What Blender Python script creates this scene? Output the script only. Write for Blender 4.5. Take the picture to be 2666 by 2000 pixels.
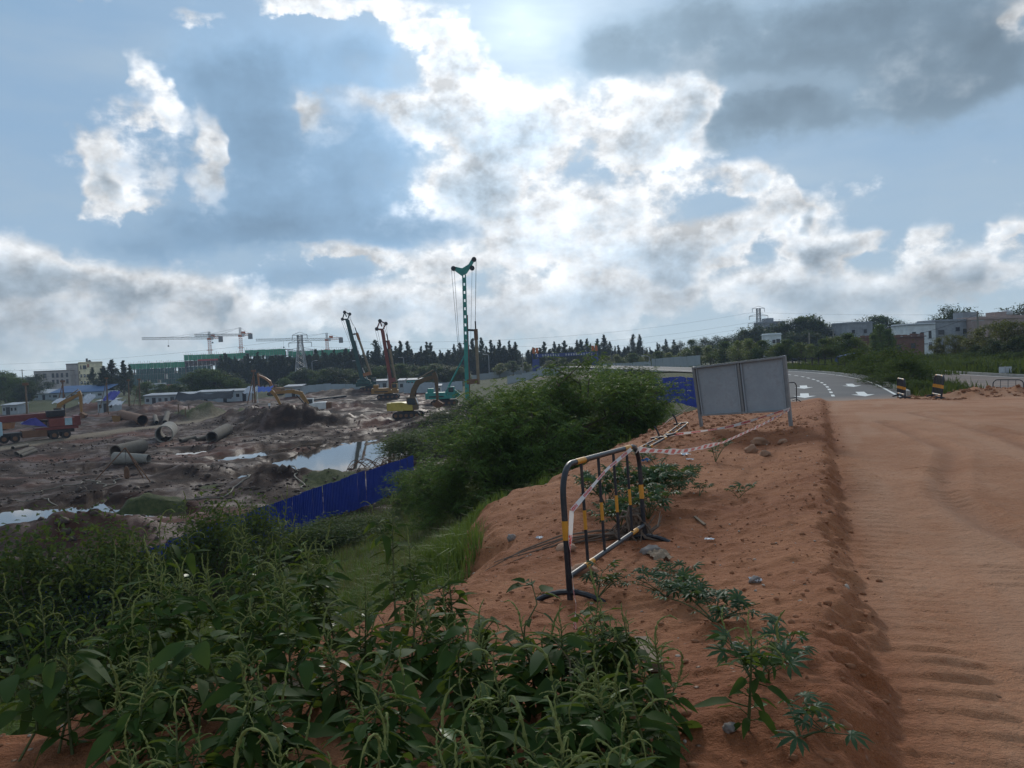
import bpy, bmesh, math, random
import numpy as np
from mathutils import Vector, Matrix, Euler

for _o in list(bpy.data.objects):
    bpy.data.objects.remove(_o, do_unlink=True)
SC = bpy.context.scene
COL = SC.collection
R_ = math.radians

# ------------------------------------------------------------------ camera
CAM_Z = 9.0                       # the pit floor is z = 0, the camera stands on the bank above it
F_PX = 2005.0                     # focal length in photograph pixels (2666 wide)
PITCH = math.atan(76 / F_PX)
ROLL = R_(2.3)
_fw = Vector((0, math.cos(PITCH), -math.sin(PITCH)))
_r0 = Vector((1, 0, 0))
_u0 = _r0.cross(_fw)
_ri = _r0 * math.cos(ROLL) - _u0 * math.sin(ROLL)
_ui = _r0 * math.sin(ROLL) + _u0 * math.cos(ROLL)
cam_data = bpy.data.cameras.new('camera')
cam_data.sensor_width = 36.0
cam_data.lens = 36.0 * F_PX / 2666.0
cam_data.clip_start = 0.05
cam_data.clip_end = 6000
cam = bpy.data.objects.new('camera', cam_data)
_m = Matrix((( _ri.x, _ui.x, -_fw.x, 0), (_ri.y, _ui.y, -_fw.y, 0), (_ri.z, _ui.z, -_fw.z, CAM_Z), (0, 0, 0, 1)))
cam.matrix_world = _m
COL.objects.link(cam)
SC.camera = cam

def ray(u, v):
    """direction (with y = 1) of a photograph pixel"""
    d = _fw * F_PX + _ri * (u - 1333.0) - _ui * (v - 1000.0)
    return d / d.y
def at(u, v, depth):
    d = ray(u, v)
    return Vector((d.x * depth, depth, CAM_Z + d.z * depth))
def gp(u, v, z=0.0):
    """point where a pixel's ray meets the level z"""
    d = ray(u, v)
    t = (z - CAM_Z) / d.z
    return Vector((d.x * t, t, z))
def azel(u, v):
    d = ray(u, v).normalized()
    return math.atan2(d.x, d.y), math.asin(d.z)
def D(x, y):
    """pixel read in the 2211 wide overview -> photograph pixel"""
    return x * 1.2058, y * 1.2055

# ------------------------------------------------------------------ render look
SC.view_settings.view_transform = 'Standard'
SC.view_settings.look = 'None'
SC.view_settings.gamma = 1.0
SC.view_settings.use_curve_mapping = False
SC.view_settings.exposure = 0.36
SC.render.engine = 'CYCLES'
SC.cycles.max_bounces = 8
SC.cycles.transparent_max_bounces = 8
SC.cycles.use_denoising = True
SC.cycles.volume_bounces = 0

# ------------------------------------------------------------------ sun and sky
SUN_AZ, SUN_EL = azel(*D(1120, 30))
SUN_DIR = Vector((math.sin(SUN_AZ) * math.cos(SUN_EL), math.cos(SUN_AZ) * math.cos(SUN_EL), math.sin(SUN_EL)))
sun_data = bpy.data.lights.new('sun', 'SUN')
sun_data.energy = 1.3
sun_data.angle = R_(10)
sun_data.color = (1.0, 0.94, 0.85)
sun = bpy.data.objects.new('sun', sun_data)
sun.rotation_euler = (-SUN_DIR).to_track_quat('-Z', 'Y').to_euler()
sun.location = (0, 0, 60)
COL.objects.link(sun)

world = bpy.data.worlds.new('World')
SC.world = world
world.use_nodes = True
world.cycles.sampling_method = 'MANUAL'
world.cycles.sample_map_resolution = 256
WN, WL = world.node_tree.nodes, world.node_tree.links
WN.clear()
class NB:
    """small helper that writes node expressions"""
    def __init__(s, nodes, links): s.n, s.l = nodes, links
    def set(s, sock, v):
        if isinstance(v, bpy.types.NodeSocket): s.l.new(v, sock)
        elif v is not None:
            if hasattr(sock, 'default_value') and hasattr(sock.default_value, '__len__') and not hasattr(v, '__len__'):
                sock.default_value = [v] * len(sock.default_value)
            else: sock.default_value = v
    def math(s, op, a, b=None, c=None, clamp=False):
        n = s.n.new('ShaderNodeMath'); n.operation = op; n.use_clamp = clamp
        s.set(n.inputs[0], a); s.set(n.inputs[1], b)
        if c is not None: s.set(n.inputs[2], c)
        return n.outputs[0]
    def vec(s, op, a, b=None, out=0):
        n = s.n.new('ShaderNodeVectorMath'); n.operation = op
        s.set(n.inputs[0], a)
        if b is not None: s.set(n.inputs[3 if op == 'SCALE' else 1], b)
        return n.outputs[out]
    def noise(s, vec, scale, detail=4, rough=0.5, dist=0.0, lac=2.0, out=0):
        n = s.n.new('ShaderNodeTexNoise')
        if vec is not None: s.l.new(vec, n.inputs['Vector'])
        n.inputs['Scale'].default_value = scale; n.inputs['Detail'].default_value = detail
        n.inputs['Roughness'].default_value = rough; n.inputs['Distortion'].default_value = dist
        n.inputs['Lacunarity'].default_value = lac
        return n.outputs[out]
    def rng(s, v, a, b, c=0.0, d=1.0, smooth=True):
        n = s.n.new('ShaderNodeMapRange'); n.interpolation_type = 'SMOOTHSTEP' if smooth else 'LINEAR'
        n.clamp = True
        s.set(n.inputs['Value'], v)
        for k, q in zip(('From Min', 'From Max', 'To Min', 'To Max'), (a, b, c, d)): n.inputs[k].default_value = q
        return n.outputs['Result']
    def mix(s, f, a, b, blend='MIX'):
        n = s.n.new('ShaderNodeMix'); n.data_type = 'RGBA'; n.blend_type = blend
        s.set(n.inputs[0], f)
        for i, v in ((6, a), (7, b)):
            if isinstance(v, tuple) and len(v) == 3: v = (*v, 1)
            s.set(n.inputs[i], v)
        return n.outputs[2]
    def comb(s, x, y, z):
        n = s.n.new('ShaderNodeCombineXYZ')
        for i, v in enumerate((x, y, z)): s.set(n.inputs[i], v)
        return n.outputs[0]
    def sep(s, v):
        n = s.n.new('ShaderNodeSeparateXYZ'); s.l.new(v, n.inputs[0]); return n.outputs

W = NB(WN, WL)
sky = WN.new('ShaderNodeTexSky')
sky.sky_type = 'NISHITA'
sky.sun_disc = False
sky.sun_elevation = SUN_EL
sky.sun_rotation = SUN_AZ
sky.air_density = 1.0
sky.dust_density = 1.2
sky.ozone_density = 1.5
tc = WN.new('ShaderNodeTexCoord')
dirv = W.vec('NORMALIZE', tc.outputs['Generated'])
dx, dy, dz = W.sep(dirv)[:3]
az = W.math('ARCTAN2', dx, dy)
el = W.math('ARCSINE', dz)
sd = W.vec('DOT_PRODUCT', dirv, tuple(SUN_DIR), out=1)            # cosine of the angle to the sun
sang = W.math('ARCCOSINE', W.math('MINIMUM', sd, 0.99999))
ae = W.comb(az, el, 0.0)

def ell(A, E, blobs, soft=1.0):
    """numpy field over azimuth/elevation: union of soft ellipses given in overview pixels (x, y, half width, half height, weight)"""
    tot = np.zeros_like(A)
    for (x, y, rx, ry, w) in blobs:
        a, e = azel(*D(x, y))
        a1, _ = azel(*D(x + rx, y)); _, e1 = azel(*D(x, y - ry))
        q = ((A - a) / abs(a1 - a)) ** 2 + ((E - e) / abs(e1 - e)) ** 2
        g = w * np.exp(-q * 0.9 * soft)
        tot = np.maximum(tot, g) + 0.25 * np.minimum(tot, g)
    return tot

WHITE = [  # cumulus
    (300, 160, 45, 60, .8), (310, 250, 85, 40, 1.0), (440, 330, 36, 110, 1.05), (205, 300, 32, 32, .95), (215, 390, 60, 45, 1.05),
    (285, 450, 75, 32, 1.0), (330, 345, 110, 80, .5), (395, 25, 30, 13, .9), (640, 0, 90, 24, .95), (820, 8, 70, 24, .9), (205, 20, 22, 60, .7),
    (655, 215, 55, 40, .85), (640, 275, 36, 42, .8), (690, 250, 40, 45, .75), (745, 205, 50, 26, .75), (930, 75, 80, 50, 1.1), (985, 150, 70, 90, 1.15), (860, 240, 120, 40, 1.0),
    (1000, 260, 130, 80, 1.25), (1160, 290, 150, 110, 1.25), (1040, 390, 170, 80, 1.05), (1340, 345, 60, 60, 1.05), (1420, 310, 80, 90, 1.2),
    (1500, 220, 70, 100, 1.15), (1260, 450, 170, 70, 1.0), (1580, 385, 120, 40, .95), (1690, 465, 60, 55, 1.2), (1600, 510, 130, 50, 1.05),
    (1800, 545, 85, 34, 1.1), (1985, 520, 36, 36, 1.0), (1420, 545, 150, 55, 1.05), (1180, 540, 200, 70, 1.0), (1000, 590, 180, 50, .85),
    (15, 590, 60, 70, 1.2), (100, 610, 80, 65, 1.25), (200, 640, 70, 65, 1.2), (320, 650, 110, 60, 1.05), (440, 665, 100, 50, 1.0),
    (60, 700, 160, 45, .9), (740, 555, 120, 26, .9), (840, 660, 220, 40, .8), (1250, 650, 300, 60, .9), (1700, 630, 160, 50, .9),
    (1900, 650, 130, 45, .8), (2090, 600, 110, 50, 1.05), (2190, 500, 60, 22, .9), (2190, 30, 80, 50, .9), (1050, 690, 150, 40, .8), (1330, 220, 110, 70, .75)]
DARK = [   # thick bases that the sun does not get through
    (640, 340, 300, 210, 1.15), (540, 180, 190, 120, 1.0), (760, 130, 130, 80, .8), (560, 500, 240, 60, 1.0), (830, 490, 230, 60, .95), (340, 545, 120, 34, .7), (320, 350, 70, 60, .55),
    (1760, 80, 400, 90, 1.35), (1660, 250, 200, 70, 1.2), (2080, 130, 230, 120, 1.1), (1340, 110, 130, 70, 1.0), (1500, 60, 160, 80, 1.1), (1960, 200, 120, 60, .8),
    (660, 610, 150, 36, .7), (1640, 545, 80, 28, .5), (2000, 40, 250, 60, .9), (960, 500, 130, 40, .6), (1010, 330, 90, 40, .35), (1250, 500, 70, 30, .4)]
AZ0, EL0, EL1 = 0.85, -0.06, 0.62
_ga = np.linspace(-AZ0, AZ0, 129); _ge = np.linspace(EL0, EL1, 65)
_A, _E = np.meshgrid(_ga, _ge, indexing='ij')
flat = W.vec('MULTIPLY', dirv, (1.0, 1.0, 1.35))
puff = W.noise(flat, 7.5, 8, 0.60)
puff_s = W.noise(W.vec('ADD', flat, tuple(SUN_DIR * 0.020)), 7.5, 6, 0.60)
pn = W.math('SUBTRACT', puff, 0.5)
curl = W.math('SUBTRACT', W.noise(dirv, 13.0, 3, 0.6), 0.5)
u_az = W.math('MULTIPLY_ADD', W.math('MULTIPLY_ADD', curl, 0.16, az), 0.5 / AZ0, 0.5, clamp=True)     # the outlines curl
u_el = W.math('MULTIPLY_ADD', W.math('MULTIPLY_ADD', pn, 0.10, el), 1 / (EL1 - EL0), -EL0 / (EL1 - EL0), clamp=True)

def curve3(u, funcs, xs):
    """three tabulated functions of u in one curve node; returns a vector socket"""
    n = WN.new('ShaderNodeRGBCurve')
    n.mapping.use_clip = False
    for k in range(3):
        cu = n.mapping.curves[k]
        f = funcs[k]
        idx = np.linspace(0, len(xs) - 1, min(len(xs), 65)).astype(int)
        xx = (xs[idx] - xs[0]) / (xs[-1] - xs[0]); yy = f[idx]
        cu.points[0].location = (xx[0], yy[0]); cu.points[1].location = (xx[-1], yy[-1])
        for a, b in zip(xx[1:-1], yy[1:-1]): cu.points.new(float(a), float(b))
    n.mapping.update()
    W.set(n.inputs['Color'], W.comb(u, u, u))
    return n.outputs[0]

def field(F, rank=12):
    """a smooth field over the sky written as a few products of curves"""
    U, S, V = np.linalg.svd(F, full_matrices=False)
    tot = None
    for k in range(0, rank, 3):
        fa = [U[:, i] * math.sqrt(S[i]) for i in range(k, k + 3)]
        fe = [V[i, :] * math.sqrt(S[i]) for i in range(k, k + 3)]
        vs = []
        for u, fs, xs in ((u_az, fa, _ga), (u_el, fe, _ge)):
            lo = [f.min() for f in fs]; sp = [max(f.max() - f.min(), 1e-6) for f in fs]
            v = curve3(u, [(f - l) / s_ for f, l, s_ in zip(fs, lo, sp)], xs)
            v = W.vec('ADD', W.vec('MULTIPLY', v, tuple(float(q) for q in sp)), tuple(float(q) for q in lo))
            vs.append(v)
        dp = W.vec('DOT_PRODUCT', vs[0], vs[1], out=1)
        tot = dp if tot is None else W.math('ADD', tot, dp)
    return tot

in_front = W.rng(W.math('ABSOLUTE', az), 0.66, 0.84, 1.0, 0.0)     # beyond the picture the same kind of cloud goes on
in_front = W.math('MULTIPLY', in_front, W.rng(el, 0.46, 0.58, 1.0, 0.0))
other = W.math('SUBTRACT', 1.0, in_front)
fbm_big = W.noise(dirv, 2.8, 2, 0.5)
glow = W.math('EXPONENT', W.math('MULTIPLY', sang, -3.0))          # brighter towards the hidden sun

# cumulus: a smooth plan of where they stand, broken up by the billows
wf = W.math('MULTIPLY', field(ell(_A, _E, WHITE)), in_front)
wf = W.math('ADD', wf, W.math('MULTIPLY', other, W.rng(fbm_big, 0.40, 0.62)))
wf = W.math('ADD', wf, W.rng(el, 0.05, 0.24, 0.32, 0.0))            # towards the horizon the clouds close up
fine = W.math('SUBTRACT', W.noise(flat, 34.0, 3, 0.55), 0.5)
dens = W.math('ADD', W.math('ADD', wf, W.math('MULTIPLY', fine, 0.40)), W.math('MULTIPLY', pn, 3.1))
a_white = W.rng(dens, 0.24, 0.84)
edge = W.math('MULTIPLY_ADD', W.math('SUBTRACT', puff, puff_s), 4.2, 0.42, clamp=True)
thick = W.rng(dens, 0.6, 1.7)
lit = W.math('MULTIPLY_ADD', glow, 5.4, 5.1)
lit = W.math('MULTIPLY', lit, W.rng(el, 0.0, 0.16, 0.92, 1.0))
rim = W.math('SUBTRACT', 1.0, W.math('MULTIPLY', thick, W.math('MULTIPLY_ADD', glow, -0.32, 0.56)))
shade = W.math('MULTIPLY', lit, W.math('MULTIPLY', rim, W.math('MULTIPLY_ADD', edge, 0.9, 0.64)))
c_white = W.mix(thick, (0.98, 1.0, 1.02), (0.78, 0.95, 1.12))
c_white = W.mix(1.0, c_white, W.comb(shade, shade, shade), 'MULTIPLY')

# heavy cloud that the sun does not get through
df = W.math('MULTIPLY', field(ell(_A, _E, DARK), 9), in_front)
df = W.math('ADD', df, W.math('MULTIPLY', other, W.rng(fbm_big, 0.50, 0.78)))
df = W.math('ADD', df, W.math('MULTIPLY', pn, 1.25))
a_dark = W.math('MULTIPLY', W.rng(df, 0.08, 0.95), 0.92)
dk = W.math('MULTIPLY_ADD', glow, 2.2, 0.80)
dk = W.math('MULTIPLY', dk, W.math('MULTIPLY_ADD', pn, 1.5, 1.0))
dk = W.math('MULTIPLY', dk, W.rng(df, 0.3, 1.3, 1.25, 0.88))
c_dark = W.mix(W.rng(az, -0.2, 0.15), (1.30, 2.05, 2.95, 1), (1.12, 1.55, 1.98, 1))
c_dark = W.mix(1.0, c_dark, W.comb(dk, dk, dk), 'MULTIPLY')

# thin high veil and the pale band of air over the horizon
veil = W.noise(W.vec('MULTIPLY', dirv, (1.0, 1.0, 3.5)), 3.2, 4, 0.6)
hz = W.math('EXPONENT', W.math('MULTIPLY', W.math('ABSOLUTE', el), -8.0))
base = W.mix(0.8, W.vec('MINIMUM', sky.outputs[0], (4.0, 5.0, 7.0)), (1.15, 2.5, 4.15, 1))
vl = W.math('MULTIPLY_ADD', glow, 6.0, 2.9)
c_veil = W.mix(1.0, (0.84, 1.0, 1.14, 1), W.comb(vl, vl, vl), 'MULTIPLY')
base = W.mix(W.math('MULTIPLY_ADD', W.rng(veil, 0.35, 0.75), 0.34, W.math('MULTIPLY', glow, 0.7), clamp=True), base, c_veil)
base = W.mix(W.math('MULTIPLY', hz, 0.9), base, (4.5, 5.4, 5.8, 1))
c = W.mix(a_dark, base, c_dark)
# sunlit billows show in front of the heavy cloud along their bright rims
over = W.math('MULTIPLY', W.rng(el, 0.0, 0.10, 0.35, 1.0), W.math('SUBTRACT', 1.0, W.math('MULTIPLY', a_dark, W.math('MULTIPLY', W.rng(df, 0.45, 1.0), W.rng(wf, 0.55, 0.95, 0.95, 0.0)))))
c = W.mix(W.math('MULTIPLY', a_white, over), c, c_white)
c = W.mix(W.rng(el, -0.02, 0.0), (0.9, 0.8, 0.7, 1), c)
bg = WN.new('ShaderNodeBackground')
bg.inputs['Strength'].default_value = 0.105
WL.new(c, bg.inputs['Color'])
wo = WN.new('ShaderNodeOutputWorld')
WL.new(bg.outputs[0], wo.inputs[0])

# ================================================================== helpers
RNG = np.random.default_rng(7)
random.seed(7)

def link(o, parent=None):
    COL.objects.link(o)
    if parent is not None: o.parent = parent
    return o
def tag(o, label=None, cat=None, group=None, kind=None):
    if label: o['label'] = label
    if cat: o['category'] = cat
    if group: o['group'] = group
    if kind: o['kind'] = kind
    return o
def empty(name, loc=(0, 0, 0), rz=0.0, label=None, cat=None, group=None):
    o = bpy.data.objects.new(name, None)
    o.location = loc; o.rotation_euler = (0, 0, rz); o.empty_display_size = 0.2
    COL.objects.link(o)
    return tag(o, label, cat, group)
def copy_tree(o, parent=None):
    c = o.copy(); COL.objects.link(c); c.parent = parent
    for ch in list(o.children): copy_tree(ch, c)
    return c

class MB:
    """collects simple solids and links them as one mesh object"""
    def __init__(s): s.v, s.f, s.m = [], [], []
    def add(s, vs, fs, mi=0):
        b = len(s.v); s.v += [tuple(v) for v in vs]
        s.f += [tuple(b + i for i in f) for f in fs]; s.m += [mi] * len(fs)
        return s
    def box(s, c, size, rot=None, mi=0, taper=1.0):
        hx, hy, hz = (q / 2 for q in size)
        vs = []
        for z in (-1, 1):
            t = taper if z > 0 else 1.0
            for x, y in ((-1, -1), (1, -1), (1, 1), (-1, 1)): vs.append(Vector((x * hx * t, y * hy * t, z * hz)))
        if rot is not None:
            M = rot if isinstance(rot, Matrix) else Euler(rot).to_matrix()
            vs = [M @ v for v in vs]
        c = Vector(c)
        return s.add([v + c for v in vs], [(3, 2, 1, 0), (4, 5, 6, 7), (0, 1, 5, 4), (1, 2, 6, 5), (2, 3, 7, 6), (3, 0, 4, 7)], mi)
    def bar(s, p0, p1, w, h=None, up=(0, 0, 1), mi=0):
        p0, p1 = Vector(p0), Vector(p1); h = w if h is None else h
        d = (p1 - p0); L = d.length
        if L < 1e-6: return s
        d /= L; up = Vector(up)
        if abs(d.dot(up)) > 0.98: up = Vector((0, 1, 0)) if abs(d.y) < 0.9 else Vector((1, 0, 0))
        x = d.cross(up).normalized(); z = x.cross(d)
        vs = []
        for p in (p0, p1):
            for a, b in ((-1, -1), (1, -1), (1, 1), (-1, 1)): vs.append(p + x * (a * w / 2) + z * (b * h / 2))
        return s.add(vs, [(0, 1, 2, 3), (7, 6, 5, 4), (4, 5, 1, 0), (5, 6, 2, 1), (6, 7, 3, 2), (7, 4, 0, 3)], mi)
    def tube(s, pts, r, n=8, cap=True, mi=0):
        pts = [Vector(p) for p in pts]
        rs = r if hasattr(r, '__len__') else [r] * len(pts)
        rings = []; nrm = None
        for i, p in enumerate(pts):
            t = (pts[min(i + 1, len(pts) - 1)] - pts[max(i - 1, 0)])
            t = t.normalized() if t.length > 1e-9 else Vector((0, 0, 1))
            if nrm is None:
                nrm = t.cross(Vector((0, 0, 1)) if abs(t.z) < 0.9 else Vector((1, 0, 0))).normalized()
            nrm = (nrm - t * nrm.dot(t)).normalized(); b = t.cross(nrm)
            rings.append([p + (nrm * math.cos(2 * math.pi * k / n) + b * math.sin(2 * math.pi * k / n)) * rs[i] for k in range(n)])
        vs = [v for rg in rings for v in rg]; fs = []
        for i in range(len(pts) - 1):
            for k in range(n):
                fs.append((i * n + k, i * n + (k + 1) % n, (i + 1) * n + (k + 1) % n, (i + 1) * n + k))
        if cap:
            fs.append(tuple(range(n - 1, -1, -1))); fs.append(tuple((len(pts) - 1) * n + k for k in range(n)))
        return s.add(vs, fs, mi)
    def pipe(s, p0, p1, ro, ri, n=24, ro2=None, mi=0):
        """open hollow pipe with wall thickness"""
        p0, p1 = Vector(p0), Vector(p1); t = (p1 - p0).normalized(); ro2 = ro if ro2 is None else ro2; ri2 = ri * ro2 / ro
        a = t.cross(Vector((0, 0, 1)) if abs(t.z) < 0.9 else Vector((1, 0, 0))).normalized(); b = t.cross(a)
        vs = []
        for p, R in ((p0, ro), (p1, ro2), (p1, ri2), (p0, ri)):
            vs += [p + (a * math.cos(2 * math.pi * k / n) + b * math.sin(2 * math.pi * k / n)) * R for k in range(n)]
        fs = []
        for q in range(4):
            for k in range(n): fs.append((q * n + k, q * n + (k + 1) % n, ((q + 1) % 4) * n + (k + 1) % n, ((q + 1) % 4) * n + k))
        return s.add(vs, fs, mi)
    def prism(s, poly, axis0, thick, mi=0):
        """poly: list of 3-D points on a plane, pushed along axis0*thick (centred)"""
        a = Vector(axis0) * (thick / 2); n = len(poly)
        vs = [Vector(p) - a for p in poly] + [Vector(p) + a for p in poly]
        fs = [tuple(range(n)), tuple(range(2 * n - 1, n - 1, -1))]
        fs += [(i, i + n, (i + 1) % n + n, (i + 1) % n) for i in range(n)]
        return s.add(vs, fs, mi)
    def build(s, name, mat, parent=None, smooth=False, bevel=0.0):
        me = bpy.data.meshes.new(name)
        me.from_pydata(s.v, [], s.f)
        mats = mat if isinstance(mat, (list, tuple)) else [mat]
        for m in mats: me.materials.append(m)
        if len(mats) > 1: me.polygons.foreach_set('material_index', s.m)
        bm = bmesh.new(); bm.from_mesh(me)
        bmesh.ops.recalc_face_normals(bm, faces=bm.faces); bm.to_mesh(me); bm.free()
        if smooth:
            me.polygons.foreach_set('use_smooth', [True] * len(me.polygons))
            try: me.set_sharp_from_angle(angle=R_(40))
            except Exception: pass
        o = bpy.data.objects.new(name, me)
        if bevel:
            b = o.modifiers.new('bevel', 'BEVEL'); b.width = bevel; b.segments = 2; b.limit_method = 'ANGLE'
        return link(o, parent)

def np_mesh(name, V, F, mat, parent=None, smooth=False, attr=None):
    """mesh from numpy arrays; F is (n,3) or (n,4)"""
    me = bpy.data.meshes.new(name)
    V = np.ascontiguousarray(V, np.float32); F = np.ascontiguousarray(F, np.int32)
    n, k = F.shape
    me.vertices.add(len(V)); me.vertices.foreach_set('co', V.ravel())
    me.loops.add(n * k); me.loops.foreach_set('vertex_index', F.ravel())
    me.polygons.add(n)
    me.polygons.foreach_set('loop_start', np.arange(0, n * k, k, dtype=np.int32))
    me.polygons.foreach_set('loop_total', np.full(n, k, np.int32))
    if smooth: me.polygons.foreach_set('use_smooth', np.ones(n, bool))
    if attr:
        for nm, A in attr.items():
            a = me.attributes.new(nm, 'FLOAT_COLOR', 'POINT')
            a.data.foreach_set('color', np.ascontiguousarray(A, np.float32).ravel())
    me.materials.append(mat)
    me.update(); me.validate()
    o = bpy.data.objects.new(name, me)
    return link(o, parent)

# ------------------------------------------------------------------ numpy noise
_perm = np.random.default_rng(3).permutation(512).astype(np.int64)
_perm = np.concatenate([_perm, _perm])
_gr = np.random.default_rng(4).uniform(0, 2 * np.pi, 512)
_gx, _gy = np.cos(_gr), np.sin(_gr)
def pnoise(x, y, seed=0):
    x = np.asarray(x, float) + seed * 17.31; y = np.asarray(y, float) - seed * 9.77
    xi = np.floor(x).astype(np.int64); yi = np.floor(y).astype(np.int64)
    xf = x - xi; yf = y - yi
    u = xf * xf * xf * (xf * (xf * 6 - 15) + 10); v = yf * yf * yf * (yf * (yf * 6 - 15) + 10)
    def g(ix, iy, fx, fy):
        h = _perm[(_perm[ix & 511] + iy) & 511]
        return _gx[h] * fx + _gy[h] * fy
    n00 = g(xi, yi, xf, yf); n10 = g(xi + 1, yi, xf - 1, yf)
    n01 = g(xi, yi + 1, xf, yf - 1); n11 = g(xi + 1, yi + 1, xf - 1, yf - 1)
    return (n00 * (1 - u) + n10 * u) * (1 - v) + (n01 * (1 - u) + n11 * u) * v
def fbm(x, y, o=4, seed=0, gain=0.5):
    t = 0.0; a = 1.0; f = 1.0
    for k in range(o):
        t = t + a * pnoise(x * f, y * f, seed + k); a *= gain; f *= 2.03
    return t
def ridged(x, y, o=3, seed=0):
    t = 0.0; a = 1.0; f = 1.0
    for k in range(o):
        t = t + a * (0.5 - np.abs(pnoise(x * f, y * f, seed + k))); a *= 0.5; f *= 2.1
    return t
def sstep(a, b, x):
    t = np.clip((np.asarray(x, float) - a) / (b - a), 0, 1); return t * t * (3 - 2 * t)

# ------------------------------------------------------------------ materials
MATS = {}
def new_mat(name):
    m = bpy.data.materials.new(name); m.use_nodes = True
    nt = m.node_tree; nt.nodes.clear()
    N = NB(nt.nodes, nt.links)
    out = nt.nodes.new('ShaderNodeOutputMaterial')
    return m, N, out
def principled(N, out, col, rough=0.7, metal=0.0, bump=None, bstr=0.3, bdist=0.02, spec=0.4, alpha=None):
    p = N.n.new('ShaderNodeBsdfPrincipled')
    if isinstance(col, tuple): col = (*col[:3], 1)
    N.set(p.inputs['Base Color'], col); N.set(p.inputs['Roughness'], rough); N.set(p.inputs['Metallic'], metal)
    p.inputs['Specular IOR Level'].default_value = spec
    if bump is not None:
        b = N.n.new('ShaderNodeBump'); b.inputs['Strength'].default_value = bstr; b.inputs['Distance'].default_value = bdist
        N.l.new(bump, b.inputs['Height']); N.l.new(b.outputs[0], p.inputs['Normal'])
    if out is not None: N.l.new(p.outputs[0], out.inputs['Surface'])
    return p
def M(name, col=None, rough=0.65, metal=0.0, dirt=0.35, dirtcol=(0.10, 0.07, 0.05), scale=1.5, var=0.25, bump=0.15, spec=0.4):
    """painted or weathered surface: base colour, blotchy variation, dirt with its own shape, fine relief"""
    if name in MATS: return MATS[name]
    m, N, out = new_mat(name)
    t = N.n.new('ShaderNodeTexCoord'); P = t.outputs['Object']
    oi = N.n.new('ShaderNodeObjectInfo')
    P = N.vec('ADD', P, N.comb(N.math('MULTIPLY', oi.outputs['Random'], 37.0), 0.0, 0.0))
    n1 = N.noise(P, scale, 5, 0.6); n2 = N.noise(P, scale * 5.3, 4, 0.65)
    dk = tuple(q * (1 - var) for q in col); lt = tuple(min(q * (1 + var * 0.6), 0.95) for q in col)
    c = N.mix(N.rng(n1, 0.3, 0.7), dk, lt)
    if dirt > 0:
        f = N.math('MULTIPLY', N.rng(N.math('MULTIPLY_ADD', n2, 0.5, N.math('MULTIPLY', n1, 0.6)), 0.52, 0.75), dirt)
        c = N.mix(f, c, dirtcol)
    r = N.math('MULTIPLY_ADD', n2, 0.3, rough - 0.12, clamp=True)
    principled(N, out, c, r, metal, n2, bump, 0.02, spec)
    MATS[name] = m
    return m
def leaf_mat(name, c0, c1, trans=0.35, rough=0.5, spec=0.3, scale=0.6, tint=(0.25, 0.30, 0.03)):
    """foliage: colour varies from leaf to leaf and clump to clump, some light passes through"""
    if name in MATS: return MATS[name]
    m, N, out = new_mat(name)
    g = N.n.new('ShaderNodeNewGeometry'); oi = N.n.new('ShaderNodeObjectInfo')
    n1 = N.noise(g.outputs['Position'], scale, 3, 0.6)
    f = N.math('ADD', N.math('MULTIPLY', g.outputs['Random Per Island'], 0.55), N.math('MULTIPLY', N.rng(n1, 0.3, 0.7), 0.45))
    f = N.math('ADD', N.math('MULTIPLY', f, 0.75), N.math('MULTIPLY', oi.outputs['Random'], 0.25))
    c = N.mix(f, c0, c1)
    p = principled(N, None, c, rough, 0.0, None, spec=spec)
    tr = N.n.new('ShaderNodeBsdfTranslucent')
    N.set(tr.inputs['Color'], N.mix(0.35, c, tint))
    mx = N.n.new('ShaderNodeMixShader'); mx.inputs[0].default_value = trans
    N.l.new(p.outputs[0], mx.inputs[1]); N.l.new(tr.outputs[0], mx.inputs[2]); N.l.new(mx.outputs[0], out.inputs['Surface'])
    MATS[name] = m
    return m

# ================================================================== the lie of the land
_ey = np.array([-40, 0, 3, 5, 6.5, 8, 9.5, 11.5, 15, 22.6, 31, 41, 55, 70, 85, 100, 120, 140, 160, 185, 215, 260, 400, 900.])
_ex = np.array([-14, -4.6, -3.4, -2.0, -1.05, -0.50, -0.45, -0.50, 0.75, 3.8, 7.0, 10.8, 15.0, 17.6, 18.0, 17.5, 15.0, 12.0, 9.0, 6.0, 3.0, 0.0, 20, 120.])
_ry = np.array([-50, 0, 3, 7, 20, 32, 36.5, 41, 100, 140, 200, 300, 500, 1500.])
_rz = np.array([7.5, 7.42, 7.35, 7.0, 6.72, 6.28, 6.0, 5.93, 5.9, 5.0, 3.2, 2.2, 0.6, 0.])
def edge_x(y): return np.interp(y, _ey, _ex)
def road_z(y): return np.interp(y, _ry, _rz)
def edge_s(x, y):
    k = np.where(np.asarray(y) < 60, 0.928, 0.9)
    return (x - edge_x(y)) * k
def berm_x(y): return 0.22 + 0.4 * np.asarray(y, float)          # left edge of the driven dirt road

def seg_dist(x, y, pts):
    d = np.full(np.shape(x), 1e9)
    for (x0, y0), (x1, y1) in zip(pts[:-1], pts[1:]):
        L2 = (x1 - x0) ** 2 + (y1 - y0) ** 2
        t = np.clip(((x - x0) * (x1 - x0) + (y - y0) * (y1 - y0)) / L2, 0, 1)
        d = np.minimum(d, np.hypot(x - x0 - t * (x1 - x0), y - y0 - t * (y1 - y0)))
    return d
def gxy(u, v, z=0.0):
    p = gp(u, v, z); return (p.x, p.y)

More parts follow.
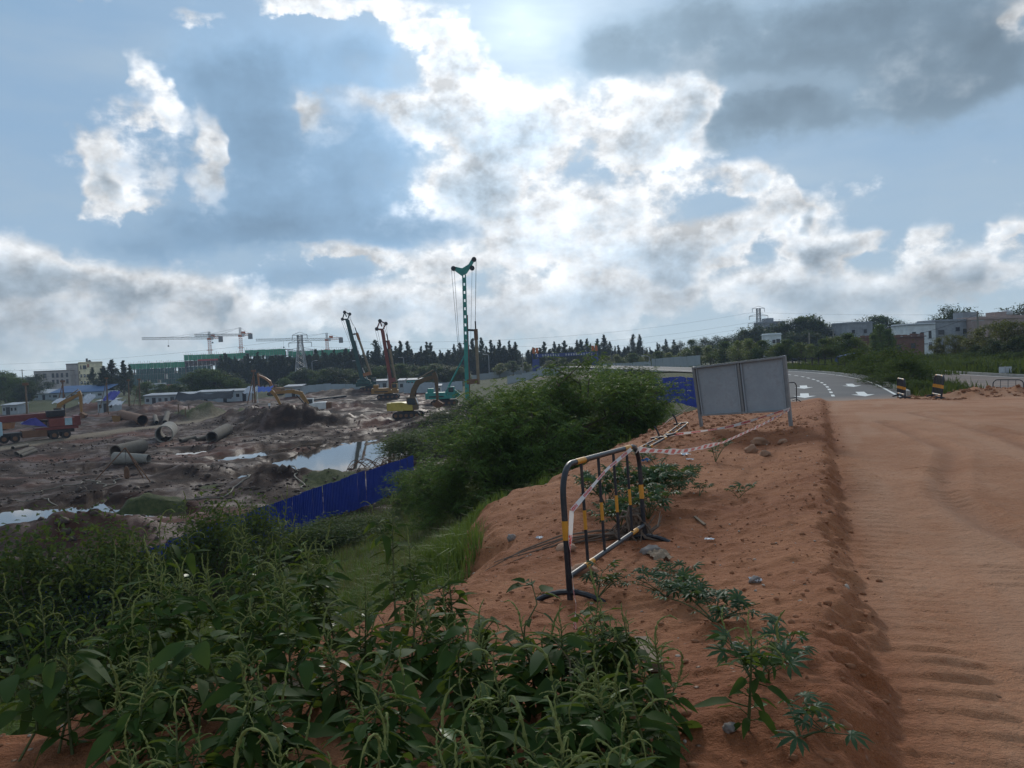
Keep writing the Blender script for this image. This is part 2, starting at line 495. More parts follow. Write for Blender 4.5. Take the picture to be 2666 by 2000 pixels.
# heaps on the pit floor: (pixel of the foot's middle, half width m, half depth m, height m)
HEAPS = [((760, 1118), 6.5, 4.5, 3.1), ((560, 1092), 7.5, 5, 2.8), ((660, 1096), 5, 4, 2.0), ((700, 1262), 2.6, 2.0, 1.0),
         ((90, 1405), 5.0, 1.3, 0.75), ((250, 1395), 3.5, 1.3, 0.8), ((850, 1252), 5.0, 1.6, 0.6), ((985, 1236), 3.5, 1.5, 0.45), ((980, 1108), 8, 3, 0.9),
         ((400, 1075), 8, 5, 1.6), ((250, 1068), 7, 4, 1.8), ((1150, 1110), 6, 3, 1.4), ((520, 1235), 3, 1.6, 0.7), ((930, 1065), 9, 5, 1.5),
         ((120, 1030), 16, 8, 2.0), ((880, 1030), 12, 6, 1.6), ((60, 1062), 12, 6, 1.4), ((350, 1320), 3.2, 1.4, 0.7), ((450, 1290), 2.5, 1.5, 0.6),
         ((1090, 1118), 7, 2.5, 0.6), ((330, 1108), 4, 2, 0.8), ((470, 1060), 10, 5, 1.5)]
HEAPS = [(*gxy(*p), a, b, h) for p, a, b, h in HEAPS]
# hollows that hold water: (pixel, half width, half depth)
HOLLOWS = [((890, 1182), 6.2, 11.5), ((1020, 1170), 5.0, 11.0), ((770, 1222), 5.0, 3.8), ((690, 1172), 2.6, 5.0), ((625, 1184), 2.8, 3.0), ((500, 1172), 2.2, 3.2),
           ((110, 1330), 5.2, 4.2), ((5, 1345), 5.0, 4.6), ((275, 1290), 1.0, 1.6), ((425, 1333), 2.8, 1.5), ((930, 1142), 2.2, 2.6), ((230, 1215), 1.5, 1.5),
           ((805, 1152), 1.8, 2.6), ((430, 1228), 2.2, 2.0), ((1070, 1155), 2.6, 4.0)]
HOLLOWS = [(*gxy(*p), a, b) for p, a, b in HOLLOWS]
PATH = [gxy(u, v) for u, v in ((-60, 1178), (0, 1172), (110, 1152), (220, 1137), (330, 1122), (440, 1110), (560, 1095), (700, 1076), (780, 1066))]
WATER_Z = -0.30

def height(x, y):
    x = np.asarray(x, float); y = np.asarray(y, float)
    R = road_z(y)
    s = edge_s(x, y)
    near = np.clip(1 - np.hypot(x, y) / 60.0, 0, 1)
    sj = s + 0.45 * fbm(x / 2.2, y / 2.2, 3, 11) * (0.3 + near)                       # ragged edge of the bank
    f = np.interp(sj, [-19, -16.5, -8, -1.5, -0.45, 0.15, 0.9], [0, 0.03, 0.40, 0.76, 0.90, 0.97, 1.0])
    top = R.copy()
    # mound between the driven road and the edge
    b = (x - berm_x(y)) * 0.928
    on = sstep(0.10, -0.22, b + 0.16 * fbm(x / 0.7, y / 0.7, 3, 20) + 0.09 * fbm(x / 0.17, y / 0.17, 2, 19)) * sstep(48, 36, y)
    top = top + on * (0.17 * sstep(-1.6, -0.2, b) + 0.055 * fbm(x / 1.3, y / 1.3, 4, 21) + 0.055 * ridged(x / 0.42, y / 0.42, 3, 23) * near + 0.05 * np.maximum(fbm(x / 0.22, y / 0.22, 2, 25), 0) * near)
    top = top + on * 0.18 * np.exp(-((x - 6.2) / 1.6) ** 2 - ((y - 19.6) / 2.2) ** 2)
    top = top + on * 0.35 * np.exp(-((x - 6.0 - (y - 25) * .4) / 1.1) ** 2 - ((y - 26) / 5) ** 2)
    # driven dirt road: ruts and the rough ridge where it meets the asphalt
    rd = (1 - on) * sstep(46, 38, y)
    top = top + rd * (0.012 * fbm(x / 3.0, y / 3.0, 2, 31) + 0.012 * fbm(x / 0.35, y / 0.35, 3, 33) * near)
    al = (x * 0.371 + y * 0.928); ac = b
    tread = sstep(-.35, .25, np.sin(2 * np.pi * al / 0.24 + 1.6 * fbm(x / 0.9, y / 0.9, 2, 35)))
    jt = 0.12 * fbm(x / 0.4, y / 0.4, 2, 38); band = sstep(0.06, 0.12, ac + jt) * sstep(0.62, 0.52, ac + jt) + 0.8 * sstep(0.95, 1.02, ac + jt) * sstep(1.55, 1.45, ac + jt) * sstep(0.05, 0.2, fbm(x / 1.5, y / 1.5, 2, 37))
    top = top + rd * near * 0.032 * tread * band * (0.35 + 0.65 * sstep(-0.2, 0.2, fbm(x / 0.8, y / 2.5, 2, 36)))
    for rut, wd, dp in RUTS:
        dd = seg_dist(x, y, rut)
        top = top + rd * (-dp * np.exp(-(dd / wd) ** 2) + dp * 0.7 * np.exp(-((dd - wd * 2.1) / (wd * 0.8)) ** 2))
    rg = np.exp(-((y - 38.6 + 0.05 * (x - 25)) / 1.5) ** 2) * sstep(20.8, 23, x) * sstep(-0.35, 0.15, fbm(x / 2.4, y / 2.4, 2, 41))
    top = top + 0.55 * rg * (0.6 + 0.8 * np.abs(fbm(x / 1.2, y / 1.2, 3, 43)))
    top = top + 0.25 * np.exp(-((y - 36.5) / 1.2) ** 2) * sstep(14, 16, x) * sstep(21, 19, x) * 0.35
    # ground beside and beyond the roads lies under the asphalt
    far_r = sstep(40, 44, y) * sstep(-2, 2, s)
    top = top - 0.10 * far_r
    # pit floor
    d = np.hypot(x, y)
    amp = np.interp(d, [20, 60, 140, 260, 420], [0.20, 0.38, 0.44, 0.22, 0.05])
    pit = amp * (1.1 * fbm(x / 7.0, y / 9.0, 4, 51) + 0.95 * ridged(x / 2.6, y / 3.2, 4, 55) - 0.40)
    hn = 1 + 0.55 * fbm(x / 2.0, y / 2.0, 4, 57); wn = 0.55 * fbm(x / 2.2, y / 2.2, 3, 61)
    for hx, hy, a, bb, hh in HEAPS:
        q = ((x - hx) / a) ** 2 + ((y - hy) / bb) ** 2
        k = np.exp(-q) ** 1.0
        pit = pit + hh * k * hn
    hol = np.zeros_like(pit)
    for hx, hy, a, bb in HOLLOWS:
        q = ((x - hx) / a) ** 2 + ((y - hy) / bb) ** 2 + wn
        hol = np.maximum(hol, sstep(1.45, 0.65, q))
    pit = pit * (1 - 0.85 * hol) - 0.62 * hol
    dp = seg_dist(x, y, PATH)
    onp = sstep(3.6, 1.8, dp)
    pit = pit * (1 - 0.85 * onp) + 0.22 * onp
    slope_b = 0.10 * fbm(x / 2.0, y / 2.0, 4, 71) * sstep(-20, -15, s) * sstep(1, -1, s)
    z = pit * (1 - f) * sstep(0.75, 0.2, f) + top * f + slope_b
    return z
_rb = lambda a, b: (0.22 + 0.4 * a + b, a)
RUTS = [([(4.8, 6.0), (5.0, 8.0), (5.6, 10.0), (6.9, 12.2), (8.3, 14.5), (9.4, 18), (10.6, 22)], 0.15, 0.045),
        ([(7.5, 6.0), (7.4, 8.2), (8.0, 10.5), (9.3, 13.2), (10.6, 16.5), (12.0, 21), (13.5, 26)], 0.16, 0.045),
        ([(9.6, 9.0), (9.9, 11.2), (10.5, 13.5), (11.2, 17), (11.8, 22)], 0.14, 0.035),
        ([(2.6, 3.8), (3.4, 4.3), (4.6, 4.4), (6.2, 4.3)], 0.06, 0.018),
        ([(2.4, 2.9), (3.2, 3.4), (4.2, 3.5), (5.4, 3.5)], 0.06, 0.018)]
def hz(x, y): return float(height(np.array([float(x)]), np.array([float(y)]))[0])
def on_ground(u, v, z0=0.0, it=6):
    """march a pixel's ray until it meets the ground"""
    d = ray(u, v)
    t = np.concatenate([np.linspace(2, 60, 800), np.linspace(60.2, 420, 900)])
    hh = height(d.x * t, t); zz = CAM_Z + d.z * t
    k = np.argmax(zz <= hh)
    tt = t[k] if zz[k] <= hh[k] else 400.0
    return Vector((d.x * tt, tt, hz(d.x * tt, tt)))

# ------------------------------------------------------------------ ground sheet
def ground_sheet():
    a1 = np.linspace(-0.74, 0.74, 520)
    aw = np.concatenate([np.linspace(-2.2, -0.76, 60), a1, np.linspace(0.76, 2.2, 60)])
    rr = [0.7]
    while rr[-1] < 46: rr.append(rr[-1] * (1.0052 if 2.6 < rr[-1] < 15 else 1.0088))
    while rr[-1] < 260: rr.append(rr[-1] * 1.0105)
    while rr[-1] < 3000: rr.append(rr[-1] * 1.06)
    rr = np.array([0.02] + rr)
    A, Rr = np.meshgrid(aw, rr, indexing='xy')
    X = Rr * np.sin(A); Y = Rr * np.cos(A)
    Z = height(X, Y)
    nr, na = X.shape
    V = np.stack([X, Y, Z], -1).reshape(-1, 3)
    i = np.arange(nr - 1)[:, None] * na + np.arange(na - 1)[None, :]
    F = np.stack([i, i + 1, i + 1 + na, i + na], -1).reshape(-1, 4)
    # what the soil is: red dirt / overgrown / trodden path / driven road
    s = edge_s(X, Y); b = (X - berm_x(Y)) * 0.928
    n3 = fbm(X / 3, Y / 3, 3, 81)
    dirt = sstep(-0.95, -0.35, s + 0.5 * n3 + 0.35 * fbm(X / .9, Y / .9, 2, 83)) * sstep(47, 42, Y)
    grass = sstep(-0.3, -1.0, s + 0.5 * n3) * sstep(-20, -17.5, s + n3)
    grass = np.maximum(grass, sstep(42, 46, Y) * sstep(-1, 1, s))
    dist = np.hypot(X, Y)
    grass = np.maximum(grass, sstep(205, 225, dist + 10 * n3))
    hx, hy = HEAPS[1][0], HEAPS[1][1]
    grass = np.maximum(grass, 0.9 * sstep(1.3, 0.6, ((X - hx - 2) / 8.5) ** 2 + ((Y - hy) / 5.5) ** 2 + 0.5 * n3))
    for u, v, w in ((860, 1262, 2.5), (330, 1340, 2.2), (560, 1265, 1.5), (420, 1318, 2.0)):
        px, py = gxy(u, v)
        grass = np.maximum(grass, 0.9 * sstep(1.2, 0.7, ((X - px) / w) ** 2 + ((Y - py) / w) ** 2 + n3))
    path = sstep(3.4, 2.2, seg_dist(X, Y, PATH) + 0.6 * n3)
    road = sstep(-0.1, 0.5, b + 0.15 * n3) * sstep(47, 42, Y)
    zone = np.stack([dirt, grass, path, road], -1).reshape(-1, 4)
    trk = np.zeros_like(X)
    for rut, wd, dp in RUTS:
        dd = seg_dist(X, Y, rut); trk = np.maximum(trk, np.exp(-(dd / (wd * 1.3)) ** 2))
    dust = sstep(-.05, .35, fbm((X * .928 - Y * .371) / 0.9, (X * .371 + Y * .928) / 6.0, 3, 87))
    wear = np.stack([trk, dust, np.zeros_like(X), np.ones_like(X)], -1).reshape(-1, 4)
    m, N, out = new_mat('ground')
    at_ = N.n.new('ShaderNodeAttribute'); at_.attribute_name = 'zone'
    zr, zg, zb = N.n.new('ShaderNodeSeparateColor'), None, None
    N.l.new(at_.outputs['Color'], zr.inputs[0])
    zR, zG, zB = zr.outputs[0], zr.outputs[1], zr.outputs[2]; zA = at_.outputs['Alpha']
    g = N.n.new('ShaderNodeNewGeometry'); P = g.outputs['Position']
    nA = N.noise(P, 0.35, 5, 0.6); nB = N.noise(P, 2.6, 5, 0.65); nC = N.noise(P, 17.0, 4, 0.7); nD = N.noise(P, 0.08, 3, 0.5); nE = N.noise(P, 70.0, 3, 0.7)
    # stones and clods
    vo = N.n.new('ShaderNodeTexVoronoi'); vo.feature = 'F1'; vo.inputs['Scale'].default_value = 14.0; N.l.new(P, vo.inputs['Vector'])
    peb = N.rng(vo.outputs['Distance'], 0.05, 0.22, 1.0, 0.0)
    vc = N.n.new('ShaderNodeSeparateColor'); N.l.new(vo.outputs['Color'], vc.inputs[0])
    peb = N.math('MULTIPLY', peb, N.rng(vc.outputs[0], 0.80, 0.9))
    mud = N.mix(N.rng(nA, 0.35, 0.68), (0.019, 0.010, 0.007), (0.072, 0.036, 0.022))
    mud = N.mix(N.math('MULTIPLY', N.rng(nD, 0.5, 0.65), 0.8), mud, (0.105, 0.036, 0.022))
    mud = N.mix(N.math('MULTIPLY', N.rng(nB, 0.55, 0.8), 0.42), mud, (0.14, 0.09, 0.062))
    red = N.mix(N.rng(nA, 0.3, 0.7), (0.235, 0.080, 0.032), (0.39, 0.168, 0.080))
    red = N.mix(N.math('MULTIPLY', N.rng(nB, 0.5, 0.75), 0.5), red, (0.155, 0.045, 0.018))
    red = N.mix(N.math('MULTIPLY', N.rng(nC, 0.5, 0.72), 0.55), red, (0.17, 0.052, 0.02))
    red = N.mix(N.math('MULTIPLY', N.rng(nE, 0.56, 0.75), 0.5), red, (0.46, 0.22, 0.11))
    red = N.mix(N.math('MULTIPLY', peb, 0.8), red, (0.50, 0.38, 0.29))
    rdc = N.mix(N.rng(nA, 0.3, 0.7), (0.35, 0.155, 0.076), (0.46, 0.235, 0.132))
    rdc = N.mix(N.math('MULTIPLY', N.rng(nB, 0.45, 0.8), 0.35), rdc, (0.45, 0.27, 0.17))
    rdc = N.mix(N.math('MULTIPLY', N.rng(nC, 0.48, 0.72), 0.55), rdc, (0.25, 0.092, 0.042))
    aw_ = N.n.new('ShaderNodeAttribute'); aw_.attribute_name = 'wear'; ws = N.n.new('ShaderNodeSeparateColor'); N.l.new(aw_.outputs['Color'], ws.inputs[0])
    rdc = N.mix(N.math('MULTIPLY', ws.outputs[1], 0.40), rdc, (0.46, 0.27, 0.17))
    rdc = N.mix(N.math('MULTIPLY', ws.outputs[0], 0.35), rdc, (0.24, 0.10, 0.052))
    red = N.mix(zA, red, rdc)
    grn = N.mix(N.rng(nB, 0.3, 0.7), (0.030, 0.042, 0.012), (0.075, 0.080, 0.028))
    pth = N.mix(N.rng(nB, 0.3, 0.7), (0.17, 0.13, 0.085), (0.28, 0.225, 0.16))
    c = N.mix(zR, mud, red)
    c = N.mix(N.rng(N.math('ADD', zG, N.math('MULTIPLY_ADD', nC, 0.5, -0.25)), 0.3, 0.7), c, grn)
    c = N.mix(N.math('MULTIPLY', zB, 0.85), c, pth)
    h = N.math('ADD', N.math('MULTIPLY', nB, 0.6), N.math('ADD', N.math('MULTIPLY', nC, 0.34), N.math('MULTIPLY_ADD', nE, 0.12, N.math('MULTIPLY', peb, 0.25))))
    wet = N.math('MULTIPLY', N.math('SUBTRACT', 1.0, N.math('MAXIMUM', zR, N.math('MAXIMUM', zG, zB))), N.rng(nA, 0.46, 0.60))
    rough = N.math('MULTIPLY_ADD', wet, -0.38, 0.94)
    principled(N, out, c, rough, 0.0, h, 0.95, 0.12, 0.2)
    o = np_mesh('ground', V, F, m, smooth=True, attr={'zone': zone, 'wear': wear})
    return tag(o, 'orange dirt bank sloping down to the dark muddy building pit', kind='structure')
GROUND = ground_sheet()

# standing water in the hollows
def water():
    m, N, out = new_mat('puddle_water')
    g = N.n.new('ShaderNodeNewGeometry')
    n = N.noise(g.outputs['Position'], 5.0, 3, 0.5)
    principled(N, out, (0.075, 0.052, 0.034), 0.03, 0.0, n, 0.05, 0.01, 1.0)
    seen = []
    for hx, hy, a, b in HOLLOWS:
        seen.append((hx, hy, a, b))
    groups = [[0, 1, 2, 10, 12, 14], [3, 4], [5], [6, 7], [8], [9], [11], [13]]
    for gi in groups:
        x0 = min(seen[i][0] - seen[i][2] * 1.7 for i in gi); x1 = max(seen[i][0] + seen[i][2] * 1.7 for i in gi)
        y0 = min(seen[i][1] - seen[i][3] * 1.7 for i in gi); y1 = max(seen[i][1] + seen[i][3] * 1.7 for i in gi)
        mb = MB(); mb.add([(x0, y0, WATER_Z), (x1, y0, WATER_Z), (x1, y1, WATER_Z), (x0, y1, WATER_Z)], [(0, 1, 2, 3)]); mb.v = [(q[0], q[1], WATER_Z - .006 * groups.index(gi)) for q in mb.v]
        tag(mb.build('puddle', m), kind='structure')
water()

# ================================================================== roads
ORD = ['first', 'second', 'third', 'fourth', 'fifth', 'sixth', 'seventh', 'eighth', 'ninth', 'tenth', 'eleventh', 'twelfth', 'thirteenth',
       'fourteenth', 'fifteenth', 'sixteenth', 'seventeenth', 'eighteenth', 'nineteenth', 'twentieth']
_tens = ['', '', 'twenty', 'thirty', 'forty', 'fifty', 'sixty', 'seventy', 'eighty', 'ninety']
def ordinal(i):
    """0 -> first"""
    n = i + 1
    if n <= 20: return ORD[i]
    t, u = divmod(n, 10)
    return _tens[t][:-1] + 'ieth' if u == 0 else _tens[t] + '-' + ORD[u - 1]
ROAD_Z = 5.95
def road_pts(px): return [gp(u, v, ROAD_Z) for u, v in px]
def resample(pts, n):
    P = np.array([[p[0], p[1]] for p in pts]); d = np.concatenate([[0], np.cumsum(np.hypot(*np.diff(P, axis=0).T))])
    t = np.linspace(0, d[-1], n)
    return np.stack([np.interp(t, d, P[:, 0]), np.interp(t, d, P[:, 1])], 1)
def smooth_line(pts, n=60, it=6):
    P = resample(pts, n)
    for _ in range(it): P[1:-1] = (P[:-2] + 2 * P[1:-1] + P[2:]) / 4
    return P
def offset_line(P, d):
    T = np.gradient(P, axis=0); T /= np.linalg.norm(T, axis=1)[:, None]
    return P + np.stack([T[:, 1], -T[:, 0]], 1) * d        # positive = to the right of travel
def ribbon(name, A, B, z, mat, parent=None, thick=0.0):
    mb = MB(); n = len(A)
    for i in range(n - 1):
        q = [(A[i][0], A[i][1], z), (A[i + 1][0], A[i + 1][1], z), (B[i + 1][0], B[i + 1][1], z), (B[i][0], B[i][1], z)]
        mb.add(q, [(0, 1, 2, 3)])
    return mb.build(name, mat, parent)
def asphalt_mat(name, dusty):
    m, N, out = new_mat(name)
    g = N.n.new('ShaderNodeNewGeometry'); P = g.outputs['Position']
    n1 = N.noise(P, 0.4, 4, 0.6); n2 = N.noise(P, 40.0, 3, 0.7)
    c = N.mix(N.rng(n1, 0.3, 0.7), (0.040, 0.043, 0.048), (0.062, 0.065, 0.070))
    c = N.mix(N.math('MULTIPLY', n2, 0.3), c, (0.10, 0.10, 0.10))
    yy = N.sep(P)[1]
    du = N.math('ADD', N.rng(yy, 38.5, 44.0, 1.0, 0.0), N.math('MULTIPLY', N.rng(n1, 0.5, 0.75), 0.10 + dusty))
    du = N.math('ADD', du, dusty, clamp=True)
    c = N.mix(N.math('MULTIPLY', du, 0.8), c, (0.30, 0.19, 0.13))
    principled(N, out, c, 0.8, 0.0, n2, 0.3, 0.01)
    return m
RIGHT_LINE = smooth_line([(18.6, 35.5)] + [tuple(p[:2]) for p in road_pts([(2338, 1032), (2299, 1009), (2280, 1000), (2244, 988), (2207, 981), (2171, 975)])] + [(31.0, 82), (30.5, 95), (28.5, 112), (25.5, 130), (22, 150), (18, 170)], 90, 10)
m_asph, m_asph2 = asphalt_mat('asphalt', 0.0), asphalt_mat('asphalt_dusty', 0.45)
LEFT_EDGE = offset_line(RIGHT_LINE, -8.0)
RIGHT_EDGE = offset_line(RIGHT_LINE, 0.45)
ROAD = ribbon('asphalt_road', LEFT_EDGE, RIGHT_EDGE, ROAD_Z, m_asph)
tag(ROAD, 'dark asphalt road curving left beyond the dirt', kind='structure')
m_paint = M('road_paint', (0.78, 0.78, 0.74), 0.6, dirt=0.45, dirtcol=(0.30, 0.24, 0.19), scale=3, var=0.08)
LZ = ROAD_Z + 0.006
def mark(name, P, off, w, i0, i1, z=LZ):
    """painted stripe along the road between two stations"""
    seg = resample(P[i0:i1 + 1], max(3, (i1 - i0) * 2)) if i1 - i0 > 1 else P[i0:i1 + 1]
    a, b = offset_line(seg, off - w / 2), offset_line(seg, off + w / 2)
    return ribbon(name, a, b, z, m_paint, ROAD)
arc = np.concatenate([[0], np.cumsum(np.hypot(*np.diff(RIGHT_LINE, axis=0).T))])
def sub_line(P, s0, s1, n=5):
    t = np.linspace(s0, s1, n)
    return np.stack([np.interp(t, arc, P[:, 0]), np.interp(t, arc, P[:, 1])], 1)
def stripe(name, off, w, s0, s1, n=5):
    seg = sub_line(RIGHT_LINE, s0, s1, n + 2)
    full = offset_line(RIGHT_LINE, off)
    seg = sub_line(full, s0, s1, n)
    return ribbon(name, offset_line(seg, -w / 2), offset_line(seg, w / 2), LZ, m_paint, ROAD)
stripe('edge_line', 0.0, 0.16, 5.5, arc[-1] - 2, 70)
stripe('edge_line', -6.3, 0.16, 24.0, arc[-1] - 8, 60)
stripe('edge_line', -6.3, 0.24, 5.0, 11.5, 6)
for k in range(16):
    stripe('lane_dash', -3.2, 0.18, 6.8 + k * 3.1, 6.8 + k * 3.1 + 1.5, 3)
def arrow(off, s):
    full = offset_line(RIGHT_LINE, off)
    p0 = sub_line(full, s, s + 0.01, 2)[0]; p1 = sub_line(full, s + 1.0, s + 1.01, 2)[0]
    d = (p1 - p0) / np.linalg.norm(p1 - p0); r = np.array([d[1], -d[0]])
    out = []
    for a, b in ((0, 0), (1.7, 0.62), (1.7, 0.24), (4.2, 0.24), (4.2, -0.24), (1.7, -0.24), (1.7, -0.62)):
        q = p0 + d * a + r * b; out.append((q[0], q[1], LZ))
    mb = MB(); mb.add(out, [(0, 1, 2), (0, 2, 5), (0, 5, 6), (2, 3, 4, 5)])
    return mb.build('lane_arrow', m_paint, ROAD)
for off, s in ((-1.6, 6.4), (-4.7, 5.9), (-1.6, 16.2), (-4.7, 15.2)): arrow(off, s)
# kerb blocks along the right side of the road
m_kerb = M('kerb_concrete', (0.40, 0.385, 0.35), 0.85, dirt=0.5, dirtcol=(0.20, 0.15, 0.11), scale=2)
kerb = empty('kerb', (0, 0, 0)); tag(kerb, kind='structure')
kl = offset_line(RIGHT_LINE, 0.56)
for k in range(62):
    s0 = 6.8 + k * 1.02
    a, b = sub_line(kl, s0, s0 + 1.0, 2)
    hh = 0.30 if k < 26 else 0.22
    jz = 0.02 * math.sin(k * 2.3)
    mb = MB(); mb.bar((a[0], a[1], ROAD_Z + hh / 2 - 0.05 + jz), (b[0], b[1], ROAD_Z + hh / 2 - 0.05 - jz * .5), 0.2, hh)
    mb.build('kerb_stone', m_kerb, kerb)
# second carriageway to the right, half buried in dirt
r2a = smooth_line([(24, 38), (29.8, 52), (32.8, 63), (34.4, 72), (36.5, 90), (40, 130)], 40)
r2b = smooth_line([(37.5, 38), (36.6, 48), (36.0, 56), (36.9, 63), (38.4, 72.5), (42, 90), (48, 130)], 40)
ROAD2 = ribbon('second_carriageway', r2a, r2b, ROAD_Z - 0.002, m_asph2)
tag(ROAD2, 'dusty second carriageway on the right beyond the bushes', kind='structure')
ribbon('edge_line', offset_line(r2b, -0.55), offset_line(r2b, -0.40), ROAD_Z + 0.004, m_paint, ROAD2)
kerb2 = empty('kerb', (0, 0, 0)); tag(kerb2, kind='structure')
L2 = np.concatenate([[0], np.cumsum(np.hypot(*np.diff(r2b, axis=0).T))])
for k in range(46):
    s0 = 8 + k * 1.02
    t = np.array([s0, s0 + 1.0]); q = np.stack([np.interp(t, L2, r2b[:, 0]), np.interp(t, L2, r2b[:, 1])], 1)
    mb = MB(); mb.bar((q[0][0] + .12, q[0][1], ROAD_Z + 0.08), (q[1][0] + .12, q[1][1], ROAD_Z + 0.08), 0.2, 0.22)
    mb.build('kerb_stone', m_kerb, kerb2)

# ================================================================== barriers
m_blk = M('barrier_black', (0.018, 0.021, 0.028), 0.42, dirt=0.35, dirtcol=(0.16, 0.10, 0.065), scale=6, var=0.2, bump=0.06)
m_yel = M('barrier_yellow', (0.62, 0.27, 0.022), 0.45, dirt=0.35, dirtcol=(0.25, 0.12, 0.05), scale=6, var=0.15, bump=0.05)
def crowd_barrier(name, width=2.1, hgt=1.03, nbar=4, label=None, group=None, feet=True, r=0.0235, rb=0.0135, bands=True, cut=None):
    t = empty(name, (0, 0, 0), 0, label, 'barrier', group)
    rc = 0.24; pts = [(0, 0, 0.0), (0, 0, hgt * .35), (0, 0, hgt - rc)]
    for k in range(1, 7):
        a = math.pi / 2 * k / 6; pts.append((rc - rc * math.cos(a), 0, hgt - rc + rc * math.sin(a)))
    pts.append((width / 2, 0, hgt))
    for k in range(7):
        a = math.pi / 2 * k / 6; pts.append((width - rc + rc * math.sin(a), 0, hgt - rc + rc * math.cos(a)))
    pts += [(width, 0, hgt * .35), (width, 0, 0.0)]
    fr = MB().tube(pts, r, 12).build('frame', m_blk, t, True)
    lo = 0.20
    lr = MB().tube([(r * .8, 0, lo), (width - r * .8, 0, lo)], r * .92, 12).build('lower_rail', m_blk, t, True)
    if bands:
        for x0 in (0.14, 0.76):
            MB().tube([(width * x0, 0, hgt), (width * (x0 + .095), 0, hgt)], r + .0018, 12, False).build('reflective_band', m_yel, fr, True)
            MB().tube([(width * (x0 + .02), 0, lo), (width * (x0 + .115), 0, lo)], r * .92 + .0018, 12, False).build('reflective_band', m_yel, lr, True)
        for x in (0, width):
            MB().tube([(x, 0, hgt * .46), (x, 0, hgt * .60)], r + .0018, 12, False).build('reflective_band', m_yel, fr, True)
    for k in range(nbar):
        x = width * (k + 1) / (nbar + 1)
        b = MB().tube([(x, 0, lo), (x, 0, hgt)], rb, 8).build('bar', m_blk, t, True)
        if bands: MB().tube([(x, 0, hgt * .46), (x, 0, hgt * .61)], rb + .0016, 8, False).build('reflective_band', m_yel, b, True)
    if feet:
        for x in (0, width):
            pp = [(x, -0.27 + 0.54 * k / 8, 0.015 + 0.075 * (1 - ((k - 4) / 4) ** 2)) for k in range(9)]
            MB().tube(pp, r * .95, 8).build('foot', m_blk, t, True)
    return t
def place_between(t, p0, p1, tilt=0.0, roll=0.0):
    """x axis of the thing runs from p0 to p1; tilt leans its top to the side"""
    p0, p1 = Vector(p0), Vector(p1); x = (p1 - p0).normalized()
    up = Vector((0, 0, 1)); y = up.cross(x).normalized(); z = x.cross(y)
    Mx = Matrix((x, y, z)).transposed() @ Matrix.Rotation(tilt, 3, 'X')
    t.matrix_world = Matrix.Translation(p0) @ Mx.to_4x4()
b0 = at(1486, 1590, 5.75); b1 = at(1680, 1424, 8.0)
b0.z = hz(b0.x, b0.y) - 0.03; b1.z = hz(b1.x, b1.y) - 0.05
BAR1 = crowd_barrier('crowd_barrier', (b1 - b0).length, 1.04, 4, 'black and yellow steel crowd barrier standing on the orange bank')
place_between(BAR1, b0, b1, R_(-3.0))
# two fallen barriers end to end on the bank's edge
q0 = on_ground(*D(1352, 986)); q1 = on_ground(*D(1455, 925))
qd = (q1 - q0); qm = (q0 + q1) / 2
print('fallen', q0, q1, qd.length)
for (pa, pb, lab) in ((q0, q0 + qd * .49, 'black and yellow barrier fallen flat just behind the upright one'), (q0 + qd * .51, q1, 'fallen barrier with one curved foot sticking up near the grey board')):
    L = min((pb - pa).length, 2.4)
    pe = pa + (pb - pa).normalized() * L if lab.startswith('black') else pb
    ps = pa if lab.startswith('black') else pb - (pb - pa).normalized() * L
    t = crowd_barrier('crowd_barrier', L, 0.42, 2, lab, feet=not lab.startswith('black'))
    z = 0.10
    ps = Vector((ps.x, ps.y, hz(ps.x, ps.y) + z)); pe = Vector((pe.x, pe.y, hz(pe.x, pe.y) + z))
    place_between(t, ps, pe, R_(82))
# barriers at the far end of the dirt road, seen end on
def far_barrier(u, vb, depth, hgt, ang, lean, lab, width=1.6):
    p = at(u, vb, depth); p.z = hz(p.x, p.y)
    t = crowd_barrier('crowd_barrier', width, hgt, 5, lab, r=0.045, rb=0.03)
    d = Vector((p.x, p.y, 0)).normalized(); a = math.atan2(d.y, d.x) + ang
    q = Vector((math.cos(a), math.sin(a), 0)) * width
    place_between(t, p - q / 2, p + q / 2, lean)
    return t
far_barrier(2347, 1036, 40.2, 0.98, R_(12), R_(0), 'black and yellow barrier seen end on beside the road kerb')
far_barrier(2438, 1029, 38.5, 1.15, R_(14), R_(8), 'leaning black and yellow barrier between kerb and dirt ridge')
t = crowd_barrier('crowd_barrier', 1.5, 0.8, 3, 'thin black barrier frame half buried in the dirt ridge on the right', r=0.028, rb=0.014, bands=False)
p0 = at(2585, 1024, 42.5); p1 = at(2650, 1024, 41.5); p0.z = hz(p0.x, p0.y) - .1; p1.z = p0.z
place_between(t, p0, p1, R_(-4))
t = crowd_barrier('crowd_barrier', 1.8, 1.0, 2, 'dark barrier frame at the roadside just right of the grey board', r=0.026, rb=0.016, bands=False)
p0 = at(2005, 1045, 39); p1 = at(2094, 1040, 40); p0.z = hz(p0.x, p0.y); p1.z = hz(p1.x, p1.y)
place_between(t, p0, p1, R_(2))

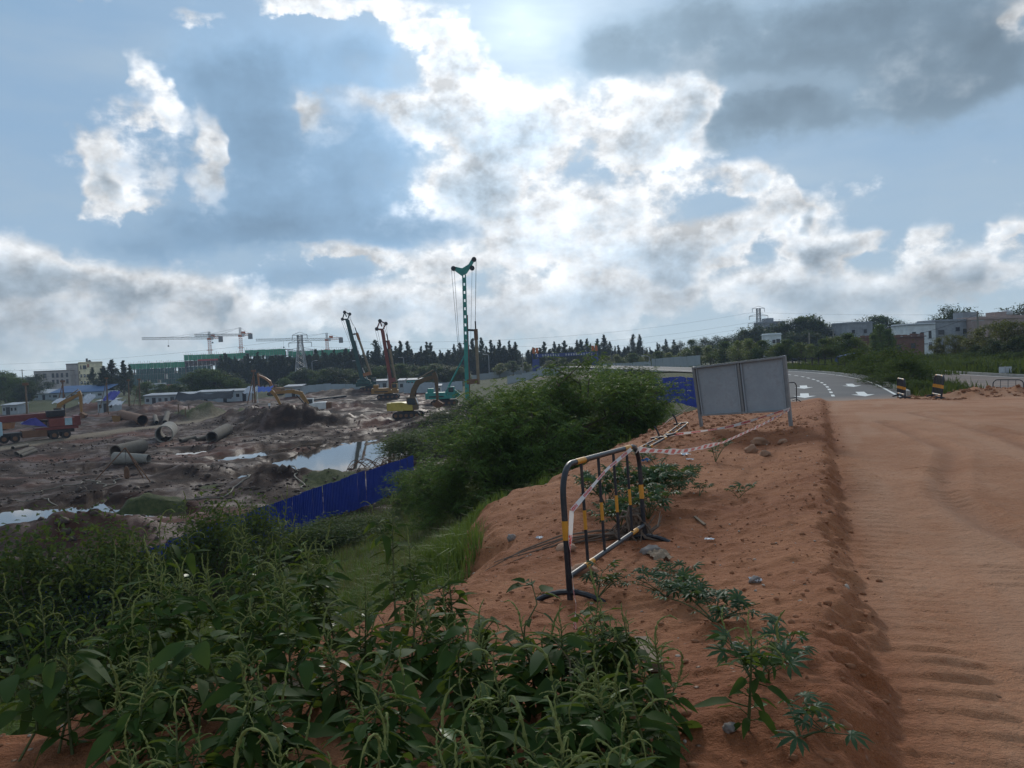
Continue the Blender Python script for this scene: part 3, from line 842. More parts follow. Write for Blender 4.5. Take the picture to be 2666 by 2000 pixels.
# ================================================================== grey board, seen from behind
m_zinc = M('board_sheet', (0.30, 0.335, 0.37), 0.55, 0.0, dirt=0.42, dirtcol=(0.20, 0.17, 0.145), scale=2.2, var=0.12, bump=0.05)
m_steel = M('board_steel', (0.24, 0.25, 0.26), 0.5, 0.3, dirt=0.4, dirtcol=(0.16, 0.10, 0.06), scale=4, var=0.15)
def board():
    lb, lt = at(1829, 1147, 20.4), at(1806, 958, 20.3)
    rb, rt = at(2061, 1137, 18.6), at(2042, 929, 18.55)
    lb.z = hz(lb.x, lb.y) - 0.15; rb.z = hz(rb.x, rb.y) - 0.15
    t = empty('notice_board', ((lb + rb) / 2), 0, 'grey two-panel board seen from behind on thin steel posts', 'board')
    inv = Matrix.Translation(-(lb + rb) / 2)
    L = lambda p: inv @ p
    ax = (rb - lb).normalized(); ay = Vector((0, 0, 1)).cross(ax).normalized()      # ay points away from the camera
    plb, prb = at(1823, 1081, 20.38), at(2055, 1068, 18.58)
    ctop, cbot = (lt + rt) / 2 + ax * .03, (plb + prb) / 2 + ax * .03
    for a, b in ((lb, lt), (rb, rt)):
        MB().bar(L(a), L(b + (b - a).normalized() * .03), 0.075, 0.075, up=ay).build('post', m_steel, t, bevel=.006)
    MB().bar(L(lt), L(rt), 0.05, 0.09, up=ay).build('top_rail', m_steel, t, bevel=.005)
    MB().bar(L(plb), L(prb), 0.05, 0.06, up=ay).build('bottom_rail', m_steel, t, bevel=.005)
    MB().bar(L(cbot), L(ctop), 0.06, 0.05, up=ay).build('middle_upright', m_steel, t, bevel=.005)
    for i, (a0, a1, c1, c0) in enumerate(((plb, cbot, ctop, lt), (cbot, prb, rt, ctop))):
        mb = MB(); mb.prism([L(p) + ay * 0.035 for p in (a0, a1, c1, c0)], ay, 0.02)
        pn = mb.build('panel', m_zinc, t)
    # folded edge strips inside the panels
    for (a0, a1, c1, c0) in ((plb, cbot, ctop, lt), (cbot, prb, rt, ctop)):
        for e0, e1 in ((a0, c0), (a1, c1)):
            s = (0.075 if e0 is a0 else -0.075)
            MB().bar(L(e0) + ax * s - ay * .0, L(e1) + ax * s, 0.035, 0.02, up=ay).build('edge_strip', m_zinc, t)
    MB().bar(L((rb + rt) / 2 * 1.0 + (rb - rt) * .36), L(rb + (rt - rb) * .02), 0.10, 0.02, up=ay).build('post_sleeve', m_steel, t)
    return lb, lt, rb, rt
BLB, BLT, BRB, BRT = board()

# ================================================================== red and white tape
def tape_mat():
    m, N, out = new_mat('warning_tape')
    a = N.n.new('ShaderNodeAttribute'); a.attribute_name = 'run'
    s = N.n.new('ShaderNodeSeparateColor'); N.l.new(a.outputs['Color'], s.inputs[0])
    x = s.outputs[0]; y = s.outputs[1]
    f = N.math('FRACT', N.math('MULTIPLY', x, 2.4))
    blk = N.rng(f, 0.42, 0.46, 0.0, 1.0)
    g = N.noise(N.comb(N.math('MULTIPLY', x, 60.0), N.math('MULTIPLY', y, 6.0), 0.0), 1.0, 2, 0.5)
    rag = N.rng(g, 0.35, 0.5)
    edge = N.rng(N.math('ABSOLUTE', N.math('SUBTRACT', y, 0.5)), 0.30, 0.36, 1.0, 0.25)
    col = N.mix(N.math('MULTIPLY', N.math('MULTIPLY', blk, rag), edge), (0.72, 0.69, 0.67), (0.55, 0.045, 0.035))
    p = principled(N, None, col, 0.35, 0.0, None, spec=0.5)
    tr = N.n.new('ShaderNodeBsdfTranslucent'); N.set(tr.inputs['Color'], col)
    mx = N.n.new('ShaderNodeMixShader'); mx.inputs[0].default_value = 0.4
    N.l.new(p.outputs[0], mx.inputs[1]); N.l.new(tr.outputs[0], mx.inputs[2]); N.l.new(mx.outputs[0], out.inputs['Surface'])
    return m
m_tape = tape_mat()
def tape(label, pts, width=0.07, sag=0.0, twist=0.6, n=70, seed=0):
    P = np.array([list(p) for p in pts]); d = np.concatenate([[0], np.cumsum(np.linalg.norm(np.diff(P, axis=0), axis=1))])
    t = np.linspace(0, d[-1], n); C = np.stack([np.interp(t, d, P[:, i]) for i in range(3)], 1)
    for _ in range(3): C[1:-1] = (C[:-2] + 2 * C[1:-1] + C[2:]) / 4
    u = t / d[-1]; C[:, 2] -= sag * 4 * u * (1 - u)
    T = np.gradient(C, axis=0); T /= np.linalg.norm(T, axis=1)[:, None]
    up = np.array([0, 0, 1.0]) if abs(T[n // 2][2]) < .8 else np.array([1.0, 0, 0])
    S = np.cross(T, up); S /= np.linalg.norm(S, axis=1)[:, None]; Nn = np.cross(S, T)
    a = 0.5 + twist * np.array([float(pnoise(np.array([q * 1.7]), np.array([seed * 3.1]), 5)[0]) * 2.2 for q in t])
    wv = width * (0.8 + 0.2 * np.cos(3 * t))
    W_ = (np.cos(a)[:, None] * Nn + np.sin(a)[:, None] * S) * (wv / 2)[:, None]
    V = np.concatenate([C - W_, C + W_]); i = np.arange(n - 1)
    F = np.stack([i, i + 1, i + 1 + n, i + n], 1)
    att = np.zeros((2 * n, 4)); att[:n, 0] = t; att[n:, 0] = t; att[n:, 1] = 1; att[:, 3] = 1
    o = np_mesh('warning_tape', V, F, m_tape, smooth=True, attr={'run': att})
    return tag(o, label, 'tape')
def on_bar(f, h=1.04, side=0.0):
    """point on the upright barrier: f along it, h up"""
    return BAR1.matrix_world @ Vector(((b1 - b0).length * f, -0.03 + side, h))
tape('long red and white tape strung from barrier corner to board post', [on_bar(.93, 1.0), at(1772, 1170, 10.2), at(1880, 1145, 12.8), at(1975, 1105, 15.8), BRB + (BRT - BRB) * .30 - Vector((0, .05, 0))], .085, 0.05, .35, 90, 1)
g0, g1 = on_ground(*D(1440, 950)), BRB + (BRT - BRB) * .32 - Vector((0, .06, 0))
tape('second paler tape slung low behind the long one', [g0 + Vector((0, 0, .1)), (g0 + g1) / 2 + Vector((0, 0, -.02)), g1], .075, 0.06, .4, 60, 2)
tape('tape stretched diagonally across the bars of the upright barrier', [on_bar(.80, 1.03, -.02), on_bar(.42, .92, -.03), on_bar(.0, .70, -.03)], .038, 0.0, .3, 40, 3)
h0 = on_bar(.0, .70, -.03)
tape('tape end hanging from the near barrier post to the ground', [h0, h0 + Vector((-.025, -.02, -.25)), h0 + Vector((-.01, -.05, -.62)), Vector((h0.x - .03, h0.y - .5, hz(h0.x, h0.y - .5) + .08)), Vector((h0.x - .08, h0.y - 1.0, hz(h0.x - .08, h0.y - 1.0) + .03))], .034, 0.0, .5, 50, 4)
tape('loose tape strand knotted on the low rail behind the barrier', [on_ground(*D(1395, 975)) + Vector((0, 0, .15)), on_ground(*D(1440, 940)) + Vector((0, 0, .35)), on_ground(*D(1492, 884)) + Vector((0, 0, .25))], .05, 0.03, .3, 40, 5)

# ================================================================== blue sheet fence at the foot of the bank
m_bluef = M('blue_sheet', (0.018, 0.050, 0.36), 0.45, 0.1, dirt=0.18, dirtcol=(0.06, 0.05, 0.06), scale=1.2, var=0.22, bump=0.03)
m_pole = M('galvanised', (0.30, 0.31, 0.32), 0.5, 0.5, dirt=0.3)
def corr_panel(w, h, n=6, depth=0.035):
    """trapezoid corrugated sheet standing on z = 0, width along x"""
    xs, ys = [], []
    for k in range(n):
        for f, d in ((0, 0), (.30, 0), (.42, 1), (.78, 1), (.90, 0)):
            xs.append(w * (k + f) / n); ys.append(d * depth)
    xs.append(w); ys.append(0)
    V = [(x, y, 0) for x, y in zip(xs, ys)] + [(x, y, h) for x, y in zip(xs, ys)]
    q = len(xs)
    mb = MB(); mb.add(V, [(i, i + 1, i + 1 + q, i + q) for i in range(q - 1)])
    mb.add([(x, y + .004, z) for x, y, z in V], [(i, i + 1, i + 1 + q, i + q) for i in range(q - 1)])
    return mb
def sheet_fence(name, label, pts, h, mat, pw=1.0, zoff=0.0, post=True, levels=None, jitter=0.03, n=6, seed=0, pmat=None):
    rr = random.Random(seed)
    P = np.array([[p[0], p[1]] for p in pts]); d = np.concatenate([[0], np.cumsum(np.hypot(*np.diff(P, axis=0).T))])
    cnt = int(d[-1] / pw)
    x0, y0 = P[0]
    root = empty(name, (x0, y0, hz(x0, y0)), 0, label, 'fence')
    base = corr_panel(pw * .995, h, n).build('panel', mat, root); me = base.data
    first = True
    pm = MB().box((0, 0.07, h / 2), (0.06, 0.06, h)).build('post', pmat or m_pole, root); pme = pm.data; pfirst = True
    for k in range(cnt):
        a = np.array([np.interp(k * pw, d, P[:, 0]), np.interp(k * pw, d, P[:, 1])]); b = np.array([np.interp((k + 1) * pw, d, P[:, 0]), np.interp((k + 1) * pw, d, P[:, 1])])
        z = hz(*a) if levels is None else float(np.interp(k, np.linspace(0, cnt, len(levels)), levels))
        o = base if first else bpy.data.objects.new('panel', me)
        if not first: link(o, root)
        first = False
        o.location = (a[0] - x0, a[1] - y0, z + zoff + rr.uniform(-jitter, jitter) - root.location.z)
        o.rotation_euler = (rr.uniform(-.02, .02), rr.uniform(-.012, .012), math.atan2(b[1] - a[1], b[0] - a[0]))
        if post and k % 3 == 0:
            q = pm if pfirst else bpy.data.objects.new('post', pme)
            if not pfirst: link(q, root)
            pfirst = False
            q.location = o.location; q.rotation_euler = o.rotation_euler
    return root
fl = [(-27.0, 9.0), (-21.5, 14.0), (-16.3, 24.6), (-8.1, 51.0), (-7.0, 54.5)]
sheet_fence('sheet_fence', 'long deep blue corrugated sheet fence along the foot of the bank', fl, 2.15, m_bluef, 1.0, -0.05, levels=[-.5, -.4, -.3, -.15, 0.0, 0.1, .1])
fr = [(11.5, 72.0), (12.2, 66), (12.6, 58.0), (12.3, 50), (11.2, 44)]
sheet_fence('sheet_fence', 'short blue sheet fence on the bank left of the grey board', fr, 2.0, m_bluef, 1.0, -0.05, levels=[4.5, 4.6, 4.9, 5.0, 5.0])

# ================================================================== plants
def rot_frame(d, up=None):
    d = d / np.linalg.norm(d)
    up = np.array([0, 0, 1.0]) if up is None else up
    s = np.cross(d, up); n = np.linalg.norm(s)
    s = np.array([1.0, 0, 0]) if n < 1e-6 else s / n
    return d, s, np.cross(s, d)
def rhombs(P, Dr, L, Wd, roll=None, bend=0.0, rng=RNG):
    """many small leaves as rhombic quads: base points P, directions Dr, lengths L, widths Wd"""
    n = len(P)
    Dr = Dr / np.maximum(np.linalg.norm(Dr, axis=1), 1e-9)[:, None]
    up = np.tile(np.array([0, 0, 1.0]), (n, 1)) + rng.normal(0, .35, (n, 3))
    S = np.cross(Dr, up); S /= np.maximum(np.linalg.norm(S, axis=1), 1e-9)[:, None]
    L = np.broadcast_to(np.asarray(L, float), (n,))[:, None]; Wd = np.broadcast_to(np.asarray(Wd, float), (n,))[:, None]
    mid = P + Dr * L * 0.45; tip = P + Dr * L; tip[:, 2] -= (bend * L)[:, 0]
    V = np.stack([P, mid + S * Wd / 2, tip, mid - S * Wd / 2], 1).reshape(-1, 3)
    F = np.arange(4 * n).reshape(n, 4)
    return V, F
class Acc:
    def __init__(s): s.V, s.F, s.n = [], [], 0
    def add(s, VF):
        V, F = VF; s.V.append(V); s.F.append(F + s.n); s.n += len(V)
    def mesh(s, name, mat, parent=None): return np_mesh(name, np.concatenate(s.V), np.concatenate(s.F), mat, parent)

m_am = leaf_mat('amaranth_leaf', (0.014, 0.038, 0.009), (0.052, 0.100, 0.022), 0.36, 0.7, 0.08, 1.2)
m_am_old = leaf_mat('amaranth_leaf_pale', (0.06, 0.12, 0.028), (0.14, 0.22, 0.055), 0.35, 0.45, 0.4, 1.2)
m_spike = leaf_mat('amaranth_flower', (0.13, 0.155, 0.045), (0.27, 0.29, 0.095), 0.2, 0.8, 0.2, 3.0)
m_stem = M('green_stem', (0.085, 0.11, 0.035), 0.6, dirt=0.4, dirtcol=(0.11, 0.06, 0.03), scale=8)
m_cas = leaf_mat('palmate_leaf', (0.022, 0.054, 0.026), (0.050, 0.105, 0.046), 0.28, 0.58, 0.2, 1.5)
m_wood = M('twig_bark', (0.11, 0.085, 0.06), 0.85, dirt=0.4, scale=5)

def leaf_mesh(name, L, Wd, droop, fold, petiole, mat, rows=6, wav=0.0, seed=0):
    """ovate leaf along +x with petiole, folded along the midrib and drooping"""
    rr = random.Random(seed); vs, fs = [], []
    ts = [k / rows for k in range(rows + 1)]
    def pos(x, y, z): return (x, y, z - droop * (x / (L + petiole)) ** 2 * L)
    for k, t in enumerate(ts):
        w = Wd / 2 * (math.sin(math.pi * t ** 0.72) ** 0.85 if 0 < t < 1 else 0.0) + 0.0005
        x = petiole + t * L
        jl, jr = rr.uniform(-wav, wav) * L, rr.uniform(-wav, wav) * L
        vs += [pos(x, w, fold * w + jl), pos(x, 0, 0), pos(x, -w, fold * w + jr)]
    for k in range(rows):
        b = 3 * k
        fs += [(b, b + 1, b + 4, b + 3), (b + 1, b + 2, b + 5, b + 4)]
    if petiole > 0:
        b = len(vs); r = 0.0022
        for x in (0, petiole):
            vs += [pos(x, r, 0), pos(x, -r, 0), pos(x, 0, -2 * r)]
        fs += [(b, b + 1, b + 4, b + 3), (b + 1, b + 2, b + 5, b + 4), (b + 2, b, b + 3, b + 5)]
    me = bpy.data.meshes.new(name); me.from_pydata(vs, [], fs); me.materials.append(mat)
    me.polygons.foreach_set('use_smooth', [True] * len(me.polygons))
    return me
AM_LEAVES = [leaf_mesh('leaf', L, Wd, dr, fo, pe, m_am, 6, .025, i) for i, (L, Wd, dr, fo, pe) in enumerate(
    ((.090, .042, .6, .35, .045), (.105, .050, .9, .25, .05), (.072, .033, .4, .45, .035), (.12, .052, 1.1, .2, .06), (.058, .022, .3, .5, .03), (.095, .036, .8, .55, .05)))]
AM_PALE = [leaf_mesh('leaf', .075, .038, .4, .4, .03, m_am_old, 6, .03, 11), leaf_mesh('leaf', .06, .026, .3, .3, .03, m_am_old, 6, .02, 12)]
def spike_mesh(L, curl, r, seed):
    rr = random.Random(seed); n = 15; pts, rad = [], []
    for k in range(n):
        t = k / (n - 1); a = curl * t * t
        pts.append((L * t * math.cos(a * .7) + rr.uniform(-1, 1) * .002, rr.uniform(-1, 1) * .002 + .01 * math.sin(3 * t), L * t * (0.18 - math.sin(a * .75) * .75)))
        rad.append(max(r * (0.75 + 0.25 * math.cos(k * 2.6) + rr.uniform(-.22, .22)) * (1 - .55 * t ** 2), .0012))
    mb = MB().tube(pts, rad, 6, True)
    for k in range(26):      # little bracts that roughen the outline
        i = rr.randrange(1, n - 1); p = Vector(pts[i]); a = rr.uniform(0, 6.28)
        d = Vector((rr.uniform(.2, .8), math.cos(a), math.sin(a))).normalized()
        q = p + d * (rad[i] * 1.9); s = d.cross(Vector((1, 0, 0))).normalized() * rad[i] * .55
        mb.add([p + s, p - s, q], [(0, 1, 2)])
    me_o = mb.build('flower_spike', m_spike); me = me_o.data
    bpy.data.objects.remove(me_o)
    return me
SPIKES = [spike_mesh(L, c, r, i) for i, (L, c, r) in enumerate(((.10, .7, .0048), (.14, 1.2, .005), (.08, .2, .0045), (.12, .5, .005), (.17, 1.7, .0056), (.065, .1, .0042), (.10, -.5, .0045)))]
def child(name, me, parent, loc, d, roll=0.0, sc=1.0):
    """place a shared mesh (its +x along d) under a plant"""
    o = bpy.data.objects.new(name, me)
    d = Vector(d).normalized(); up = Vector((0, 0, 1)); y = up.cross(d)
    y = y.normalized() if y.length > 1e-4 else Vector((0, 1, 0)); z = d.cross(y)
    Mx = Matrix((d, y, z)).transposed() @ Matrix.Rotation(roll, 3, 'X')
    o.matrix_local = Matrix.Translation(loc) @ Mx.to_4x4() @ Matrix.Diagonal((sc, sc, sc, 1))
    o.parent = parent; COL.objects.link(o)
    return o
def amaranth(base, h, seed, spikes=1.0, leafy=1.0, lsc=1.0):
    rr = random.Random(seed)
    t = empty('amaranth_weed', base, rr.uniform(0, 6.28), None, 'weed', 'tasselled weeds in the dark thicket')
    lean = Vector((rr.uniform(-.18, .18), rr.uniform(-.18, .18), 1)); cv = Vector((rr.uniform(-.12, .12), rr.uniform(-.12, .12), 0))
    axes = [([lean * (h * k / 7) + cv * (h * (k / 7) ** 2) for k in range(8)], h)]
    for k in range(rr.randint(1, 3)):        # side shoots
        f = rr.uniform(.25, .6); a = rr.uniform(0, 6.28); L = h * rr.uniform(.3, .5); i = int(f * 7)
        p = axes[0][0][i]; d = Vector((math.cos(a) * .55, math.sin(a) * .55, .8))
        axes.append(([p + d * (L * q / 4) + Vector((0, 0, .12 * L * (q / 4) ** 2)) for q in range(5)], L))
    mb = MB()
    for j, (pts, L) in enumerate(axes):
        n = len(pts); mb.tube(pts, [(.0075 if j == 0 else .0045) * (1 - .65 * k / (n - 1)) for k in range(n)], 6)
    mb.build('stem', m_stem, t, True)
    for j, (pts, L) in enumerate(axes):
        n = len(pts) - 1
        cnt = int((32 if j == 0 else 14) * leafy * rr.uniform(.8, 1.2))
        ph = rr.uniform(0, 6.28)
        for k in range(cnt):
            f = (.12 if j == 0 else .2) + (.84 - .14) * (k + rr.random()) / cnt
            f = min(f, .97); i = min(int(f * n), n - 1); p = pts[i].lerp(pts[i + 1], f * n - i)
            ph += 2.4; el_ = rr.uniform(-.25, .75)
            d = (math.cos(ph) * math.cos(el_), math.sin(ph) * math.cos(el_), math.sin(el_))
            me = rr.choice(AM_LEAVES) if rr.random() > .06 else rr.choice(AM_PALE)
            child('leaf', me, t, p, d, rr.uniform(-.6, .6), lsc * rr.uniform(.7, 1.5) * (1.2 - .45 * f))
        ns = int((12 if j == 0 else 5) * spikes * rr.uniform(.6, 1.3)); pl = rr.uniform(.20, .36); ph2 = rr.uniform(0, 6.28)
        tip = pts[-1]
        for k in range(ns):
            f = 1 - pl * (k + .3) / ns; i = min(int(f * n), n - 1); p = pts[i].lerp(pts[i + 1], f * n - i)
            ph2 += 2.4; a = ph2 + rr.uniform(-.4, .4); el_ = rr.uniform(.25, .75)
            child('flower_spike', rr.choice(SPIKES), t, p, (math.cos(a) * math.cos(el_), math.sin(a) * math.cos(el_), math.sin(el_)), rr.uniform(-.4, .4), rr.uniform(.7, 1.15) * (.55 + .6 * (k + .5) / ns) * (1 if j == 0 else .8))
        if ns: child('flower_spike', rr.choice(SPIKES), t, tip, (rr.uniform(-.3, .3), rr.uniform(-.3, .3), 1), 0, rr.uniform(.9, 1.5))
    return t
# (top of the plant in overview pixels, distance) for the thicket in the foreground
WEEDS = [(430, 1088, 5.2), (500, 1105, 4.9), (565, 1070, 5.4), (610, 1130, 5.0), (330, 1140, 4.8), (270, 1165, 5.0), (690, 1120, 4.9), (740, 1190, 4.6),
         (830, 1090, 5.3), (880, 1170, 4.9), (945, 1215, 4.7), (160, 1215, 4.9), (120, 1245, 4.6), (60, 1280, 4.4), (400, 1180, 4.2), (480, 1230, 4.0), (570, 1215, 4.1),
         (650, 1250, 3.8), (300, 1260, 3.9), (220, 1300, 3.7), (780, 1260, 3.9), (860, 1270, 3.7), (720, 1330, 3.4), (560, 1330, 3.3), (420, 1340, 3.4), (330, 1390, 3.1),
         (960, 1310, 3.6), (1010, 1300, 3.3), (1070, 1370, 3.2), (1130, 1330, 3.4), (1190, 1310, 3.5), (1260, 1290, 3.6), (1330, 1320, 3.4), (1400, 1345, 3.3), (1290, 1390, 3.0),
         (890, 1400, 2.9), (980, 1420, 2.75), (1100, 1440, 2.7), (1200, 1450, 2.7), (780, 1440, 2.7), (640, 1440, 2.8), (500, 1450, 2.75), (1330, 1460, 2.7), (1440, 1420, 2.9),
         (1050, 1520, 2.4), (1180, 1540, 2.4), (1300, 1540, 2.45), (900, 1530, 2.35), (740, 1560, 2.3), (1420, 1530, 2.6), (600, 1570, 2.35), (1010, 1610, 2.15), (1150, 1620, 2.15),
         (420, 1530, 2.6), (280, 1500, 2.8), (1620, 1545, 2.85), (180, 1480, 3.2), (780, 1620, 2.1), (1260, 1610, 2.2),
         (360, 1240, 4.4), (190, 1340, 4.1), (530, 1160, 4.6), (650, 1180, 4.5), (250, 1400, 3.4), (330, 1600, 2.4), (500, 1620, 2.2)]
weeds = []
for i, (x, y, dd) in enumerate(WEEDS):
    tp = at(*D(x, y - (22 if y < 1270 and x < 960 else 0)), dd)
    bx, by = tp.x + random.uniform(-.08, .08), tp.y + random.uniform(-.05, .1)
    gz = hz(bx, by); h = min(max(tp.z - gz - .06, .42), 1.75)
    left = x < 960
    sp = 1.15 if (left and y < 1300) else (.55 if random.random() < .6 else 1.2)
    leafy = 1.0 if not left else .95; lsc_ = 1.0
    if y > 1400: leafy *= .9
    if x > 1380: leafy *= .7; lsc_ = .7
    weeds.append((x, dd, amaranth((bx, by, gz - .02), h, 100 + i, sp, leafy, .95 if left else lsc_)))
m_brw = leaf_mat('broad_weed_leaf', (0.016, 0.042, 0.012), (0.058, 0.105, 0.026), 0.34, 0.65, 0.1, 1.0)
BRW = [leaf_mesh('leaf', .13, .085, .9, .2, .07, m_brw, 6, .03, 21), leaf_mesh('leaf', .10, .07, .6, .35, .06, m_brw, 6, .035, 22), leaf_mesh('leaf', .16, .095, 1.2, .15, .08, m_brw, 7, .03, 23)]
m_dead = M('dead_stalk', (0.20, 0.15, 0.09), .9, dirt=.4, scale=6)
FILL = [(250, 1560), (350, 1520), (450, 1580), (560, 1500), (660, 1540), (760, 1500), (850, 1590), (930, 1470), (1020, 1570), (1110, 1500), (1230, 1560), (1350, 1500), (680, 1420), (520, 1400), (380, 1440), (820, 1410), (1150, 1400), (1260, 1420), (150, 1600), (60, 1610), (300, 1340), (160, 1400), (600, 1330), (1420, 1590), (960, 1640), (560, 1640), (1060, 1450)]
fill = []
for i, (x, y) in enumerate(FILL):
    g0_ = on_ground(*D(x, min(y + 40, 1655))); rr_ = random.Random(700 + i)
    t = empty('broadleaf_weed', (g0_.x, g0_.y, g0_.z - .01), rr_.uniform(0, 6), None, 'weed', 'broad-leaved weeds low in the thicket')
    h = rr_.uniform(.28, .55); pts = [Vector((.05 * math.sin(k + i), .04 * math.cos(2 * k + i), h * k / 4)) for k in range(5)]
    MB().tube(pts, [.006, .006, .005, .004, .002], 5).build('stem', m_stem if i % 5 else m_dead, t, True)
    for k in range(rr_.randint(11, 17)):
        f = .15 + .85 * rr_.random(); j = min(int(f * 4), 3); a = rr_.uniform(0, 6.28); e = rr_.uniform(-.2, .7)
        child('leaf', rr_.choice(BRW), t, pts[j].lerp(pts[j + 1], f * 4 - j), (math.cos(a) * math.cos(e), math.sin(a) * math.cos(e), math.sin(e)), rr_.uniform(-.5, .5), rr_.uniform(.5, 1.0))
    fill.append((x, t))
for k, (x, t) in enumerate(sorted(fill, key=lambda q: q[0])): t['label'] = 'low broad-leaved weed, %s from the left under the tasselled weeds' % ordinal(k)
rows = {'front': [w for w in weeds if w[1] < 2.75], 'middle': [w for w in weeds if 2.75 <= w[1] < 3.9], 'back': [w for w in weeds if w[1] >= 3.9]}
for rn, lst in rows.items():
    for k, w in enumerate(sorted(lst, key=lambda q: q[0] )):
        w[2]['label'] = 'leafy weed with pale tassels, %s from the left in the thicket %s row' % (ordinal(k), rn)

# palmate-leaved plants on the orange bank
def palm_leaf(seed, n=7, L=.11, Wd=.024):
    rr = random.Random(seed); vs, fs = [], []
    for k in range(n):
        a = math.radians(-105 + 210 * k / (n - 1)); l = L * (1 - .35 * abs(k - (n - 1) / 2) / ((n - 1) / 2)) * rr.uniform(.9, 1.1)
        c, s_ = math.cos(a), math.sin(a); b = len(vs)
        for t, w in ((0, .12), (.35, .8), (.65, 1.0), (1, .02)):
            zz = -0.35 * l * t * t
            for q in (-1, 0, 1):
                x = l * t; y = q * w * Wd / 2
                vs.append((.13 + x * c - y * s_, x * s_ + y * c, zz + (abs(q) * w * .006)))
        for r in range(3):
            fs += [(b + 3 * r, b + 3 * r + 1, b + 3 * r + 4, b + 3 * r + 3), (b + 3 * r + 1, b + 3 * r + 2, b + 3 * r + 5, b + 3 * r + 4)]
    b = len(vs)
    for x in (0, .13): vs += [(x, .002, 0), (x, -.002, 0), (x, 0, -.004)]
    fs += [(b, b + 1, b + 4, b + 3), (b + 1, b + 2, b + 5, b + 4), (b + 2, b, b + 3, b + 5)]
    me = bpy.data.meshes.new('leaf'); me.from_pydata(vs, [], fs); me.materials.append(m_cas)
    me.polygons.foreach_set('use_smooth', [True] * len(me.polygons))
    return me
PALMS = [palm_leaf(1), palm_leaf(2, 7, .13, .028), palm_leaf(3, 5, .09, .022)]
def cassava(base, h, spread, nleaf, seed, label, group=None, ls=1.0):
    rr = random.Random(seed)
    t = empty('palmate_plant', base, 0, label, 'plant', group)
    mb = MB(); ends = []
    for k in range(max(2, nleaf // 7)):
        a = rr.uniform(0, 6.28); p0 = Vector((0, 0, 0)); d = Vector((math.cos(a) * spread, math.sin(a) * spread, h))
        pts = [p0 + d * (q / 4) + Vector((0, 0, .15 * h * math.sin(math.pi * q / 4))) for q in range(5)]
        mb.tube(pts, [.006 * (1 - .15 * q) for q in range(5)], 5); ends.append(pts)
    mb.build('stem', m_stem, t, True)
    for k in range(nleaf):
        pts = rr.choice(ends); f = rr.uniform(.3, 1.0); i = min(int(f * 4), 3); p = pts[i].lerp(pts[i + 1], f * 4 - i)
        a = rr.uniform(0, 6.28); e = rr.uniform(.0, .9)
        child('leaf', rr.choice(PALMS), t, p, (math.cos(a) * math.cos(e), math.sin(a) * math.cos(e), math.sin(e)), rr.uniform(-.4, .4), rr.uniform(.45, .85) * ls)
    return t
CAS = [(1310, 1085, .34, .30, 26, 'bushy palmate-leaved plant right behind the upright barrier bars'), (1375, 1070, .40, .34, 30, 'tall palmate-leaved plant behind the far post of the upright barrier'),
       (1430, 1075, .36, .36, 30, 'spreading palmate-leaved plant right of the upright barrier'), (1460, 1050, .28, .28, 22, 'low palmate-leaved plant at the right end of the clump behind the barrier'),
       (1400, 1110, .30, .30, 22, 'dark palmate-leaved plant in front of the clump behind the barrier'), (1340, 1125, .22, .26, 18, 'small palmate-leaved plant beside the dead roots'),
       (1440, 1275, .13, .26, 24, 'palmate-leaved plant on bare soil just right of the near barrier foot'), (1510, 1280, .12, .24, 20, 'low palmate-leaved plant, upper right one of the bare-soil pair'),
       (1545, 1345, .13, .26, 26, 'dark palmate-leaved plant, the lowest in the middle of the orange bank'), (1290, 1280, .16, .22, 12, 'small palmate-leaved plant beneath the lower barrier rail'),
       (1705, 1425, .10, .14, 9, 'small palmate-leaved plant near the dirt road edge'), (1730, 1580, .08, .12, 7, 'dusty palmate-leaved plant at the bottom near the road edge'),
       (1545, 985, .36, .26, 24, 'bushy plant at the foot of the left board post'), (1595, 1062, .12, .14, 8, 'tiny plant on bare soil below the grey board'),
       (1510, 1060, .14, .16, 8, 'tiny plant right of the clump behind the barrier'), (1420, 1000, .30, .30, 20, 'leafy plant where the fallen barrier lies'), (1380, 985, .24, .26, 14, 'leafy plant touching the end of the fallen barrier'),
       (1660, 1470, .12, .14, 7, 'tiny sprig on the soil beside the road edge')]
for i, (x, y, h, sp, nl, lab) in enumerate(CAS):
    p = on_ground(*D(x, y + 14))
    cassava((p.x, p.y, p.z - .01), h, sp, int(nl * (3.6 if i < 6 else 2.0)), 300 + i, lab, None, 1.35 if i < 6 else 1.0)

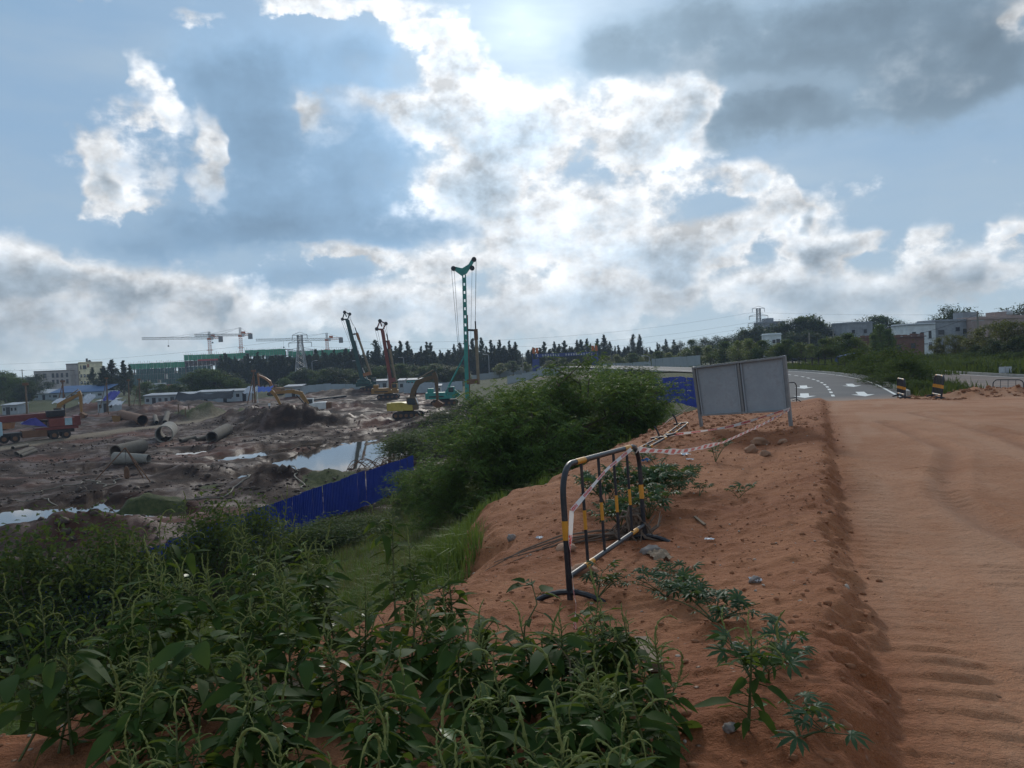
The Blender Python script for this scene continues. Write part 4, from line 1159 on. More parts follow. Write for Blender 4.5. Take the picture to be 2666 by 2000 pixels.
# ------------------------------------------------------------------ grass on the bank
def grass_blades(n, region, hmin, hmax, wd, name, mat, label, lean=.35, tufts=0, seed=1, ok=None):
    g = np.random.default_rng(seed)
    x0, x1, y0, y1 = region
    if tufts:
        tx = g.uniform(x0, x1, tufts); ty = g.uniform(y0, y1, tufts); k = g.integers(0, tufts, n)
        X = tx[k] + g.normal(0, .12, n); Y = ty[k] + g.normal(0, .12, n)
    else: X = g.uniform(x0, x1, n); Y = g.uniform(y0, y1, n)
    if ok is not None:
        mk = ok(X, Y, g); X, Y = X[mk], Y[mk]
    n = len(X); Z = height(X, Y) - .02
    hh = g.uniform(hmin, hmax, n) * (0.75 + .6 * (fbm(X / 1.5, Y / 1.5, 2, 91)))
    hh = np.maximum(hh, hmin * .5)
    a = g.uniform(0, 2 * np.pi, n); ln = np.abs(g.normal(0, lean, n))
    dxy = np.stack([np.cos(a), np.sin(a)], 1)
    sd_ = np.stack([-np.sin(a + .4), np.cos(a + .4)], 1) * (wd * g.uniform(.6, 1.4, n))[:, None] / 2
    B = np.stack([X, Y, Z], 1)
    mid = B.copy(); mid[:, :2] += dxy * (hh * ln * .35)[:, None]; mid[:, 2] += hh * .6
    tip = B.copy(); tip[:, :2] += dxy * (hh * ln)[:, None]; tip[:, 2] += hh * (1 - .3 * ln)
    S = np.concatenate([sd_, np.zeros((n, 1))], 1)
    V = np.stack([B - S, B + S, mid + S * .8, mid - S * .8, tip], 1).reshape(-1, 3)
    i = np.arange(n)[:, None] * 5
    F = np.concatenate([i + np.array([[0, 1, 2]]), i + np.array([[0, 2, 3]]), i + np.array([[3, 2, 4]])])
    o = np_mesh(name, V, F, mat)
    return tag(o, label, 'grass', kind='stuff')
m_gr = leaf_mat('grass_green', (0.052, 0.098, 0.018), (0.130, 0.190, 0.040), 0.3, 0.6, 0.25, 0.5)
m_gry = leaf_mat('grass_dry', (0.085, 0.085, 0.035), (0.17, 0.15, 0.075), 0.3, 0.7, 0.2, 0.5)
def bank(lo, hi, dn=0.0):
    def f(X, Y, g):
        s = edge_s(X, Y) + .5 * fbm(X / 3, Y / 3, 2, 95)
        d = np.hypot(X, Y)
        return (s > lo) & (s < hi) & (g.random(len(X)) < np.clip(16.0 / np.maximum(d, 8), .12, 1)) & (Y > 2.5)
    return f
grass_blades(190000, (-20, 9, 4, 48), .22, .6, .012, 'bank_grass', m_gr, 'rough green grass covering the bank below the orange edge', .5, 0, 1, bank(-20, -.5))
grass_blades(80000, (-20, 10, 6, 50), .3, .85, .013, 'bank_grass', m_gry, 'taller dry seeding grass on the bank below the orange edge', .45, 2600, 2, bank(-19, -.9))
grass_blades(60000, (-11, -.2, 4.5, 14), .18, .5, .011, 'bank_grass', m_gr, 'bright green grass at the lower left of the bank', .55, 0, 3, bank(-9, -.2))
grass_blades(90000, (-9, 1.2, 6.5, 22), .2, .55, .012, 'bank_grass', m_gr, 'lush grass just left of the orange bank edge', .5, 0, 8, bank(-9, -.4))
# grass at the roadside and between the two carriageways
m_far = leaf_mat('verge_green', (0.026, 0.048, 0.012), (0.066, 0.092, 0.024), 0.3, 0.65, 0.12, 0.25)
def median_ok(X, Y, g):
    xl = np.interp(Y, RIGHT_EDGE[:, 1][:55], RIGHT_EDGE[:, 0][:55]); xr = np.interp(Y, r2a[:, 1], r2a[:, 0])
    return (X > xl + .5) & (X < xr)
grass_blades(26000, (18, 36, 40, 95), .35, .95, .05, 'verge_grass', m_far, 'tall weeds filling the strip between the two carriageways', .5, 0, 5, median_ok)
def right_ok(X, Y, g):
    xr = np.interp(Y, r2b[:, 1], r2b[:, 0]); return (X > xr + .6)
grass_blades(40000, (34, 75, 45, 130), .6, 1.7, .09, 'verge_grass', m_far, 'tall green weeds beyond the right carriageway', .4, 0, 6, right_ok)
def far_ok(X, Y, g):
    d = np.min(np.hypot(X[:, None] - RIGHT_LINE[None, ::3, 0], Y[:, None] - RIGHT_LINE[None, ::3, 1]), axis=1)
    xr = np.interp(Y, RIGHT_LINE[:, 1], RIGHT_LINE[:, 0])
    return (X > xr + .8) & (d > 1.0) & (Y > 62)
grass_blades(40000, (10, 50, 62, 130), .4, 1.2, .09, 'verge_grass', m_far, 'weeds along the far side of the curving asphalt road', .4, 0, 7, far_ok)

# ------------------------------------------------------------------ woody crowns
def skeleton(rr, h, spread, nb, trunk_n=1, up=.6, base_h=.15, bend=.15):
    """list of (points, radius) limbs for a tree standing at the origin"""
    limbs = []
    for tn in range(trunk_n):
        a = rr.uniform(0, 6.28); L = Vector((math.cos(a) * spread * .25 * (trunk_n > 1), math.sin(a) * spread * .25 * (trunk_n > 1), h * .8))
        pts = [L * (k / 6) + Vector((rr.uniform(-1, 1) * bend * h * .1, rr.uniform(-1, 1) * bend * h * .1, 0)) * (k > 0) for k in range(7)]
        limbs.append((pts, h * .012 + .015))
        for k in range(nb // trunk_n):
            f = rr.uniform(base_h, .98); i = min(int(f * 6), 5); p = pts[i].lerp(pts[i + 1], f * 6 - i)
            a = rr.uniform(0, 6.28); R = spread * (.45 + .55 * rr.random()) * (1.05 - .65 * max(f - .35, 0)); e = up * rr.uniform(.4, 1.3) * (.5 + f)
            d = Vector((math.cos(a) * R, math.sin(a) * R, R * e))
            q = [p + d * (j / 4) + Vector((0, 0, -.10 * R * (j / 4) ** 2)) for j in range(5)]
            limbs.append((q, h * .005 + .008))
    return limbs
def limbs_mesh(limbs, name, mat, parent, n=5):
    mb = MB()
    for pts, r in limbs: mb.tube(pts, [r * (1 - .75 * k / (len(pts) - 1)) for k in range(len(pts))], n)
    return mb.build(name, mat, parent, True)
m_leu = leaf_mat('feathery_leaf', (0.024, 0.064, 0.013), (0.160, 0.250, 0.056), 0.45, 0.6, 0.15, 0.35)
def feathery(seed, h, spread, nb, nfr, frL=.26, trunks=3, cloud=.24):
    """shrubby tree with drooping feather-like leaves"""
    rr = random.Random(seed); g = np.random.default_rng(seed)
    t = empty('feathery_tree')
    limbs = skeleton(rr, h, spread, nb, trunks, .55, .12)
    limbs_mesh(limbs, 'trunk', m_wood, t)
    P = []
    for pts, r in limbs:
        k = max(3, int(nfr / len(limbs)))
        f = np.clip(g.beta(2.2, 1.1, k), 0, .999) * (len(pts) - 1); i = f.astype(int)
        A = np.array([list(p) for p in pts]); q = A[i] + (A[np.minimum(i + 1, len(pts) - 1)] - A[i]) * (f - i)[:, None]
        P.append(q + g.normal(0, cloud, (k, 3)) * np.array([1, 1, .7]))
    P = np.concatenate(P); n = len(P)
    a = g.uniform(0, 2 * np.pi, n); e = g.uniform(-.5, .5, n)
    Dv = np.stack([np.cos(a) * np.cos(e), np.sin(a) * np.cos(e), np.sin(e)], 1)
    ac = Acc()
    sd_ = np.stack([-np.sin(a), np.cos(a), np.zeros(n)], 1)
    for k in range(4):
        f = (k + .6) / 4.4
        for s in (-1, 1):
            base = P + Dv * frL * f; base[:, 2] -= frL * .45 * f * f
            dd = Dv * .55 + sd_ * s * .85; dd[:, 2] -= .25 + .3 * f
            ac.add(rhombs(base, dd, frL * (.55 - .2 * f) * g.uniform(.7, 1.3, n), frL * .16, bend=.15, rng=g))
    ac.mesh('crown', m_leu, t)
    return t
def put(proto, used, loc, rz, sc, label, cat='tree', group=None):
    o = copy_tree(proto) if used else proto
    o.location = loc; o.rotation_euler = (0, 0, rz)
    o.scale = sc if hasattr(sc, '__len__') else (sc, sc, sc)
    tag(o, label, cat, group)
    return o
FT = [feathery(11, 4.6, 2.6, 40, 3300), feathery(12, 3.8, 2.9, 38, 3300, trunks=4), feathery(13, 5.2, 2.2, 38, 3000, trunks=2)]
FTS = [(1060, 985, 27.5, 0, 1.0, 'feathery green tree at the left front of the shrub mass'), (1150, 990, 29, 1, 1.12, 'dark feathery shrub in the middle front of the shrub mass'),
       (1240, 965, 31, 0, 1.12, 'tallest feathery tree topping the shrub mass above the horizon'), (1330, 955, 33, 1, 1.1, 'broad feathery shrub right of the tallest one'), (1385, 930, 35, 2, .8, 'feathery shrub at the right shoulder of the shrub mass'),
       (985, 1000, 28, 1, .72, 'pale green feathery shrub at the left end, over the puddle'), (1120, 940, 36, 2, 1.1, 'slim feathery tree behind the left of the shrub mass'), (1290, 930, 40, 0, 1.15, 'feathery tree behind the middle of the shrub mass'),
       (1365, 890, 46, 1, 1.1, 'feathery shrub behind the right of the shrub mass'), (925, 1010, 30, 2, .55, 'small feathery sapling hiding the end of the blue fence'), (878, 1010, 43, 1, .72, 'small feathery bush hiding the right end of the long blue fence'), (925, 1015, 37, 0, .72, 'small feathery bush low on the grass left of the shrub mass')]
seen = set()
for i, (x, y, dd, k, sc, lab) in enumerate(FTS):
    p = at(*D(x, y), dd); z = hz(p.x, p.y)
    put(FT[k], k in seen, (p.x, p.y, z - .1), i * 1.7, (sc, sc, sc * 1.0), lab, 'tree', 'feathery shrubs on the bank'); seen.add(k)
# low bushes and stubble on the bank
def bush(seed, h, spread, n, leafL, mat, clumps=14, name='bush'):
    rr = random.Random(seed); g = np.random.default_rng(seed)
    t = empty(name)
    limbs = [([Vector((0, 0, 0)), Vector((x * .5, y * .5, z * .6)), Vector((x, y, z))], .03 * h / 2) for x, y, z in
             [(spread * .7 * math.cos(a), spread * .7 * math.sin(a), h * rr.uniform(.5, .85)) for a in [6.28 * k / 7 + rr.random() for k in range(7)]]]
    limbs_mesh(limbs, 'stems', m_wood, t)
    C = []
    for k in range(clumps):
        a = rr.uniform(0, 6.28); e = rr.uniform(-.1, 1.45); r_ = rr.uniform(.55, 1.0)
        C.append((spread * r_ * math.cos(a) * math.cos(e), spread * r_ * math.sin(a) * math.cos(e), h * (.30 + .62 * math.sin(max(e, 0)) * r_)))
    C = np.array(C); k = g.integers(0, clumps, n)
    P = C[k] + g.normal(0, 1, (n, 3)) * np.array([spread * .24, spread * .24, h * .12]); P[:, 2] = np.maximum(P[:, 2], .02 * h)
    Dv = g.normal(0, 1, (n, 3)); Dv[:, 2] = np.abs(Dv[:, 2]) * .6 - .1
    V, F = rhombs(P, Dv, leafL * g.uniform(.6, 1.4, n), leafL * .5, bend=.2, rng=g)
    np_mesh('foliage', V, F, mat, t)
    return t

# ================================================================== the building site in the pit
def pm(name, col, **k): return M(name, col, **k)
m_exy = pm('digger_yellow', (0.30, 0.155, 0.035), rough=.5, dirt=.6, dirtcol=(.10, .06, .035), scale=1.2)
m_exo = pm('digger_mud_brown', (0.13, 0.085, 0.045), rough=.7, dirt=.6, dirtcol=(.06, .04, .03), scale=1.2)
m_exw = pm('digger_pale_yellow', (0.50, 0.38, 0.07), rough=.5, dirt=.4, dirtcol=(.10, .07, .04), scale=1.0)
m_dark = pm('dark_machinery', (0.022, 0.022, 0.024), rough=.7, dirt=.5, dirtcol=(.09, .06, .045), scale=2)
m_white = pm('white_paint', (0.62, 0.63, 0.62), rough=.5, dirt=.35, dirtcol=(.25, .20, .16), scale=1)
m_teal = pm('rig_teal', (0.035, 0.26, 0.215), rough=.5, dirt=.25, dirtcol=(.05, .06, .05), scale=.8)
m_tealdk = pm('rig_dark_green', (0.020, 0.070, 0.062), rough=.55, dirt=.4, dirtcol=(.03, .03, .03), scale=.8)
m_rust = pm('rust_brown', (0.17, 0.085, 0.045), rough=.85, dirt=.6, dirtcol=(.07, .045, .03), scale=1.5)
m_orange = pm('rig_orange', (0.32, 0.13, 0.04), rough=.5, dirt=.5, dirtcol=(.10, .06, .04), scale=1)
m_red = pm('crane_red', (0.16, 0.035, 0.028), rough=.5, dirt=.45, dirtcol=(.09, .05, .04), scale=.8)
m_redo = pm('rig_red', (0.20, 0.048, 0.034), rough=.55, dirt=.35, dirtcol=(.07, .04, .03), scale=.8)
m_kelly = pm('kelly_steel', (0.26, 0.20, 0.125), rough=.6, metal=.3, dirt=.5, dirtcol=(.10, .07, .045), scale=.8)
m_conc = pm('concrete', (0.24, 0.225, 0.195), rough=.9, dirt=.45, dirtcol=(.12, .09, .07), scale=.8)
m_glass = pm('machine_glass', (0.02, 0.03, 0.035), rough=.12, dirt=.15, var=.1, spec=.8)
m_lblue = pm('cab_pale_blue', (0.36, 0.52, 0.58), rough=.45, dirt=.4, dirtcol=(.18, .15, .12), scale=1)
m_tarp = pm('purple_tarp', (0.06, 0.06, 0.30), rough=.5, dirt=.2, scale=1.5)
m_btarp = pm('blue_tarp', (0.03, 0.10, 0.42), rough=.5, dirt=.2, scale=1.0)
m_wtarp = pm('pale_tarp', (0.50, 0.52, 0.56), rough=.6, dirt=.4, scale=1.0)
m_ktarp = pm('black_tarp', (0.02, 0.02, 0.024), rough=.6, dirt=.2, scale=1.0)
m_rubber = pm('rubber', (0.02, 0.02, 0.02), rough=.9, dirt=.6, dirtcol=(.10, .075, .055), scale=2)
m_timber = pm('timber', (0.17, 0.115, 0.07), rough=.85, dirt=.4, scale=2)
m_cable = pm('steel_cable', (0.05, 0.05, 0.055), rough=.6, dirt=.2)

def crawler(mb_parent, L, Wd, gauge, hgt=.95):
    for s in (-1, 1):
        prof = []
        for k in range(9):
            a = math.pi / 2 + math.pi * k / 8; prof.append((-L / 2 + hgt / 2 + hgt / 2 * math.cos(a), hgt / 2 + hgt / 2 * math.sin(a)))
        for k in range(9):
            a = -math.pi / 2 + math.pi * k / 8; prof.append((L / 2 - hgt / 2 + hgt / 2 * math.cos(a), hgt / 2 + hgt / 2 * math.sin(a)))
        tr = MB().prism([(x, s * gauge / 2, z) for x, z in prof], (0, 1, 0), Wd).build('track', m_dark, mb_parent)
        mb = MB()
        for k in range(5):
            x = -L / 2 + hgt / 2 + (L - hgt) * k / 4
            mb.tube([(x, s * gauge / 2 - Wd * .55, hgt / 2), (x, s * gauge / 2 + Wd * .55, hgt / 2)], hgt * .26, 10)
        mb.build('rollers', m_rust, tr)
def beam(parent, name, pts, w0, mat, depths):
    """bent box beam in the local x-z plane; pts (x,z), depths per point, w0 its breadth"""
    n = len(pts); top, bot = [], []
    for i, (x, z) in enumerate(pts):
        a = Vector(pts[min(i + 1, n - 1)]) - Vector(pts[max(i - 1, 0)]); a.normalize(); nx, nz = -a.y, a.x
        top.append((x + nx * depths[i] / 2, 0, z + nz * depths[i] / 2)); bot.append((x - nx * depths[i] / 2, 0, z - nz * depths[i] / 2))
    mb = MB()
    for i in range(n - 1): mb.prism([bot[i], bot[i + 1], top[i + 1], top[i]], (0, 1, 0), w0)
    return mb.build(name, mat, parent)
def excavator(label, loc, rz, boom, stick, bucket, mats, cab_mat=None, house=(3.0, 2.5, 1.15), cab_front=True, sc=1.0):
    """digger facing local +x; boom and stick are (x, z) polylines"""
    mb_, md, mc = mats
    t = empty('excavator', loc, rz, label, 'excavator'); t.scale = (sc, sc, sc)
    crawler(t, 3.9, .6, 2.3)
    MB().tube([(0, 0, .9), (0, 0, 1.15)], .75, 16).build('slew_ring', m_dark, t)
    L, Wd, H = house
    hs = MB().prism([(-L * .72, 0, 1.12), (L * .3, 0, 1.12), (L * .3, 0, 1.12 + H * .75), (-L * .2, 0, 1.12 + H), (-L * .72, 0, 1.12 + H)], (0, 1, 0), Wd).build('engine_house', mb_, t, bevel=.06)
    cw = MB()
    prof = [(-L * .72 - .01, -Wd / 2 + .05), (-L * .95, -Wd * .3), (-L * 1.0, 0), (-L * .95, Wd * .3), (-L * .72 - .01, Wd / 2 - .05)]
    cw.prism([(x, y, 1.12 + H * .48) for x, y in prof], (0, 0, 1), H * .93).build('counterweight', md, t, bevel=.05)
    cy = -Wd * .30
    cb = MB().prism([(L * .02, cy, 1.2), (L * .52, cy, 1.2), (L * .52, cy, 2.1), (L * .42, cy, 2.95), (L * .02, cy, 2.95)], (0, 1, 0), .95).build('cab', mc, t, bevel=.05)
    sgn = -1
    MB().prism([(L * .07, cy + sgn * .485, 1.9), (L * .46, cy + sgn * .485, 1.9), (L * .45, cy + sgn * .485, 2.2), (L * .39, cy + sgn * .485, 2.8), (L * .07, cy + sgn * .485, 2.8)], (0, 1, 0), .03).build('window', m_glass, cb)
    MB().prism([(L * .07, cy - sgn * .485, 1.9), (L * .46, cy - sgn * .485, 1.9), (L * .45, cy - sgn * .485, 2.2), (L * .39, cy - sgn * .485, 2.8), (L * .07, cy - sgn * .485, 2.8)], (0, 1, 0), .03).build('window', m_glass, cb)
    MB().bar((L * .53, cy, 1.95), (L * .435, cy, 2.85), .8, .03, up=(1, 0, .2)).build('windscreen', m_glass, cb)
    dp = [.55, .75, .65, .42][:len(boom)] if len(boom) < 5 else [.5, .7, .75, .6, .4]
    bm_ = beam(t, 'boom', boom, .42, mb_ if mats[0] is not m_dark else m_exy, dp)
    st = beam(t, 'stick', stick, .34, mb_, [.6, .5, .3][:len(stick)])
    # bucket as a curved scoop
    bx, bz = stick[-1]; a0 = bucket
    prof = [(0, 0)] + [(.75 * math.cos(a0 + q) + .1, .75 * math.sin(a0 + q) - .35) for q in [k * .35 for k in range(8)]]
    MB().prism([(bx + x, 0, bz + z) for x, z in prof], (0, 1, 0), 1.0).build('bucket', m_rust, t)
    # hydraulic rams
    mid = boom[len(boom) // 2]
    MB().tube([(L * .28, .25, 1.3), (mid[0] * .75 + boom[0][0] * .25, .25, mid[1] * .75 + boom[0][1] * .25)], .09, 8).build('boom_ram', m_dark, t)
    MB().tube([(mid[0], 0, mid[1] + .5), (stick[0][0], 0, stick[0][1] + .35)], .085, 8).build('stick_ram', m_kelly, t)
    return t
def gpt(u, v):
    """ground point in the pit for a pixel"""
    p = gp(u, v, 0.0); p.z = hz(p.x, p.y); return p
# A: faces left, boom level, stick hanging down
p = gpt(818, 1082)
excavator('orange excavator with white cab and level boom beside the dark mound', (p.x, p.y, p.z), math.pi + R_(8), [(.8, 1.7), (2.0, 3.9), (3.4, 4.3), (6.2, 4.2)], [(6.9, 4.6), (6.2, 3.7), (5.2, 1.6)], 2.2, (m_rust, m_rust, m_white))
bpy.data.objects['excavator'].children[5].data.materials[0] = m_white
for ch in bpy.data.objects['excavator'].children:
    if ch.name.startswith(('boom', 'stick')) and 'ram' not in ch.name: ch.data.materials[0] = m_exy
# B: faces right, boom raised, stick vertical
p = gpt(1065, 1104)
eb = excavator('muddy excavator with pale yellow counterweight and raised brown arm', (p.x, p.y, p.z), R_(-6), [(.2, 1.8), (.9, 3.9), (1.5, 4.9), (2.6, 5.3), (4.0, 5.65)], [(3.75, 6.2), (4.1, 5.4), (4.15, 2.4)], 3.6, (m_exw, m_exw, m_exo), cab_front=True)
for ch in eb.children:
    if (ch.name.startswith('boom') or ch.name.startswith('stick')) and 'ram' not in ch.name: ch.data.materials[0] = m_exo
# C: distant, behind A
p = gpt(718, 1030)
ec = excavator('distant orange excavator with bent arm behind the blue and white tarps', (p.x, p.y, p.z), math.pi - R_(10), [(.6, 1.8), (1.6, 4.0), (3.0, 5.0), (5.0, 6.0)], [(5.2, 6.5), (5.1, 5.6), (5.0, 2.2)], 2.4, (m_orange, m_rust, m_rust))
# D: behind the truck crane
p = gpt(150, 1108)
ed = excavator('yellow excavator half hidden behind the red truck crane', (p.x, p.y, p.z), R_(4), [(.4, 1.7), (.5, 3.4), (1.6, 4.0), (4.0, 5.1)], [(3.8, 5.6), (4.1, 4.9), (4.1, 2.0)], 3.6, (m_exy, m_exy, m_exo))

# ------------------------------------------------------------------ rotary drilling rigs
def rig(label, loc, rz, mast0, mast1, mats, kelly, holes=False, body_len=5.4, mw=.75, head='beak', strut=True, cables=True):
    """drilling rig facing local +x; mast0/mast1 (x,z) foot and top; kelly = (top, bottom) (x,z)"""
    mm, mbody, mk, mh = mats
    t = empty('drilling_rig', loc, rz, label, 'drilling rig')
    crawler(t, 5.0, .8, 3.2, 1.05)
    MB().tube([(0, 0, 1.0), (0, 0, 1.3)], 1.0, 16).build('slew_ring', m_dark, t)
    bd = MB().prism([(-body_len * .62, 0, 1.28), (body_len * .38, 0, 1.28), (body_len * .38, 0, 2.0), (body_len * .1, 0, 2.0), (body_len * .1, 0, 2.5), (-body_len * .62, 0, 2.5)], (0, 1, 0), 2.8).build('body', mbody, t, bevel=.08)
    MB().box((-body_len * .25, -1.42, 1.75), (body_len * .5, .04, .22)).build('vent_grille', m_dark, bd)
    MB().box((-body_len * .45, -.2, 2.9), (1.1, 1.6, .8)).build('winch_housing', mbody, t, bevel=.05)
    cb = MB().box((body_len * .25, -.95, 2.75), (1.3, .95, 1.5)).build('cab', mbody, t, bevel=.06)
    MB().box((body_len * .25, -1.44, 2.95), (.95, .03, .85)).build('window', m_glass, cb)
    a, b = Vector((mast0[0], 0, mast0[1])), Vector((mast1[0], 0, mast1[1])); ax = (b - a).normalized(); sx = Vector((ax.z, 0, -ax.x)); L = (b - a).length
    if holes:
        hole0 = L * .42
        MB().bar(a, a + ax * hole0, mw * 1.15, mw, up=sx).build('mast_foot', mm, t)
        rail = MB(); rail.bar(a + ax * hole0 - sx * mw * .36, b - sx * mw * .36, mw, mw * .28, up=sx); rail.bar(a + ax * hole0 + sx * mw * .36, b + sx * mw * .36, mw, mw * .28, up=sx)
        mo = rail.build('mast', mm, t)
        n = 9; step = (L - hole0) / n
        for k in range(n):
            c = a + ax * (hole0 + step * (k + .32)); MB().bar(c - ax * step * .32, c + ax * step * .32, mw * .9, mw * .45, up=sx).build('web_plate', mm, mo)
    else:
        MB().bar(a, b, mw, mw, up=sx).build('mast', mm, t)
    # guide strip that carries the rotary head
    MB().bar(a + ax * L * .05 + sx * (mw * .62), a + ax * L * .68 + sx * (mw * .62), mw * .35, mw * .22, up=sx).build('guide_rail', m_redo if holes else m_dark, t)
    # head with sheaves
    if head == 'beak':
        hp = [b - ax * .2 - sx * .45, b + ax * .9 - sx * 1.9, b + ax * 1.4 - sx * 2.1, b + ax * 1.5 - sx * 1.5, b + ax * 1.2 - sx * .3, b + ax * 1.9 + sx * .9, b + ax * 2.9 + sx * 1.5, b + ax * 3.0 + sx * 2.2, b + ax * 2.5 + sx * 2.0, b + ax * 1.3 + sx * 1.3, b + ax * .2 + sx * .5]
        hd = MB().prism(hp, (0, 1, 0), .5).build('mast_head', mm, t)
        sh = [b + ax * 1.2 - sx * 1.95, b + ax * 2.8 + sx * 1.95, b + ax * 1.2 + sx * 1.55]
    else:
        hd = MB(); o0 = b; pA, pB, pC = b + ax * .5 - sx * 1.2, b + ax * 2.2 - sx * .2, b + ax * 1.4 + sx * 1.0
        for q0, q1 in ((o0, pA), (o0, pC), (pA, pB), (pB, pC), (pA, o0 + ax * .2 + sx * .3), (o0 + ax * .9, pB)): hd.bar(q0, q1, .28, .3, up=(0, 1, 0))
        hd = hd.build('mast_head', mm, t); sh = [pA, pB, pC]
    for q in sh: MB().tube([q - Vector((0, .3, 0)), q + Vector((0, .3, 0))], .46 if head == 'beak' else .42, 14).build('sheave', m_dark, hd)
    kt, kb = Vector((kelly[0][0], 0, kelly[0][1])), Vector((kelly[1][0], 0, kelly[1][1])); kd = (kb - kt).normalized()
    ke = MB().tube([kt, kb], .30, 12).build('kelly_bar', mk, t, True)
    MB().tube([kt - kd * .1, kt + kd * 1.9], .38, 12).build('kelly_collar', mh, ke, True)
    MB().tube([kt - kd * 1.6, kt], .13, 8).build('swivel', m_dark, ke, True)
    # bracket from mast to kelly
    f = (kt - a).dot(ax); near = a + ax * f
    MB().bar(near, kt + kd * .15, .4, .3, up=(0, 1, 0)).build('bracket', m_dark, t)
    f2 = (kb - a).dot(ax) + .5
    MB().bar(a + ax * f2, kb - kd * .6, .9, .9, up=(0, 1, 0)).build('rotary_drive', mh, t)
    if strut:
        MB().tube([(body_len * .12, .4, 3.2), a + ax * L * .36 - sx * .3], [.2, .12], 8).build('strut', mm, t)
        MB().prism([(body_len * .02, 0, 2.4), (body_len * .14, 0, 3.4), (body_len * .24, 0, 3.5), (body_len * .55, 0, 2.0), (body_len * .45, 0, 1.5)], (0, 1, 0), 1.2).build('luffing_frame', mm, t)
    else:
        MB().bar((body_len * .1, 0, 2.3), a + ax * L * .12, .8, .6, up=(0, 1, 0)).build('luffing_frame', mbody, t)
        MB().tube([(body_len * .0, .3, 2.4), a + ax * L * .42], [.16, .1], 8).build('strut', m_white, t)
    if cables:
        MB().tube([sh[1] + sx * .4, kt - kd * 1.5], .045, 5).build('cable', m_cable, t)
        for o_ in (0, .5): MB().tube([sh[0] - sx * (.4 - o_), Vector((a.x - 1.2 + o_ * .4, 0, a.z + L * .30))], .035, 5).build('cable', m_cable, t)
        MB().tube([sh[2], a + ax * L * .45 + sx * .9], .03, 5).build('cable', m_cable, t)
    return t
# big teal rig; base left of the mast, 149 m away
s_ = 149 / 2005.
p = gpt(1158, 1055)
def rl(u, v, p0, dep, u0, v0):  # pixel -> local (x, z) in a plane facing the camera at this depth, roll removed
    du, dv = u - u0, v - v0; c, s = math.cos(ROLL), math.sin(ROLL)
    return ((du * c - dv * s) * dep / F_PX, (-dv * c - du * s) * dep / F_PX)
q = lambda u, v: rl(u, v, p, p.y, 1158, 1055)
rig('tall teal drilling rig with upright pierced mast and hanging kelly bar', p, 0, q(1217, 1042), q(1209, 716), (m_teal, m_teal, m_kelly, m_rust), (q(1239, 858), q(1246, 1000)), True, 5.6, .72, 'beak', True)
p = gpt(962, 1026); q = lambda u, v: rl(u, v, p, p.y, 962, 1026)
rig('dark green drilling rig with mast leaning left beside the orange one', p, R_(6), q(948, 1012), q(907, 842), (m_tealdk, m_tealdk, m_kelly, m_orange), (q(931, 876), q(967, 985)), False, 5.5, 1.0, 'fork', False)
p = gpt(1012, 1040); q = lambda u, v: rl(u, v, p, p.y, 1012, 1040)
rig('orange drilling rig with red mast leaning left near the white fence', p, R_(4), q(1020, 1012), q(997, 862), (m_redo, m_exy, m_kelly, m_redo), (q(1011, 889), q(1031, 996)), False, 6.0, .75, 'fork', False)

